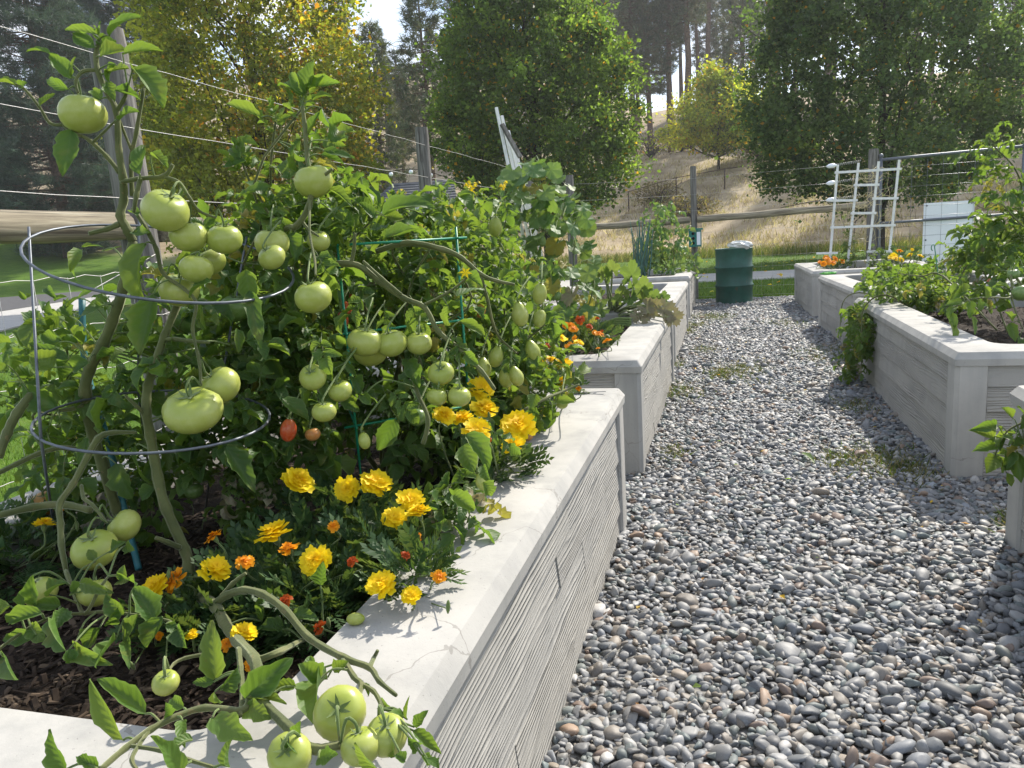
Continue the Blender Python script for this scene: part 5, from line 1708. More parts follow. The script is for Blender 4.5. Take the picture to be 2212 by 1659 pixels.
T1.stem([z7(480, 680, 1.30), z7(330, 690, 1.28), z7(200, 740, 1.26), z7(60, 830, 1.24), z7(-30, 900, 1.22)], [.0032, .003, .003, .003, .0026], 'side_branch')

BIG = [  # picture x, y, radius, depth, kind, colour, axis
    (177, 245, 49, 1.55, 'round', 'g', (.05, .05, 1)), (357, 454, 51, 1.53, 'round', 'g', (.55, -.1, .75)), (409, 509, 40, 1.58, 'round', 'g', (.2, 0, 1)), (486, 516, 38, 1.60, 'round', 'g', (.1, -.1, 1)),
    (425, 581, 36, 1.56, 'round', 'g', None), (386, 626, 41, 1.60, 'round', 'g', None), (455, 565, 33, 1.66, 'round', 'g', None),
    (417, 886, 65, 1.52, 'beef', 'g', (.1, -.35, 1)), (477, 832, 44, 1.58, 'round', 'g', (-.45, -.5, .8)),
    (205, 1187, 47, 1.46, 'round', 'g', (.1, -.35, 1)), (268, 1136, 37, 1.53, 'round', 'g', (-.6, -.35, .7)), (86, 1278, 36, 1.36, 'round', 'g', None), (205, 1279, 36, 1.33, 'round', 'g', None),
    (734, 1541, 55, 1.03, 'round', 'g', (.35, -.7, .8)), (780, 1612, 43, .97, 'round', 'g', (-.2, .1, 1)), (836, 1588, 42, 1.04, 'round', 'g', (.1, -.3, 1)), (627, 1630, 45, .98, 'round', 'g', (.1, -.6, .8)),
    (358, 1475, 27, 1.16, 'round', 'g', (.25, -.2, 1)), (100, 1086, 29, 1.93, 'round', 'o', (.2, -.3, 1))]
for (x, y, r, d, k, c, ax) in BIG:
    T1.fruit(P(x, y, d), r / IF * d, k, c, ax)

# leaves read off the photograph: zoom, base, tip, width, depth
HERO = [
    (1, 660, 215, 815, 70, 75, 1.55), (1, 600, 210, 385, 172, 52, 1.55), (1, 572, 285, 440, 205, 70, 1.54), (1, 605, 340, 770, 290, 75, 1.54), (1, 740, 330, 962, 287, 62, 1.53), (1, 800, 410, 988, 622, 135, 1.52), (1, 300, 325, 160, 288, 45, 1.53),
    (1, 425, 470, 300, 320, 78, 1.53), (1, 430, 460, 445, 340, 32, 1.53), (1, 410, 540, 255, 465, 52, 1.53), (1, 100, 515, -25, 480, 52, 1.53), (1, 110, 525, 158, 492, 42, 1.53), (1, 240, 635, 332, 568, 40, 1.53), (1, 430, 785, 383, 1065, 118, 1.54),
    (1, 600, 600, 560, 535, 60, 1.55), (1, 690, 545, 845, 588, 52, 1.54), (1, 720, 725, 818, 650, 55, 1.54), (1, 840, 1050, 850, 860, 78, 1.53), (1, 905, 930, 1012, 1000, 62, 1.55), (1, 650, 440, 770, 405, 60, 1.55), (1, 640, 490, 690, 620, 60, 1.56), (1, 610, 300, 690, 240, 60, 1.56), (1, 700, 390, 640, 480, 70, 1.55),
    (1, 790, 1270, 830, 1300, 50, 1.57), (1, 800, 1400, 910, 1400, 60, 1.57), (1, 1090, 1190, 1105, 1120, 26, 1.56),
    ('g', 985, 130, 1232, 106, 62, 1.70), ('g', 1230, 180, 1465, 130, 48, 1.70), ('g', 950, 150, 835, 400, 120, 1.68), ('g', 880, 380, 930, 545, 60, 1.68), ('g', 560, 625, 640, 735, 90, 1.75), ('g', 1740, 85, 1595, 740, 300, 1.54), ('g', 1840, 705, 1690, 1425, 275, 1.54),
    ('g', 1235, 835, 905, 965, 135, 1.62), ('g', 950, 745, 1100, 620, 62, 1.7), ('g', 800, 860, 960, 720, 90, 1.72), ('g', 840, 960, 720, 840, 110, 1.72), ('g', 715, 1270, 495, 1180, 150, 1.7), ('g', 640, 1580, 360, 1390, 250, 1.66), ('g', 820, 1470, 345, 1290, 120, 1.67), ('g', 1070, 1530, 825, 1590, 170, 1.64), ('g', 1280, 720, 1230, 840, 90, 1.7),
    ('g', 1900, 960, 1960, 1180, 130, 1.72), ('g', 700, 960, 520, 1130, 130, 1.74), ('g', 930, 1290, 780, 1180, 90, 1.72), ('g', 660, 780, 790, 720, 70, 1.76), ('g', 310, 760, 225, 655, 50, 1.7), ('g', 320, 740, 410, 700, 45, 1.7), ('g', 480, 780, 530, 860, 60, 1.7), ('g', 90, 1550, -20, 1600, 110, 1.6),
    ('h', 690, 440, 265, 115, 235, 1.66), ('h', 640, 120, 760, 300, 130, 1.68), ('h', 720, 530, 870, 545, 60, 1.66), ('h', 600, 620, 390, 740, 90, 1.68), ('h', 560, 700, 350, 790, 70, 1.68), ('h', 1050, 760, 950, 1130, 100, 1.68), ('h', 330, 680, 120, 700, 70, 1.7), ('h', 1400, 1080, 1560, 1500, 230, 1.75), ('h', 980, 1270, 1140, 1500, 170, 1.75), ('h', 1860, 1380, 1690, 1500, 140, 1.7), ('h', 1640, 860, 1720, 1350, 110, 1.72), ('h', 760, 1240, 700, 1440, 100, 1.7),
    ('h', 1290, 260, 1490, 420, 130, 1.75), ('h', 900, 60, 1010, 220, 130, 1.75),
    (7, 1207, 1050, 1190, 720, 108, 1.17), (7, 815, 1245, 548, 1043, 92, 1.08), (7, 692, 1392, 498, 1053, 88, 1.05), (7, 362, 1560, 272, 1333, 98, 1.0), (7, 552, 1545, 422, 1478, 55, 1.0), (7, 1022, 1560, 850, 1368, 95, 1.02), (7, 1190, 1270, 1418, 1395, 118, 1.07), (7, 1290, 1540, 1283, 1380, 58, 1.03),
    (7, 1375, 1170, 1625, 930, 125, 1.2), (7, 1520, 1110, 1610, 940, 70, 1.22), (7, 1590, 770, 1440, 762, 75, 1.36), (7, 1470, 725, 1475, 558, 52, 1.38), (7, 1640, 685, 1785, 705, 65, 1.33), (7, 1800, 520, 1818, 385, 66, 1.36), (7, 1385, 1205, 1515, 1268, 85, 1.14), (7, 1385, 1150, 1595, 1172, 60, 1.14),
    (7, 1790, 1060, 1675, 965, 95, 1.12), (7, 1840, 1040, 1712, 1245, 118, 1.1), (7, 1760, 1005, 1738, 918, 55, 1.14), (7, 1660, 1090, 1510, 1105, 60, 1.15), (7, 1870, 1000, 1960, 950, 60, 1.15), (7, 1025, 1285, 1022, 1402, 52, 1.08), (7, 1200, 1065, 1080, 1068, 45, 1.15), (7, 1030, 1212, 948, 1160, 62, 1.1), (7, 1205, 1120, 1242, 1188, 45, 1.12), (7, 1240, 1110, 1340, 980, 75, 1.16), (7, 1080, 1390, 940, 1430, 55, 1.06), (7, 950, 1260, 935, 1180, 50, 1.09),
    (7, 860, 715, 762, 528, 115, 1.27), (7, 912, 700, 820, 868, 98, 1.27), (7, 690, 825, 790, 685, 95, 1.27), (7, 605, 745, 662, 660, 58, 1.28), (7, 690, 690, 590, 565, 80, 1.28), (7, 680, 490, 725, 485, 50, 1.3), (7, 690, 500, 690, 410, 45, 1.3), (7, 770, 510, 735, 470, 45, 1.29), (7, 1000, 760, 1040, 870, 75, 1.25), (7, 930, 740, 1000, 790, 55, 1.25),
    (7, 300, 700, 362, 892, 115, 1.25), (7, 235, 680, 20, 720, 78, 1.25), (7, 205, 800, 15, 832, 72, 1.24), (7, 400, 560, 535, 515, 62, 1.32), (7, 275, 575, 352, 500, 70, 1.32), (7, 340, 640, 185, 622, 60, 1.3), (7, 20, 925, 105, 1055, 80, 1.22), (7, 650, 825, 528, 972, 80, 1.26), (7, 712, 820, 715, 975, 45, 1.27), (7, 560, 760, 470, 860, 85, 1.26), (7, 420, 870, 560, 960, 80, 1.24), (7, 180, 740, 250, 840, 80, 1.25), (7, 60, 640, -20, 690, 70, 1.26), (7, 380, 660, 300, 760, 70, 1.27), (7, 200, 640, 165, 480, 75, 1.3), (7, 120, 640, 130, 540, 45, 1.3), (7, 390, 880, 400, 960, 60, 1.25), (7, 700, 300, 760, 330, 60, 1.4), (7, 620, 330, 700, 280, 55, 1.4), (7, 540, 390, 500, 320, 45, 1.4), (7, 450, 510, 620, 560, 60, 1.3),
    ('j', 1440, 500, 1300, 985, 255, .99), ('j', 1560, 645, 1702, 458, 95, .99), ('j', 1545, 685, 1862, 962, 115, .98), ('j', 1125, 1120, 882, 836, 135, .94), ('j', 262, 985, 92, 762, 125, .97), ('j', 240, 830, 232, 600, 135, .98), ('j', 1600, 860, 1500, 780, 110, .98), ('j', 1640, 960, 1720, 1080, 120, .97), ('j', 1450, 1040, 1340, 960, 110, .96), ('j', 480, 1010, 690, 950, 160, 1.0), ('j', 1480, 560, 1460, 330, 40, .99), ('j', 1700, 1000, 1840, 1100, 110, .96), ('j', 990, 150, 1040, 310, 60, 1.05), ('j', 1200, 370, 1290, 480, 90, 1.03)]
for (k, bx, by, tx, ty_, w, d) in HERO:
    rng = T1.rng
    bp = ZP(k, bx, by, d); dd = (bp - cam.matrix_world.translation).dot(_f)
    T1.leaflet(bp, ZP(k, tx, ty_, dd + rng.uniform(-.035, .02)), w * ZM[k][2] / IF * dd * 1.12)
T1.tip(z1(600, 235, 1.55), (0, 0, 1), 4, .3)
T1.foliage(z4(1000, 700, 1.75), (.24, .16, .22), 46, .42, .8)
T1.foliage(z4(420, 900, 1.85), (.20, .13, .20), 34, .4, .8)
T1.foliage(P(470, 1010, 1.95), (.20, .15, .17), 60, .4, .8)
T1.foliage(P(310, 1040, 2.0), (.16, .12, .15), 34, .4, .75)
T1.foliage(P(160, 960, 1.9), (.14, .10, .20), 30, .35, .7)
T1.foliage(P(560, 940, 1.85), (.16, .12, .14), 40, .4, .8)
T1.close()


# ------------------------------------------------------------------ the other tomatoes of the first planter
DENS = 1.35


def bush(name, base, label, tops, ells, fruits, seed, group=None, r0=.009, tips=4, kinds=None, cat='plant', smin=.42, smax=.8):
    pl = Plant(name, base, label, cat, group, seed)
    pl.skeleton(base, tops, r0)
    for c, r, n in ells: pl.foliage(c, r, int(n * DENS), smin, smax, kinds)
    for t in tops[:tips]: pl.tip(t, Vector((pl.rng.uniform(-.3, .3), pl.rng.uniform(-.3, .3), 1)), 5, .5)
    for (x, y, r, d, k, c, ax) in fruits: pl.fruit(P(x, y, d), r / IF * d, k, c, ax)
    return pl


G1 = 'tomato plants in the first planter'
b = PZ(560, 1110, .5)
T2 = bush('tomato_plant', b, 'tomato with the tall pale shoot beside the cage and round green fruit', [ZP(1, 1830, 640, 1.82), ZP(1, 1660, 720, 1.95), ZP(1, 1450, 960, 1.9), ZP(0, 800, 480, 1.95), ZP(0, 560, 500, 1.85)],
          [(ZP(0, 590, 640, 2.0), (.24, .18, .24), 95), (ZP(0, 560, 850, 1.95), (.25, .18, .2), 70), (ZP(0, 640, 440, 2.0), (.20, .14, .16), 44)],
          [(588, 525, 38, 1.72, 'round', 'g', (.1, -.1, 1)), (586, 556, 30, 1.66, 'round', 'g', (-.2, -.5, .8)), (677, 391, 42, 1.78, 'round', 'g', None), (676, 641, 41, 1.62, 'round', 'g', (-.1, -.15, 1)), (688, 520, 26, 1.8, 'round', 'g', None), (510, 665, 34, 1.85, 'round', 'd', None), (405, 690, 36, 1.8, 'round', 'd', None),
           (675, 815, 30, 1.66, 'round', 'g', (.2, -.6, .7)), (735, 844, 27, 1.68, 'round', 'g', (.0, -.3, 1)), (700, 889, 26, 1.64, 'round', 'g', (.1, -.2, 1))], 12, G1, r0=.011)
T2.stem([ZP(1, 1820, 640, 1.8), ZP(1, 1835, 760, 1.79), ZP(1, 1850, 950, 1.78), ZP(1, 1870, 1090, 1.77), ZP(1, 1860, 1240, 1.77), ZP('a', 560, 830, 1.78), ZP('a', 480, 840, 1.8), ZP('a', 300, 980, 1.85)], [.005, .0055, .006, .0065, .008, .0085, .007, .006])
T2.stem([ZP('a', 690, 430, 1.77), ZP('a', 800, 370, 1.76), ZP('a', 900, 290, 1.75)], [.006, .005, .0042], 'stem_stub')
T2.stem([ZP('a', 600, 760, 1.78), ZP('a', 680, 860, 1.77), ZP('a', 770, 920, 1.76)], [.005, .004, .0025], 'side_branch')
T2.stem([ZP('a', 690, 560, 1.77), ZP('a', 685, 760, 1.72), ZP('a', 690, 920, 1.70), ZP('a', 735, 1150, 1.66), ZP('a', 740, 1290, 1.63)], [.0034, .003, .003, .003, .0025], 'side_branch')
for (k, bx, by, tx, ty_, w, d) in [(1, 1800, 580, 1672, 475, 75, 1.8), (1, 1840, 540, 1886, 355, 82, 1.8), (1, 1860, 530, 2042, 490, 72, 1.8), (1, 1830, 570, 1740, 425, 66, 1.8), (1, 1880, 610, 1990, 560, 66, 1.8), (1, 1820, 560, 1800, 410, 70, 1.81), (1, 1860, 560, 1950, 440, 70, 1.81), (1, 1570, 705, 1352, 612, 62, 1.9), (1, 1845, 835, 1925, 680, 75, 1.8), (1, 1990, 850, 2052, 775, 92, 1.78), (1, 1950, 905, 2135, 950, 62, 1.78), (1, 1930, 930, 2082, 992, 48, 1.78),
                                   (1, 1940, 650, 2000, 790, 60, 1.8), (1, 1480, 970, 1340, 1005, 60, 1.88), (1, 1440, 960, 1390, 860, 60, 1.88), (1, 1420, 850, 1560, 870, 60, 1.9), (1, 1480, 1170, 1630, 1120, 75, 1.8), ('a', 1030, 560, 1110, 440, 70, 1.9), ('a', 1240, 660, 1070, 560, 120, 1.9), ('a', 1380, 720, 1820, 570, 200, 1.85), ('a', 1100, 830, 1060, 700, 90, 1.85), ('a', 1380, 930, 1680, 870, 170, 1.82), ('a', 1400, 740, 1570, 760, 90, 1.86), ('a', 1300, 750, 1150, 600, 100, 1.88), ('a', 830, 840, 970, 800, 90, 1.82), ('a', 500, 900, 560, 1140, 150, 1.78), ('a', 870, 480, 1090, 630, 90, 1.8),
                                   (4, 1480, 200, 1510, 420, 110, 1.6), (4, 1500, 330, 1570, 660, 90, 1.6), (4, 1210, 400, 1240, 560, 90, 1.56), (4, 1270, 270, 1120, 350, 70, 1.55), (4, 1430, 560, 1440, 700, 55, 1.65), (4, 1360, 1265, 1540, 1540, 120, 1.62), (4, 1700, 975, 1865, 1110, 95, 1.66), (4, 1600, 700, 1700, 860, 150, 1.85), (4, 1540, 640, 1640, 560, 130, 1.85)]:
    T2.leaflet(ZP(k, bx, by, d), ZP(k, tx, ty_, d + T2.rng.uniform(-.04, .04)), w * ZM[k][2] / IF * d)
T2.close()

b = PZ(830, 1040, .5)
T3 = bush('tomato_plant', b, 'bushy tomato filling the green cage with round green and red fruit', [ZP(0, 760, 500, 2.1), ZP(0, 860, 450, 2.2), ZP(0, 940, 520, 2.1), ZP(0, 1000, 600, 2.0), ZP(0, 700, 560, 2.2)],
          [(ZP(0, 850, 640, 2.3), (.30, .24, .22), 120), (ZP(0, 820, 880, 2.2), (.30, .22, .2), 100), (ZP(0, 900, 500, 2.4), (.26, .2, .14), 50)],
          [(788, 738, 37, 1.76, 'round', 'g', (.2, -.1, 1)), (800, 757, 40, 1.85, 'round', 'g', None), (846, 741, 34, 1.78, 'round', 'g', (-.1, -.2, 1)), (906, 741, 29, 1.80, 'round', 'g', (.1, -.1, 1)), (953, 806, 28, 1.74, 'round', 'g', (.2, -.7, .7)), (945, 857, 23, 1.72, 'round', 'g', None), (992, 856, 26, 1.72, 'round', 'g', None),
           (623, 929, 18, 1.72, 'oval', 'r', (.25, 0, 1)), (675, 938, 17, 1.80, 'round', 'o', None), (750, 665, 10, 2.0, 'oval', 'r', None), (740, 690, 13, 2.05, 'oval', 'r', None), (787, 952, 13, 1.7, 'oval', 'g', None), (765, 640, 12, 2.1, 'round', 'r', None), (900, 900, 24, 1.85, 'round', 'd', None), (560, 760, 20, 2.1, 'round', 'o', None)], 13, G1, r0=.010)
T3.stem([ZP(5, 20, 170, 1.85), ZP(5, 210, 165, 1.83), ZP(5, 300, 200, 1.82), ZP(5, 400, 280, 1.82), ZP(5, 530, 370, 1.81), ZP(5, 660, 430, 1.80), ZP(5, 740, 570, 1.79), ZP(5, 870, 680, 1.78), ZP(5, 1000, 810, 1.76), ZP(5, 1080, 920, 1.74)], [.009, .0085, .008, .008, .0075, .007, .0068, .0065, .006, .005], 'arching_stem', sides=8)
T3.stem([ZP(5, 215, 170, 1.83), ZP(5, 235, 80, 1.82), ZP(5, 240, -20, 1.81)], [.006, .005, .0035], 'stem_stub')
T3.stem([ZP(5, 660, 410, 1.80), ZP(5, 780, 350, 1.79), ZP(5, 880, 280, 1.78), ZP(5, 960, 200, 1.78)], [.004, .0035, .003, .002], 'side_branch')
T3.stem([ZP(5, 290, 150, 1.82), ZP(5, 400, 250, 1.80), ZP(5, 520, 350, 1.80)], [.004, .0045, .004], 'side_branch')
T3.stem([ZP(5, 650, 1250, 1.75), ZP(5, 680, 1100, 1.75), ZP(5, 620, 950, 1.78), ZP(5, 560, 760, 1.82)], [.006, .0058, .005, .004], 'side_branch')
for (k, bx, by, tx, ty_, w, d) in [(5, 850, 360, 1020, 300, 75, 1.78), (5, 900, 240, 1010, 290, 60, 1.78), (5, 800, 420, 790, 540, 70, 1.8), (5, 560, 740, 620, 900, 90, 1.8), (5, 240, 850, 270, 940, 70, 1.75), (5, 480, 1100, 380, 1290, 110, 1.8), (5, 290, 960, 335, 1010, 60, 1.72), (5, 870, 510, 1040, 590, 60, 1.8), (5, 180, 650, 120, 600, 70, 1.8)]:
    T3.leaflet(ZP(k, bx, by, d), ZP(k, tx, ty_, d + T3.rng.uniform(-.04, .04)), w * ZM[k][2] / IF * d)
T3.close()

b = PZ(1040, 950, .5)
T4 = bush('tomato_plant', b, 'pear tomato bush leaning towards the lettered ledge corner', [ZP(0, 1000, 540, 2.5), ZP(0, 1120, 590, 2.6), ZP(0, 1180, 700, 2.5), ZP(0, 1080, 640, 2.3), ZP(0, 1150, 850, 2.3)],
          [(ZP(0, 1050, 720, 2.6), (.25, .24, .20), 105), (ZP(0, 1120, 830, 2.5), (.17, .2, .15), 70), (ZP(0, 960, 930, 2.35), (.18, .18, .14), 50), (ZP(0, 985, 1090, 1.72), (.07, .09, .05), 14)],
          [(1123, 678, 19, 2.1, 'pear', 'g', (-.1, 0, 1)), (1166, 634, 16, 2.15, 'oval', 'g', None), (1166, 688, 14, 2.2, 'oval', 'g', None), (1072, 770, 17, 2.1, 'pear', 'g', (.3, 0, 1)), (1045, 795, 17, 2.12, 'pear', 'g', None), (1115, 812, 16, 2.05, 'pear', 'g', (-.3, 0, 1)), (1092, 815, 16, 2.1, 'pear', 'g', None), (1150, 757, 17, 2.15, 'pear', 'g', (-.3, 0, 1)), (1215, 872, 13, 2.2, 'round', 'g', None),
           (1040, 1040, 14, 1.62, 'pear', 'g', (-.3, 0, 1)), (1036, 668, 14, 2.3, 'oval', 'o', None), (1070, 490, 15, 2.5, 'oval', 'g', None), (1025, 610, 16, 2.4, 'oval', 'g', None), (1080, 625, 13, 2.4, 'oval', 'g', None)], 14, G1)
T4.stem([ZP(5, 370, 90, 2.0), ZP(5, 560, 40, 1.98), ZP(5, 770, 80, 1.96), ZP(5, 880, 130, 1.96), ZP(5, 1000, 230, 1.96), ZP(5, 1100, 270, 1.98), ZP(5, 1200, 290, 2.0)], [.008, .0085, .008, .007, .006, .0055, .004], 'arching_stem', sides=8)
T4.stem([ZP(5, 1000, 240, 1.96), ZP(5, 1040, 390, 1.98), ZP(5, 1070, 520, 2.0), ZP(5, 1110, 610, 2.05), ZP(5, 1210, 700, 2.1)], [.005, .0045, .004, .0035, .003], 'side_branch')
T4.stem([ZP(5, 1250, 1050, 2.1), ZP(5, 1400, 970, 2.15), ZP(5, 1500, 930, 2.2), ZP(5, 1590, 890, 2.22)], [.005, .0045, .004, .0025], 'side_branch')
for (k, bx, by, tx, ty_, w, d) in [(5, 1450, 990, 1560, 990, 50, 2.18), (5, 1330, 950, 1290, 1040, 70, 2.1), (5, 1430, 1060, 1455, 1090, 60, 2.15), (5, 910, 1190, 1070, 1390, 110, 1.6), (5, 900, 1250, 950, 1420, 120, 1.62), (5, 1010, 1480, 1060, 1560, 90, 1.5), (5, 830, 1560, 960, 1640, 90, 1.45), (5, 740, 1600, 700, 1540, 90, 1.45), (5, 1010, 1380, 1060, 1490, 60, 1.55)]:
    T4.leaflet(ZP(k, bx, by, d), ZP(k, tx, ty_, d + T4.rng.uniform(-.04, .04)), w * ZM[k][2] / IF * d)
T4.close()
b = PZ(600, 930, .5)
T5 = bush('tomato_plant', b, 'leafy tomato at the lawn side of the first planter behind the caged plants', [ZP(0, 560, 470, 2.6), ZP(0, 640, 430, 2.7), ZP(0, 760, 450, 2.8), ZP(0, 450, 520, 2.3)],
          [(ZP(0, 640, 560, 2.6), (.36, .3, .2), 100), (ZP(0, 560, 750, 2.5), (.34, .26, .2), 80)], [(860, 640, 20, 2.4, 'round', 'g', None)], 15, G1)
T5.close()
b = PZ(880, 860, .5)
T6 = bush('tomato_plant', b, 'leafy tomato at the far end of the first planter beneath the yellow-flowered vine', [ZP(0, 860, 440, 2.9), ZP(0, 980, 470, 2.9), ZP(0, 1080, 520, 2.9), ZP(0, 800, 470, 3.0)],
          [(ZP(0, 930, 560, 2.95), (.38, .22, .18), 110), (ZP(0, 1050, 680, 2.95), (.28, .2, .2), 80)], [(955, 560, 14, 2.6, 'oval', 'g', None), (1012, 545, 8, 2.6, 'round', 'r', None)], 16, G1)
T6.close()
b = PZ(120, 1080, .52)
T7 = bush('tomato_plant', b, 'small straggling tomato against the wire mesh fence by the ledge', [P(150, 690, 2.05), P(60, 860, 1.95), P(230, 760, 2.1)], [(P(150, 860, 2.05), (.18, .14, .22), 30)], [(420, 1060, 20, 1.95, 'round', 'd', None)], 17, G1, r0=.006, smin=.4, smax=.7)
T7.close()

# ------------------------------------------------------------------ marigolds
def m_petal(name, outer, inner, trans):
    t = NT(name)
    uv = t.n('SeparateXYZ', {0: t.n('TexCoord').outputs['UV']})
    ri = t.n('NewGeometry').outputs['Random Per Island']
    c = t.mix(t.n('MapRange', {0: uv.outputs[1], 1: .15, 2: .8, 3: 0.0, 4: 1.0}).outputs[0], inner, outer)
    c = t.mix(t.math('MULTIPLY', ri, .25), c, inner)
    pb = t.bsdf(c, .55, .25)
    tr = t.n('BsdfTranslucent', {'Color': trans}).outputs[0]
    return t.done(t.n('MixShader', {0: .35, 1: pb, 2: tr}).outputs[0])


M['pet_y'] = m_petal('yellow_petal', (.92, .73, .012, 1), (.90, .58, .008, 1), (.95, .74, .012, 1))
M['pet_o'] = m_petal('orange_petal', (.86, .38, .008, 1), (.74, .22, .006, 1), (.9, .40, .008, 1))
M['pet_r'] = m_petal('rust_petal', (.50, .09, .008, 1), (.42, .05, .006, 1), (.55, .12, .01, 1))


def marigold_mesh(rng, mats, worn=0.0):
    """ruffled double flower of unit radius, petals in rings, facing +Z"""
    mb = MB()
    rings = [(9, 1.0, .02, .52), (9, .86, .14, .50), (8, .68, .26, .46), (7, .48, .36, .38), (6, .28, .42, .3)]
    for ri_, (n, R, z0, wd) in enumerate(rings):
        for k in range(n):
            if worn and rng.random() < worn * .5: continue
            a = 6.283 * k / n + ri_ * .35 + rng.uniform(-.12, .12); c, s = math.cos(a), math.sin(a)
            RR = R * rng.uniform(.86, 1.1) * (1 - worn * rng.uniform(0, .45)); dr = rng.uniform(-.16, .12) - worn * rng.uniform(0, .6)
            v, uv = [], []
            for (t, w) in ((.12, .22), (.5, .85), (.86, 1.0), (1.0, .72)):
                for q in (-1, 0, 1):
                    ww = wd * w * .5 * q
                    zz_ = z0 + .16 * t + dr * t * t + (.07 * math.sin(3 * t + q * 2 + k) if q else -.05 * t)
                    r = RR * t * (.95 if q == 0 and t == 1.0 else 1)
                    v.append((r * c - ww * s, r * s + ww * c, zz_)); uv.append((.5 + q * .5, min(1, t * R + .1)))
            f = [(i * 3 + j, i * 3 + j + 1, (i + 1) * 3 + j + 1, (i + 1) * 3 + j) for i in range(3) for j in range(2)]
            mb.add(v, f, uv, 0)
    # green cup below
    v, f, uv = tube_geo([(0, 0, -.62), (0, 0, -.35), (0, 0, -.05), (0, 0, .12)], [.10, .22, .26, .2], 7)
    mb.add(v, f, uv, 1)
    return mb.mesh('flower', mats)


FLW = {'y': [marigold_mesh(rl, (M['pet_y'], M['stem_young'])) for _ in range(3)], 'o': [marigold_mesh(rl, (M['pet_o'], M['stem_young']), .5) for _ in range(3)], 'r': [marigold_mesh(rl, (M['pet_r'], M['stem_young']), .75) for _ in range(2)]}


def bud_mesh():
    v, f, uv = tube_geo([(0, 0, -.5), (0, 0, -.2), (0, 0, .3), (0, 0, .7), (0, 0, .9)], [.08, .24, .32, .22, .1], 7)
    return MB().add(v, f, uv).mesh('bud', (M['stem_young'],))


BUD = bud_mesh()


def fronds(pos, direc, L, rr, npair=6, name='foliage'):
    """pinnate feathery leaves as narrow leaflets"""
    n = len(pos)
    up = unit(rr.randn(n, 3) * .5 + np.array([0, 0, 1])); side = unit(np.cross(direc, up)); nrm = np.cross(side, direc)
    P_, D_, Ls, W_ = [], [], [], []
    for k in range(npair):
        t = .2 + .75 * k / npair
        b = pos + direc * (L * t)[:, None] - nrm * (L * .25 * t * t)[:, None]
        for sg in (-1, 1):
            d = unit(direc * .75 + side * sg * .8 + rr.randn(n, 3) * .12)
            P_.append(b); D_.append(d); Ls.append(L * .36 * (1.1 - .5 * abs(t - .45))); W_.append(L * .075)
    P_.append(pos + direc * L[:, None] * .93 - nrm * (L * .22)[:, None]); D_.append(direc); Ls.append(L * .3); W_.append(L * .08)
    # midrib
    P_.append(pos); D_.append(unit(direc - nrm * .22)); Ls.append(L); W_.append(L * .035)
    p, d, l, w = np.concatenate(P_), np.concatenate(D_), np.concatenate(Ls), np.concatenate(W_)
    s = unit(np.cross(d, np.concatenate([nrm] * len(P_))))
    v = np.stack([p, p + d * (l * .45)[:, None] + s * w[:, None], p + d * l[:, None], p + d * (l * .45)[:, None] - s * w[:, None]], 1).reshape(-1, 3)
    return v, np.arange(len(p) * 4).reshape(-1, 4)


def marigold(base, label, flowers, foliage, seed, group='marigolds', sc=1.0):
    """flowers: (world point, radius, colour); foliage: list of (centre, radii, count)"""
    rng = random.Random(seed); rr = np.random.RandomState(seed)
    root = empty('marigold_plant', tuple(base), label, 'flower', group)
    st = MB()
    for (p, r, c) in flowers:
        up = Vector((rng.gauss(0, .35), rng.gauss(0, .35) - .1, .75)) - _f * rng.uniform(.1, .85)
        up.normalize()
        x = up.orthogonal().normalized(); x = Matrix.Rotation(rng.uniform(0, 6.28), 3, up) @ x; y = up.cross(x)
        Mx = Matrix(((x.x * r, y.x * r, up.x * r, p.x), (x.y * r, y.y * r, up.y * r, p.y), (x.z * r, y.z * r, up.z * r, p.z), (0, 0, 0, 1)))
        add('flower', rng.choice(FLW[c]), root, Mx)
        b = Vector(base) + Vector((rng.gauss(0, .03), rng.gauss(0, .03), 0)); q = p - up * r * .6
        b = b.lerp(Vector((q.x, q.y, b.z)), .45)
        st.tube(smooth_path([q, q - up * .03 * sc, (q + b) / 2 + rvec(rng, .01), b], 3), lerp_list([.0018 * sc, .002 * sc, .003 * sc], 10), 5)
    for k in range(max(2, len(flowers) // 3)):
        p = rng.choice(flowers)[0] + Vector((rng.gauss(0, .05), rng.gauss(0, .05), rng.uniform(-.05, .01))) * sc
        add('bud', BUD, root, Matrix.Translation(p) @ Matrix.Rotation(rng.uniform(-.4, .4), 4, 'X') @ Matrix.Diagonal((.013 * sc, .013 * sc, .016 * sc, 1)))
        st.tube([p, (p + Vector(base)) / 2 + rvec(rng, .01), Vector(base)], [.0012 * sc, .0016 * sc, .002 * sc], 4)
    so = st.obj('stems', M['stem_young'], root); so['kind'] = 'stuff'
    V, F, o = [], [], 0
    for (c, r, n) in foliage:
        d = unit(rr.randn(n, 3)); u = rr.rand(n) ** .4
        p = np.array(c) + d * u[:, None] * np.array(r)
        dd = unit(d * np.array([1, 1, .5]) + np.array([0, 0, .45]) + rr.randn(n, 3) * .45)
        v, f = fronds(p, dd, rr.uniform(.035, .075, n) * sc, rr)
        V.append(v); F.append(f + o); o += len(v)
    fo = add('foliage', big_mesh('foliage', np.concatenate(V), np.concatenate(F), mat=M['marigold_leaf']), root)
    fo['kind'] = 'stuff'
    return root


def FL(lst, zdef=None, dsc=None):
    out = []
    for q in lst:
        x, y, r, z, c = q
        p = PZ(x, y, z); d = (p - cam.matrix_world.translation).dot(_f)
        out.append((p, r / IF * d * 1.08, c))
    return out


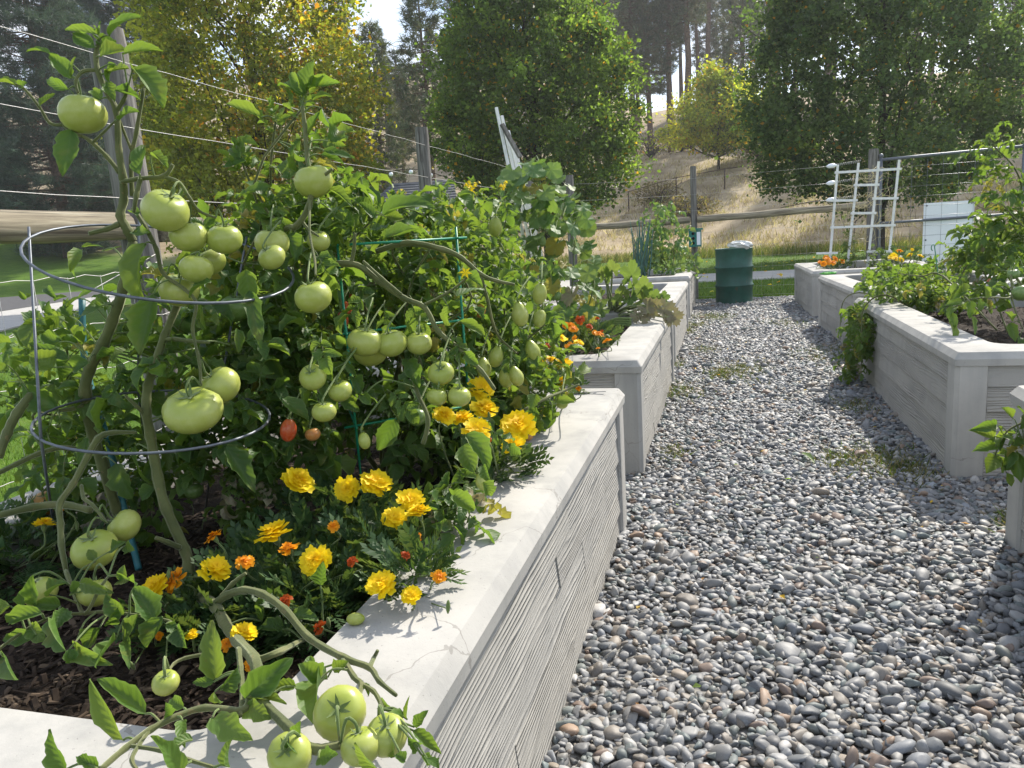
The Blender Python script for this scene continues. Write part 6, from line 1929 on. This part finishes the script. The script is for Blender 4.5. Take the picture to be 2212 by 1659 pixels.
c = PZ(590, 1290, .52)
marigold(c, 'marigold plant with bright yellow and wilted orange blooms below the caged tomato', FL([(593, 1155, 38, .68, 'y'), (626, 1187, 25, .66, 'o'), (685, 1214, 36, .66, 'y'), (465, 1233, 35, .64, 'y'), (462, 1160, 22, .68, 'o'), (529, 1215, 21, .66, 'o'), (525, 1370, 27, .60, 'y'), (490, 1392, 18, .585, 'o'), (615, 1298, 18, .63, 'r'), (690, 1356, 20, .6, 'r'), (720, 1138, 16, .68, 'o'), (760, 1212, 14, .66, 'r'), (540, 1440, 16, .58, 'o')]),
         [(tuple(PZ(600, 1240, .57)), (.17, .20, .055), 330), (tuple(PZ(540, 1340, .55)), (.12, .10, .05), 130), (tuple(PZ(680, 1300, .57)), (.10, .12, .05), 120)], 41)
c = PZ(820, 1230, .52)
marigold(c, 'marigold plant with yellow blooms spilling onto the pale ledge', FL([(826, 1264, 33, .655, 'y'), (888, 1288, 22, .64, 'y'), (948, 1245, 18, .67, 'o'), (885, 1082, 29, .69, 'y'), (905, 1108, 26, .68, 'y'), (850, 1122, 27, .67, 'y'), (875, 1200, 14, .67, 'r'), (900, 1160, 14, .67, 'o')]),
         [(tuple(PZ(830, 1190, .58)), (.12, .18, .06), 260), (tuple(PZ(900, 1240, .63)), (.05, .06, .03), 60)], 42)
c = PZ(700, 1130, .52)
marigold(c, 'marigold plant with three full yellow blooms under the round green tomatoes', FL([(642, 1042, 35, .72, 'y'), (752, 1057, 28, .69, 'y'), (810, 1048, 35, .70, 'y')]), [(tuple(PZ(720, 1120, .60)), (.18, .10, .07), 150)], 43)
c = PZ(370, 1330, .52)
marigold(c, 'marigold with a pair of golden blooms beside the branching tomato stem', FL([(338, 1267, 31, .63, 'y'), (380, 1254, 31, .635, 'o'), (415, 1372, 15, .58, 'y'), (330, 1352, 14, .57, 'y'), (345, 1375, 12, .56, 'o')]), [(tuple(PZ(400, 1330, .55)), (.08, .08, .04), 80)], 44)
c = PZ(30, 1230, .52)
marigold(c, 'dark feathery marigold clump with one yellow bloom at the lawn side ledge', FL([(95, 1134, 23, .68, 'y'), (140, 1100, 10, .7, 'o')]), [(tuple(PZ(30, 1190, .58)), (.20, .17, .08), 300)], 45)
c = PZ(1030, 1000, .52)
marigold(c, 'marigold plant with tall golden blooms where the ledge meets the pear tomatoes', FL([(1038, 843, 32, .83, 'y'), (1047, 886, 30, .80, 'y'), (958, 900, 27, .82, 'y'), (1030, 932, 30, .78, 'y'), (1120, 922, 39, .74, 'y'), (1110, 964, 28, .72, 'y'), (1000, 905, 24, .80, 'y'), (1055, 950, 11, .76, 'r')]),
         [(tuple(PZ(1030, 960, .62)), (.12, .2, .07), 230), (tuple(PZ(1090, 1010, .62)), (.06, .12, .04), 110)], 46)
c = PZ(1160, 870, .52)
marigold(c, 'small yellow marigold in the far corner of the lettered planter', FL([(1218, 787, 18, .80, 'y'), (1190, 778, 14, .80, 'y'), (1165, 792, 18, .80, 'y'), (1215, 825, 14, .76, 'y'), (1182, 802, 12, .79, 'y'), (1250, 840, 8, .74, 'o')]), [(tuple(PZ(1190, 840, .62)), (.12, .16, .07), 130)], 47)
zc = lambda x, y: Z('c', x, y)
lst = [(515, 880, 55, 'r'), (400, 950, 52, 'o'), (440, 978, 52, 'o'), (290, 1090, 75, 'y'), (215, 1090, 46, 'o'), (120, 1095, 46, 'r'), (405, 1162, 52, 'o'), (490, 1130, 45, 'y'), (455, 1075, 32, 'o'), (170, 1152, 36, 'r'), (260, 892, 30, 'o'), (360, 935, 36, 'o')]
c = PZ(*zc(300, 1190), .52)
marigold(c, 'orange and rust marigolds crowded in the near corner of the squash planter', FL([(*zc(x, y), r * .2051 * 1.25, .74 - (y - 1000) * .0003, k) for x, y, r, k in lst]), [(tuple(PZ(*zc(300, 1090), .6)), (.22, .2, .08), 200)], 48, sc=1.2)
lst = [(710, 1032, 46, 'o'), (665, 1016, 30, 'o'), (795, 1106, 46, 'o'), (610, 950, 36, 'r'), (740, 1000, 20, 'r'), (690, 866, 26, 'r'), (700, 1180, 20, 'o')]
c = PZ(*zc(680, 1160), .52)
marigold(c, 'loose marigold with small orange blooms beside the bare soil of the squash planter', FL([(*zc(x, y), r * .2051 * 1.25, .72 - (y - 1000) * .0003, k) for x, y, r, k in lst]), [(tuple(PZ(*zc(650, 1100), .6)), (.14, .2, .08), 150)], 49, sc=1.2)
zd = lambda x, y: Z('d', x, y)
c = Vector((1.42, 11.2, .52))
marigold(c, 'deep orange marigolds at the path corner of the trellis planter', FL([(*zd(x, y), 8.5, .68 + dz, 'o') for x, y, dz in ((490, 1010, .05), (520, 1050, .0), (470, 1060, 0), (565, 1020, .04), (440, 1055, 0), (545, 1055, .0), (505, 1030, .03), (620, 1040, 0))]), [((1.45, 11.3, .60), (.16, .2, .07), 70)], 50, sc=2.0)
c = Vector((2.2, 11.3, .52))
marigold(c, 'tall yellow marigolds in front of the white board', FL([(*zd(x, y), r, .72 + dz, k) for x, y, r, dz, k in ((1105, 955, 8, .15, 'o'), (1060, 1000, 9, .06, 'y'), (1075, 1020, 9, .04, 'y'), (1195, 992, 7, .08, 'y'), (1215, 943, 4, .15, 'y'), (1280, 1000, 7, .07, 'y'), (1120, 1030, 6, .03, 'y'), (1040, 1010, 7, .05, 'y'))]), [((2.25, 11.4, .66), (.3, .25, .09), 90)], 51, sc=2.0)


# ------------------------------------------------------------------ cucumber, squash, raspberry, onion
def palmate_mesh(rng, mat, lobes=5, depth=.16, cup=.25, droop=.5, teeth=.05, seg=32, name='leaf'):
    mb = MB(); v, uv = [(0, 0, 0)], [(.5, .0)]
    for ring in (.5, 1.0):
        for k in range(seg + 1):
            a = math.radians(-158 + 316 * k / seg)
            r = 1 - depth * (1 - abs(math.cos(a * lobes / 2 * .98)) ** .8) + teeth * (1 if k % 2 else -1) * (ring == 1.0)
            r *= ring * (1 - .12 * abs(a) / 2.7)
            x, y = math.sin(a) * r, math.cos(a) * r + .12 * ring
            z = cup * (r * r) * .45 - droop * max(y, 0) ** 2 * .45 + .06 * math.sin(a * 5 + ring * 2) * ring + rng.uniform(-.02, .02)
            v.append((x, y, z)); uv.append((.5 + .5 * math.sin(a * 2.5), r))
    f = []
    for k in range(seg):
        f.append((0, 1 + k, 2 + k)); f.append((1 + k, 1 + seg + 1 + k, 2 + seg + 1 + k, 2 + k))
    f = [tuple(reversed(q)) for q in f]
    return mb.add(v, f, uv).mesh(name, (M[mat],))


CUC = [palmate_mesh(rl, 'cucumber_leaf', 5, .17, rl.uniform(-.1, .4), rl.uniform(.2, .9)) for _ in range(5)]
CUCY = [palmate_mesh(rl, 'yellow_leaf', 5, .2, .5, 1.0) for _ in range(2)]
SQU = [palmate_mesh(rl, 'squash_leaf', 5, .36, rl.uniform(.2, .6), rl.uniform(.1, .6), .07) for _ in range(4)]
SQD = [palmate_mesh(rl, 'dry_leaf', 5, .3, .9, 1.5, .1) for _ in range(3)]
cu = Plant('cucumber_vine', PZ(1190, 700, .5), 'broad-leaved cucumber vine climbing over the white pickets', seed=61)
CDp = 5.0
for tp in ((1165, 352), (1215, 470), (1090, 420), (1230, 600)):
    t = P(*tp, CDp); bs = Vector((-1.0 + (tp[0] - 1160) * .002, 5.0, .5)); cu.stem([bs, bs.lerp(t, .35) + rvec(cu.rng, .05), bs.lerp(t, .7) + rvec(cu.rng, .05), t], [.006, .005, .004, .003], sub=3, sides=5, mat='stem_young')
rng = cu.rng
for k in range(240):
    y = 352 + 350 * rng.random() ** .85; cx = 1150 + (y - 350) * .17; w = 28 + min(70, (y - 345) * .75)
    x = cx + rng.uniform(-1, 1) * w
    p = P(x, y, CDp + rng.uniform(-.3, .3)); out = Vector((rng.gauss(0, .6), -.6 + rng.gauss(0, .5), rng.uniform(-.9, .25)))
    q = rng.random(); old = (y > 560 and q < .35) or q < .04
    add('leaf', rng.choice(CUCY if old and q < .2 else (SQD if old and y > 580 and q > .28 else CUC)), cu.root, orient(p, out, Vector((rng.gauss(0, .5), -.55 + rng.gauss(0, .4), .75)), rng.uniform(.042, .080)))
    cu.tie(p, .0015, .0022, .1, .4)
for (x, y, r) in ((1170, 520, 9), (1205, 640, 7)): cu.fruit(P(x, y, CDp - .2), r / IF * CDp, 'oval', 'd')
cu.close()

# small-fruited tomato with sprays of yellow flowers
def star_mesh():
    mb = MB()
    for k in range(6):
        a = 6.283 * k / 6; c, s = math.cos(a), math.sin(a)
        mb.add([(0, 0, 0), (.45 * c - .2 * s, .45 * s + .2 * c, .25), (c, s, .05), (.45 * c + .2 * s, .45 * s - .2 * c, .25)], [(0, 3, 2, 1)])
    return mb.mesh('flower', (M['pet_y'],))


STAR = star_mesh()
ct = bush('cherry_tomato_plant', Vector((-1.45, 4.6, .5)), 'wiry cherry tomato topped with sprays of small yellow flowers', [P(1020, 400, 4.5), P(1075, 410, 4.5), P(960, 450, 4.4), P(900, 470, 4.5)],
          [(P(1010, 500, 4.5), (.28, .3, .22), 110), (P(900, 520, 4.6), (.35, .3, .16), 60), (P(1080, 600, 4.2), (.25, .3, .2), 60)], [(973, 500, 5, 4.3, 'round', 'r', None), (1000, 520, 4, 4.3, 'round', 'r', None), (930, 545, 6, 4.2, 'round', 'o', None)], 62, smin=.35, smax=.7)
for (x, y, n, s) in ((1018, 402, 26, 14), (1085, 402, 14, 11), (1000, 432, 8, 12), (870, 415, 6, 8), (1090, 440, 6, 10), (1010, 470, 5, 12)):
    for k in range(n):
        p = P(x + ct.rng.gauss(0, s * .55), y + ct.rng.gauss(0, s * .45), 4.4 + ct.rng.uniform(-.05, .05)); add('flower', STAR, ct.root, orient(p, rvec(ct.rng), rvec(ct.rng), .013))
        ct.tie(p, .0008, .0012, .05, .3)
ct.close()
for (k, x, y, d, nm, lab, s) in ((0, 898, 218, 1.75, 'flower', None, 1),):
    p = ZP(5, 905, 222, 1.75); o = add('flower', STAR, T3.root, orient(p, Vector((0, -.4, -.6)), Vector((.2, -.6, .4)), .016))

zu = Plant('squash_plant', PZ(1345, 700, .52), 'squash plant with upright lobed leaves and withered ones over the ledge', seed=63)
SD = 5.45
zb = PZ(*zc(830, 860), .52)
LF = [(700, 330, 105, 0, (-.25, 0, 1)), (780, 370, 90, 0, (.1, -.1, 1)), (840, 300, 90, 0, (-.1, 0, 1)), (1060, 330, 135, 0, (.1, 0, 1)), (1180, 480, 110, 0, (.2, -.1, .9)), (640, 690, 120, 0, (-.9, -.2, -.3)), (690, 790, 90, 0, (-.6, -.4, -.2)), (1240, 590, 90, 0, (.6, -.2, .3)), (1340, 640, 85, 0, (.8, -.2, .1)), (1420, 640, 70, 0, (.9, -.1, .1)),
      (640, 560, 70, 0, (-.9, 0, .3)), (1060, 520, 95, 0, (.1, -.6, .3)), (1040, 690, 80, 0, (0, -.5, -.7)), (1170, 650, 80, 0, (.4, -.6, .2)), (960, 560, 80, 0, (0, -.2, .8)), (900, 640, 70, 0, (.1, -.3, .7)), (1320, 780, 110, 1, (.7, -.4, -.4)), (1440, 800, 110, 1, (.8, -.3, -.6)), (1520, 880, 90, 1, (.5, -.3, -1)), (1190, 880, 75, 1, (.3, -.5, -.5)), (1240, 760, 90, 1, (.5, -.5, -.2)), (1450, 900, 70, 1, (.3, -.5, -.9)), (1100, 860, 70, 1, (-.2, -.5, -.4))]
for (x, y, r, dry, dv) in LF:
    p = ZP('c', x, y, SD - (0 if not dry else .12)); sc = r * .2051 / IF * SD * 1.15
    dv = Vector(dv).normalized(); b0 = p - dv * sc * .55
    add('leaf', zu.rng.choice(SQD if dry else SQU), zu.root, orient(b0, dv, Vector((zu.rng.gauss(0, .4), -.9, .35)), sc))
    m = zb.lerp(b0, .55) + Vector((0, 0, .05)) + rvec(zu.rng, .02)
    MB().tube(smooth_path([zb + rvec(zu.rng, .03), m, b0], 4), lerp_list([.011, .008, .006], 9), 6).obj('leaf_stalk', M['stem_young'], zu.root)
for k in range(4):
    a = ZP('c', 740, 930 + k * 14, SD - .1); e = ZP('c', 1050, 870 + k * 25, SD - .15)
    MB().tube(smooth_path([a, (a + e) / 2 + Vector((0, 0, .02)), e], 4), .010, 6).obj('trailing_stem', M['stem_young'], zu.root)
zu.close()

RASP = [compound_leaf(rl, .2, 1, rl.uniform(.8, 1.6), 1.25, fold=.2).mesh('leaf', (M['cucumber_leaf'], M['stem_young'])) for _ in range(4)]
ra = Plant('raspberry_canes', Vector((-1.0, 11.9, .5)), 'leafy raspberry canes standing in the planter beside the feeder post', seed=64)
for (x, y) in ((1432, 422), (1415, 450), (1475, 490), (1400, 500), (1455, 500)):
    t = P(x, y, 11.7); bs = Vector((-1.0 + ra.rng.gauss(0, .15), 11.9, .5)); ra.stem([bs, bs.lerp(t, .5) + rvec(ra.rng, .04), t], [.009, .007, .004], sub=3, sides=5)
for k in range(190):
    y = 424 + 160 * ra.rng.random() ** .6; w = 12 + (y - 420) * .33; cx = 1430 + max(0, y - 470) * .12
    p = P(cx + ra.rng.uniform(-1, 1) * w, y, 11.7 + ra.rng.uniform(-.35, .35))
    ra.leaf(p, Vector((ra.rng.gauss(0, .7), ra.rng.gauss(0, .5) - .3, ra.rng.uniform(-.6, .3))), Vector((ra.rng.gauss(0, .4), -.4, .8)), ra.rng.uniform(.8, 1.3), RASP)
ra.close()
on = empty('onion_plant', (-1.4, 11.4, .5), 'clump of upright blue-green onion leaves in the raspberry planter', 'plant')
om = m_simple('onion_leaf', (.05, .13, .10), .5, .4, 0, .2, 20)
rng = random.Random(65)
for k in range(24):
    b0 = P(rng.uniform(1370, 1400), 585, 11.2); t = P(rng.uniform(1358, 1415), rng.uniform(458, 520), 11.2 + rng.uniform(-.2, .2)); b0.z = .5
    MB().tube(smooth_path([b0, b0.lerp(t, .6) + rvec(rng, .01), t], 3), lerp_list([.011, .010, .002], 7), 5).obj('leaf', om, on)

# ------------------------------------------------------------------ tomatoes on the far side of the path
RG = 'tomatoes across the path'
R2p = Plant('tomato_plant', Vector((1.75, 4.95, .5)), 'tall tomato reaching above the gate rail in the shaded planter', group=RG, seed=71)
zi = lambda x, y, d: ZP('i', x, y, d)
R2p.stem([Vector((1.85, 5.0, .5)), zi(960, 700, 4.7), zi(950, 470, 4.65), zi(880, 320, 4.6), zi(760, 200, 4.6), zi(720, 100, 4.6)], [.010, .008, .006, .005, .004, .003])
R2p.stem([zi(960, 760, 4.6), zi(890, 690, 4.5), zi(800, 600, 4.5), zi(700, 640, 4.5), zi(580, 570, 4.5)], [.006, .005, .004, .003, .002], 'side_branch')
R2p.stem([Vector((1.7, 4.7, .5)), zi(900, 1100, 4.2), zi(880, 1250, 4.1), zi(760, 1260, 4.05), zi(600, 1270, 4.05), zi(500, 1320, 4.05)], [.008, .007, .006, .005, .004, .003], 'side_branch')
R2p.stem([zi(880, 1250, 4.1), zi(910, 1360, 4.05), zi(960, 1480, 4.0)], [.005, .004, .003], 'side_branch')
R2p.stem([Vector((1.6, 5.1, .5)), zi(640, 1000, 4.9), zi(500, 1150, 4.9), zi(440, 1190, 4.9)], [.006, .006, .005, .003], 'side_branch')
R2p.stem([Vector((1.6, 5.3, .5)), zi(400, 1110, 5.2), zi(250, 1110, 5.3), zi(80, 1090, 5.4)], [.006, .006, .005, .003], 'side_branch')
R2p.foliage(zi(900, 850, 4.75), (.28, .3, .22), 90, .6, 1.0)
R2p.foliage(zi(880, 560, 4.65), (.16, .2, .18), 26, .5, .85)
R2p.foliage(zi(740, 170, 4.6), (.12, .12, .12), 12, .5, .8)
R2p.foliage(zi(740, 420, 4.6), (.10, .1, .10), 9, .5, .8)
R2p.foliage(zi(780, 1150, 4.4), (.22, .2, .12), 34, .5, .9)
R2p.foliage(zi(600, 900, 4.9), (.16, .25, .16), 26, .5, .9)
for (k, bx, by, tx, ty_, w) in [('i', 480, 1330, 440, 1390, 60), ('i', 450, 1370, 490, 1470, 55), ('i', 440, 1430, 485, 1565, 60), ('i', 590, 1290, 590, 1400, 50), ('i', 600, 1390, 620, 1520, 55), ('i', 540, 1190, 475, 1270, 55), ('i', 650, 1280, 640, 1360, 60), ('i', 540, 1290, 420, 1310, 50), ('i', 700, 1260, 690, 1180, 60), ('i', 880, 1420, 840, 1360, 50), ('i', 870, 1440, 910, 1570, 60), ('i', 940, 1540, 930, 1610, 60), ('i', 540, 1160, 530, 1250, 45), ('i', 770, 1170, 870, 1180, 45), ('i', 740, 1190, 820, 1220, 45)]:
    R2p.leaflet(zi(bx, by, 4.0), zi(tx, ty_, 3.97), w * ZM[k][2] / IF * 4.0)
for (x, y, r, d, c, k) in ((2189, 592, 13, 4.2, 'd', 'round'), (2212, 585, 13, 4.3, 'd', 'round'), (2207, 632, 20, 4.1, 'd', 'round'), (2142, 609, 10, 4.45, 'r', 'round')): R2p.fruit(P(x, y, d), r / IF * d, k, c)
R2p.close()
R2v = Plant('tomato_vine', Vector((1.3, 6.1, .5)), 'dark tomato vine trailing over the planter corner down to the pebbles', group=RG, seed=72)
R2v.stem([Vector((1.35, 6.1, .52)), Vector((1.1, 6.0, .68)), Vector((.95, 5.95, .60)), Vector((.93, 5.9, .40)), Vector((.94, 5.95, .15))], [.007, .007, .006, .005, .003])
R2v.stem([Vector((1.2, 6.3, .6)), Vector((1.0, 6.5, .66)), Vector((.88, 6.5, .58)), Vector((.86, 6.45, .3))], [.006, .005, .004, .003], 'side_branch')
R2v.foliage((.93, 6.1, .42), (.09, .34, .20), 84, .5, .85, droop=.6)
R2v.foliage((.90, 6.1, .20), (.09, .26, .13), 30, .5, .8, droop=.8)
R2v.foliage((1.25, 6.2, .70), (.28, .4, .11), 80, .5, .9)
for (x, y, r) in ((1882, 702, 13), (1893, 712, 12), (1911, 706, 11), (1856, 740, 13)): R2v.fruit(P(x, y, 5.75), r / IF * 5.75, 'round', 'd')
R2v.close()
R2l = bush('tomato_plant', Vector((1.75, 6.1, .5)), 'low spreading tomato between the trailing vine and the tall one', [P(2010, 590, 6.0), P(1960, 590, 6.2), P(2080, 590, 5.6)], [(P(1980, 610, 6.1), (.35, .35, .10), 75), (P(2060, 640, 5.4), (.35, .3, .09), 60)], [], 73, RG, smin=.5, smax=.85)
R2l.close()
R3p = bush('tomato_plant', Vector((1.9, 8.4, .5)), 'leafy tomato in the planter behind the trailing vine', [P(1900, 575, 8.3), P(2000, 580, 8.2), P(2090, 530, 8)], [(P(1930, 590, 8.2), (.35, .3, .08), 50), (P(2080, 570, 8.0), (.35, .3, .14), 50)], [], 74, RG, smin=.6, smax=1.0)
R3p.close()
R4p = bush('pea_plant', Vector((1.85, 12.45, .5)), 'thin grey-green pea plant climbing inside the white trellis', [Vector((1.72, 12.6, 1.25)), Vector((1.8, 12.6, 1.05)), Vector((2.1, 12.6, .8))], [((1.78, 12.6, .8), (.10, .08, .28), 34), ((2.05, 12.5, .65), (.25, .1, .1), 16)], [], 75, smin=.35, smax=.6, r0=.005)
R4p.close()
R1p = Plant('tomato_shoot_plant', Vector((1.35, 2.75, .5)), 'light green tomato shoot hanging over the planter opposite the lettered ledge', group=RG, seed=76)
ze = lambda x, y, d: ZP('e', x, y, d)
R1p.stem([Vector((1.35, 2.75, .5)), P(2240, 900, 2.62), ze(1500, 760, 2.62), ze(1400, 820, 2.62), ze(1340, 930, 2.62), ze(1310, 1010, 2.62)], [.006, .005, .004, .0035, .003, .0025], sub=4)
for (bx, by, tx, ty_, w) in ((1440, 725, 1368, 648, 60), (1325, 770, 1165, 795, 70), (1310, 860, 1158, 800, 65), (1320, 905, 1175, 955, 75), (1320, 990, 1255, 1110, 100), (1330, 990, 1370, 1110, 70), (1400, 1110, 1430, 1205, 60), (1480, 850, 1440, 910, 90), (1490, 800, 1540, 620, 90), (1360, 820, 1340, 780, 40), (1420, 960, 1390, 1080, 80), (1470, 960, 1500, 1180, 90), (1440, 1060, 1380, 1090, 50), (1520, 700, 1480, 640, 60)):
    R1p.leaflet(ze(bx, by, 2.62), ze(tx, ty_, 2.60), w * ZM['e'][2] / IF * 2.62)
R1p.foliage(P(2225, 960, 2.62), (.08, .12, .10), 14, .45, .7)
R1p.close()

# ------------------------------------------------------------------ loose things
def loose_tomato(px, py, r, z, col, kind, label, ax):
    p = PZ(px, py, z); d = (p - cam.matrix_world.translation).dot(_f); rr_ = r / IF * d
    ax = Vector(ax).normalized(); x = ax.orthogonal().normalized(); y = ax.cross(x)
    Mx = Matrix(((x.x * rr_, y.x * rr_, ax.x * rr_, p.x), (x.y * rr_, y.y * rr_, ax.y * rr_, p.y), (x.z * rr_, y.z * rr_, ax.z * rr_, HP + rr_ * .93), (0, 0, 0, 1)))
    o = add('fallen_tomato', tom_me(kind, col), None, Mx)
    return tag(o, label, 'tomato')


loose_tomato(768, 1335, 14, .612, 'g', 'oval', 'small dull green tomato lying on the pale ledge below the marigolds', (1, .2, .05))
loose_tomato(1138, 942, 15, .615, 'o', 'round', 'orange-red tomato resting on the ledge under the tall marigolds', (.3, -.8, .3))
hk = empty('garden_hook', (2.02, 5.9, .5), 'thin dark green shepherd hook standing in front of the white board', 'hook')
q0, q1 = P(2027, 600, 5.6), P(2019, 535, 5.6)
hp = [q0 - Vector((0, 0, .15)), q0, q0.lerp(q1, .6), q1] + [q1 + _r * (.012 * (math.cos(a) - 1) ) + Vector((0, 0, .022 * math.sin(a))) for a in np.linspace(.4, 4.6, 9)]
MB().tube(hp, .0035, 5).obj('hook_wire', M['green_wire'], hk)
crumple('garden_glove', 'bright green rubber glove left on the planter ledge', 'glove', PZ(1790, 590, .615), (.085, .03, .016), 9, m_simple('green_rubber', (.08, .40, .05), .5, .4))
fp = MB(); v, f, uv = leaflet_geo(.16, .03, random.Random(3), 8, 4, .5, .5, .02)
po = fp.add(v, f, uv).obj('dropped_pod', M['cucumber_leaf'], None, orient(PZ(1732, 978, .03), (PZ(1765, 998, .03) - PZ(1732, 978, .03)), UP))
tag(po, 'pale green pod dropped on the pebbles in the middle of the path', 'pod')
sl = empty('string_lights', tuple(P(800, 375, 16)), 'string of white bulbs hung between the trees near the shed', 'lights')
pts = [P(x, y, 16) for x, y in ((760, 392), (801, 374), (844, 370), (887, 365), (930, 372), (990, 392))]
MB().tube(smooth_path(pts, 4), .006, 4).obj('cable', dk, sl)
for p in pts[1:5]: MB().add([tuple(p - Vector((0, 0, .06)) + Vector(v) * .045) for v in I1[0]], [tuple(t) for t in I1[1]]).obj('bulb', M['white_board'], sl)

# ------------------------------------------------------------------ the hazy backlit air
hzm = bpy.data.materials.new('hazy_air'); hzm.use_nodes = True
for n_ in list(hzm.node_tree.nodes): hzm.node_tree.nodes.remove(n_)
ho = hzm.node_tree.nodes.new('ShaderNodeOutputMaterial'); hv = hzm.node_tree.nodes.new('ShaderNodeVolumePrincipled')
hv.inputs['Color'].default_value = (.93, .95, 1.0, 1); hv.inputs['Density'].default_value = .0007; hv.inputs['Anisotropy'].default_value = .35
hzm.node_tree.links.new(hv.outputs['Volume'], ho.inputs['Volume'])
hb = MB().box((-415, -75, -1.6), (415, 615, 62)).obj('haze', hzm, None, smooth=False)
tag(hb, 'thin pale haze in the air over the garden', None, kind='stuff')
